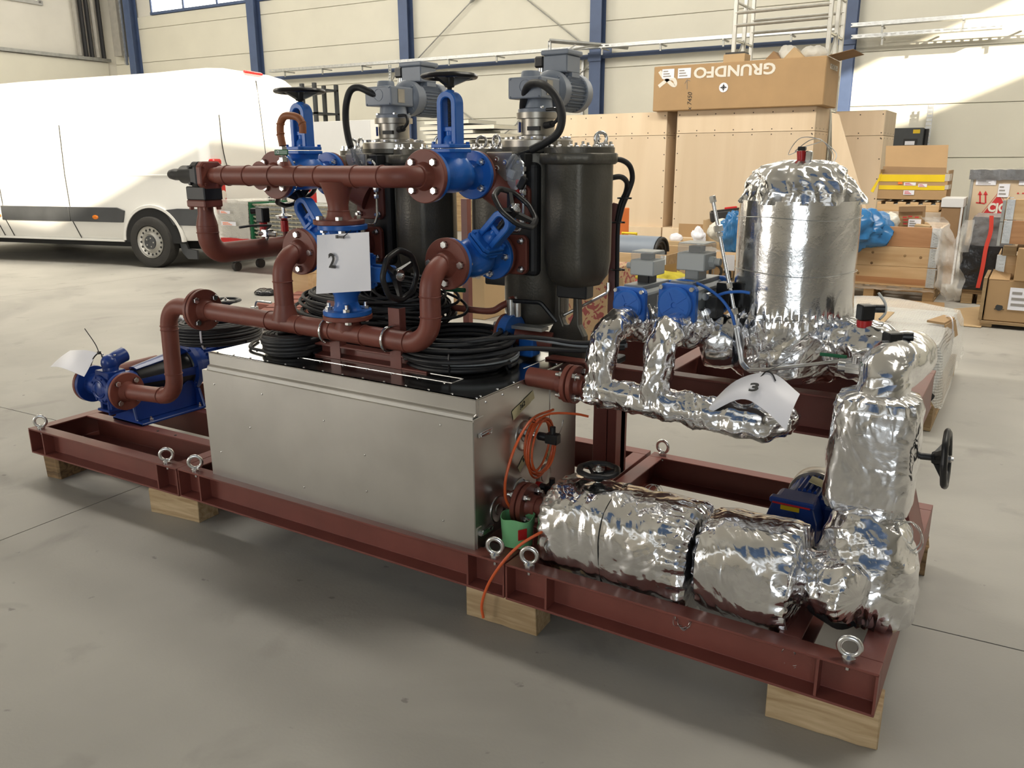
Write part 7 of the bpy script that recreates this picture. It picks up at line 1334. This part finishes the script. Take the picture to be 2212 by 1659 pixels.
a, c = AY(1443, 487, 8.6), AY(1525, 520, 8.6); t = thing('open_carton', 'open brown carton with white paper in front of the plywood crates', 'carton', ((a[0]+c[0])/2, 8.8, 0)); slab('back_flap', a[0], c[0], 9.0, 9.01, c[2], a[2], 'cardboard', t, 0); slab('carton_body', a[0], c[0], 8.5, 9.0, .001, c[2]-.02, 'cardboard_pale', t); q = [AY(*k_, 8.55) for k_ in ((1530, 492), (1560, 530), (1512, 525))]; b = B(); b.loft([q, [p+A3(0, .008, 0) for p in q]]); obj('side_flap', b, 'cardboard_pale', t, smooth=0)
blob('paper_scrap', 'crumpled white paper in the open carton, the right piece', 'paper', 1510, 510, 8.5, .08, .05, .10, 'paper', 5, amp=1.0); blob('paper_scrap', 'rounded white paper piece in the open carton, the left piece', 'paper', 1461, 515, 8.6, .09, .05, .07, 'paper', 15, amp=.3)
q = [AY(*k_, 9.6) for k_ in ((1540, 462), (1588, 440), (1612, 441), (1610, 462), (1586, 467))]; t = thing('tool_case', 'black ribbed tool case with red handle behind the steel rod', 'case', q[0]); a, c = AY(1534, 463, 9.2), AY(1605, 482, 9.2)
b = B(); b.box((AY(1572, 464, 9.0)[0], 9.0, AY(1572, 464, 9.0)[2]), (.46, .34, .14), rz(.35)@ry(-.12)); cs = obj('case_body', b, 'case_black', t, smooth=0, bev=.02); b = B(); cc = AY(1575, 454, 8.98)
for k_ in range(7): b.box((cc[0]-.0, 8.85+.05*k_, cc[2]+.012), (.38, .018, .012), rz(.35)@ry(-.12))
obj('ribs', b, 'case_black', cs, smooth=0); b = B(); b.box((cc[0]+.02, 8.98, cc[2]+.03), (.16, .07, .03), rz(.35)@ry(-.12)); obj('red_handle', b, 'red_plastic', cs, smooth=0, bev=.008)
slab('stand_box', cc[0]-.3, cc[0]+.3, 8.85, 9.3, .001, cc[2]-.13, 'cardboard_pale', t)
y = 5.5; a0, a1, b0, b1 = P2(1505, 556, 1640, 640, y); t = thing('printed_carton', 'brown carton with dark printed words left of the foil tank', 'carton', ((a0+a1)/2, y+.3, .001)); slab('carton_body', a0, a1+.5, y, y+.6, .001, b1, 'cardboard', t, .006); q = [(a0, y, b1), (a1, y, b1), (a1, y-.10, b1+.02), (a0+.05, y-.12, b1+.015)]
text('Dam', 'lettering', 'ink', t, AY(1573, 590, y-.003), (1, 0, 0), (0, 0, 1), .20, bold=.003); text('stainless steel', 'lettering', 'print_grey', t, AY(1580, 607, y-.003), (1, 0, 0), (0, 0, 1), .075); b = B(); b.sph(AY(1532, 573, y), (.028, .004, .045), 14, 8); obj('printed_logo', b, 'pump_blue', t)
for px in (1520, 1540): b = B(); p, q = AY(px, 580, y-.002), AY(px, 640, y-.002); b.box((p+q)/2, (.006, .002, abs(p[2]-q[2]))); obj('print_line', b, 'print_grey', t, smooth=0)
b = B(); q = [AY(1567, 551, 5.2), AY(1587, 551, 5.2), AY(1586, 585, 5.2), AY(1563, 584, 5.2)]; b.loft([q, [p+A3(0, .004, 0) for p in q]]); tag(obj('paper_tag', b, 'paper', smooth=0), 'white printed tag hanging beside the foil tank', 'tag')
a0, a1, b0, b1 = P2(1470, 545, 1560, 600, 6.2); t = thing('open_carton', 'beige open carton with torn film right of the half round cover', 'carton', ((a0+a1)/2, 6.4, 0)); slab('carton_body', a0, a1, 6.2, 6.7, .001, b1-.04, 'cardboard_pale', t); slab('flap', a0-.02, a1, 6.18, 6.19, b1-.08, b1, 'cardboard_pale', t, 0); bag(t, (a0+.2, 6.4, b1-.02), (.18, .1, .07), 12, 'stretch_film')
y = 4.6; a0, a1, b0, b1 = P2(1340, 596, 1475, 690, y); t = thing('open_carton', 'pale open carton with yellow and striped cloth behind the actuators', 'carton', ((a0+a1)/2, y+.3, 0)); z0 = .001
slab('front_panel', a0, a1, y, y+.01, z0, b1-.10, 'cardboard_pale', t, 0); slab('side_panel', a0, a0+.01, y+.01, y+.6, z0, b1-.06, 'cardboard_pale', t, 0); slab('side_panel', a1-.01, a1, y+.01, y+.6, z0, b1-.04, 'cardboard_pale', t, 0); slab('back_panel', a0, a1, y+.59, y+.6, z0, b1-.04, 'cardboard_dark', t, 0); q = [(a0-.1, y+.02, b1-.09), (a0, y, b1-.05), (a1, y+.6, b1+.10), (a1-.1, y+.65, b1+.12)]; b = B(); b.loft([[AY(*k_, 4.9) for k_ in ((1345, 592), (1420, 575), (1462, 568), (1462, 590), (1410, 600), (1340, 618))]]*1+[[AY(*k_, 4.92) for k_ in ((1345, 592), (1420, 575), (1462, 568), (1462, 590), (1410, 600), (1340, 618))]]); obj('torn_flap', b, 'cardboard', t, smooth=0)
p = AY(1440, 607, y+.3); bag(t, p, (.26, .2, .09), 6, 'yellow_cloth', 'yellow_cloth', n=40, f=12, amp=.5); p = AY(1375, 617, y+.25); bag(t, p, (.18, .15, .07), 16, 'striped_cloth', 'striped_cloth', n=40, f=12, amp=.4)
m = mat('floral_print', (.47, .32, .18), .75, 0, 0); tt = m.node_tree; no = tt.nodes.new('ShaderNodeTexNoise'); no.inputs['Scale'].default_value = 14; no.inputs['Distortion'].default_value = 1.5; tcx = tt.nodes.new('ShaderNodeTexCoord'); cr = tt.nodes.new('ShaderNodeValToRGB'); cr.color_ramp.interpolation = 'CONSTANT'; e = cr.color_ramp.elements; e[0].color = (.47, .32, .18, 1); e[1].position = .54; e[1].color = (.30, .075, .07, 1); tt.links.new(tcx.outputs['Object'], no.inputs['Vector']); tt.links.new(no.outputs['Fac'], cr.inputs[0]); tt.links.new(cr.outputs[0], tt.nodes['Principled BSDF'].inputs['Base Color'])
y = 3.9; a0, a1 = AY(1255, 600, y)[0], AY(1322, 600, y)[0]; zt_ = AY(1290, 578, y)[2]; t = thing('patterned_carton', 'carton printed with dark red floral pattern behind the filter foot', 'carton', ((a0+a1)/2, y+.2, 0)); slab('carton_body', a0-.15, a1, y, y+.45, .001, zt_, 'floral_print', t, .006)
q = [AY(1318, 602, 3.8), AY(1346, 600, 3.8), AY(1352, 725, 3.8), AY(1290, 760, 3.8)]; b = B(); b.loft([q, [p+A3(.0, .012, 0) for p in q]]); tag(obj('cardboard_sheet', b, 'cardboard_pale', smooth=0), 'pale cardboard sheet leaning beside the red post', 'cardboard')
# ---- goods at the left behind the manifold
y = 4.1
for i, (px0, px1, py0, py1, m_, lb, yy) in enumerate(((628, 668, 583, 640, 'pine', 'small pine box seen through the left riser', 4.1), (655, 705, 590, 640, 'pine', 'pine box just left of the coiled cables', 4.4), (978, 1012, 590, 632, 'cardboard', 'brown carton under the lower right valve, left of the dark post', 4.3), (1012, 1046, 580, 650, 'cardboard_pale', 'brown carton stack under the lower right valve, right of the dark post', 4.2))):
    a0, a1, b0, b1 = P2(px0, py0, px1, py1, yy); t = thing('storage_box', lb, 'box', ((a0+a1)/2, yy+.15, 0)); slab('box_body', a0, a1, yy, yy+.35, .001, b1, m_, t, .004)
    if i == 3: text('BB', 'lettering', 'print_grey', t, AY(1028, 595, yy-.003), (1, 0, 0), (0, 0, 1), .09)
    slab('box_lid', a0-.005, a1+.005, yy-.005, yy+.355, b1-.03, b1, m_, t, .002)
t = thing('red_pallet', 'dark red painted plank pallet on the floor behind the left riser', 'pallet', (-5.9, 3.4, 0))
for k in range(7): q = [AZ(520+k*18, 690-k*9, .10), AZ(600+k*18, 690-k*9, .10), AZ(614+k*18, 683-k*9, .10), AZ(534+k*18, 683-k*9, .10)]; b = B(); b.loft([[p-A3(0, 0, .03) for p in q], q]); obj('plank', b, 'red_wood', t, smooth=0)
for k in (0, 3, 6): p = AZ(560+k*18, 686-k*9, .07); slab('bearer', p[0]-.35, p[0]+.35, p[1]-.05, p[1]+.05, .001, .068, 'red_wood', t)
blob('rag', 'dark crumpled rag lying on the red plank pallet', 'rag', 573, 632, 4.2, .14, .1, .045, 'black_film', 9)
b = B(); p = AY(1003, 500, 1.9); b.bx(p[0]-.02, p[0]+.02, 1.9, 1.94, .001, AY(1003, 430, 1.9)[2]); b.bx(p[0]-.1, p[0]+.1, 1.84, 2.0, .001, .02); tag(obj('steel_post', b, 'oxide_red', smooth=0), 'dark red steel post standing behind the two filters', 'post')
# ---- far left: wrapped mesh, cabinet, panels, rack
y = 5.3; a0, a1, a2 = AY(470, 450, y)[0], AY(541, 450, y)[0], AY(700, 450, y)[0]; MZ = .30
mat('mesh_wire', (.46, .43, .34), .45, .7, .2, 12)
t = thing('mesh_bundle', 'stack of steel mesh panels behind the return pipe, half wrapped in film', 'pallet load', ((a0+a2)/2, y+.3, MZ+.146))
for k in range(9):
    b = B(); z = MZ+.17+.05*k
    for i in range(26): xx = a0+.05+(a2-a0-.1)*i/25; b.box((xx, y+.3, z), (.012, .6, .012))
    for j in range(3): yy = y+.02+.28*j; b.box(((a0+a2)/2, yy, z+.012), (a2-a0, .012, .02))
    obj('mesh_panel', b, 'mesh_wire', t, smooth=0)
slab('core', a0+.05, a2-.05, y+.06, y+.56, MZ+.15, MZ+.585, 'plinth_grey', t, 0)
b = B(); n = 24; V_ = np.array([[a0-.03+(a1-a0+.03)*i/n, y-.03+(.3*max(0, j-9)), MZ+.15+.053*min(j, 9)] for j in range(12) for i in range(n+1)]); V_ += crumple(V_, 9, 7, 6)[:, None]*A3(.02, .05, .03); b.add(V_, [[j*(n+1)+i, j*(n+1)+i+1, (j+1)*(n+1)+i+1, (j+1)*(n+1)+i] for j in range(11) for i in range(n)]); obj('wrap_film', b, 'milky_film', t, smooth=60)
for a in ((475, 497, 455, 462), (478, 510, 478, 488)): sticker(*a, t, y-.07, True, 'paper', dark='orange')
b = B(); b.bx(a1-.01, a1+.02, y-.02, y+.6, MZ+.15, MZ+.61); obj('green_strap', b, 'green_grip', t, smooth=0); tr = thing('trolley', 'low red trolley carrying the half wrapped mesh stack', 'trolley', ((a0+a2)/2, y+.3, 0)); slab('deck', a0, a2, y, y+.6, MZ+.08, MZ+.145, 'red_plastic', tr, .005)
for xx in (a0+.15, a2-.15):
    for yy in (y+.1, y+.5): slab('fork', xx-.04, xx+.04, yy-.04, yy+.04, .12, MZ+.08, 'cabinet_dark', tr); b = B(); b.cyl((xx-.03, yy, .061), (xx+.03, yy, .061), .06, n=18); obj('wheel', b, 'tyre', tr)
y = 11.6; a0, a1, b0, b1 = P2(655, 264, 803, 330, y); t = thing('pale_cabinet', 'large pale grey cabinet standing behind the left filter', 'cabinet', ((a0+a1)/2, y+.4, 0)); slab('cabinet_body', a0, a1, y, y+.8, .001, b1, 'sheet_white', t, .01); a2 = AY(826, 300, y)[0]; slab('edge_panel', a1+.004, a2, y-.01, y+.8, .001, b1-.002, 'van_white', t, .006); slab('kick_panel', a0+.02, a1-.02, y-.012, y, .02, .12, 'plinth_grey', t)
rngp = random.Random(4); y = 12.0
t0 = None; zz = 1.40; base_ = thing('panel_rack', 'low timber rack carrying the stack of wall panels', 'rack', (-10.0, y+.5, 0)); slab('rack_body', AY(880, 300, y)[0], AY(1092, 300, y)[0], y, y+1.0, .001, 1.398, 'pallet_wood', base_)
for k in range(9):
    a0 = AY(892+rngp.uniform(-10, 30), 280, y)[0]; a1 = AY(1045+rngp.uniform(-40, 45), 280, y)[0]; h = rngp.uniform(.055, .085)
    t = thing('wall_panel', 'silver edged insulated panel in the pile between the two gear motors', 'panel', ((a0+a1)/2, y+.5, zz), None, 'piled insulated panels'); slab('core', a0, a1, y, y+1.0, zz+.006, zz+h-.006, 'panel_cream', t, 0); slab('sheet_face', a0, a1, y-.003, y+1.0, zz+h-.006, zz+h, 'dull_galvanised', t, 0); slab('sheet_face', a0, a1, y-.003, y+1.0, zz+.0005, zz+.006, 'sheet_white', t, 0); zz += h+.012
    if k % 3 == 1: zz += .02
y = 14.5; p = AY(683, 250, y); t = thing('steel_rack', 'dark narrow steel rack behind the rear of the van', 'rack', (p[0], y+.4, 0))
for dx in (-.45, 0.0):
    for dy in (0, .8): slab('upright', p[0]+dx-.05, p[0]+dx+.05, y+dy-.04, y+dy+.04, .001, AY(685, 178, y)[2], 'cabinet_dark', t)
for z in (.5, 1.2, 1.9, 2.6, 3.2): slab('shelf', p[0]-.5, p[0]+.05, y-.04, y+.84, z, z+.05, 'cabinet_dark', t)
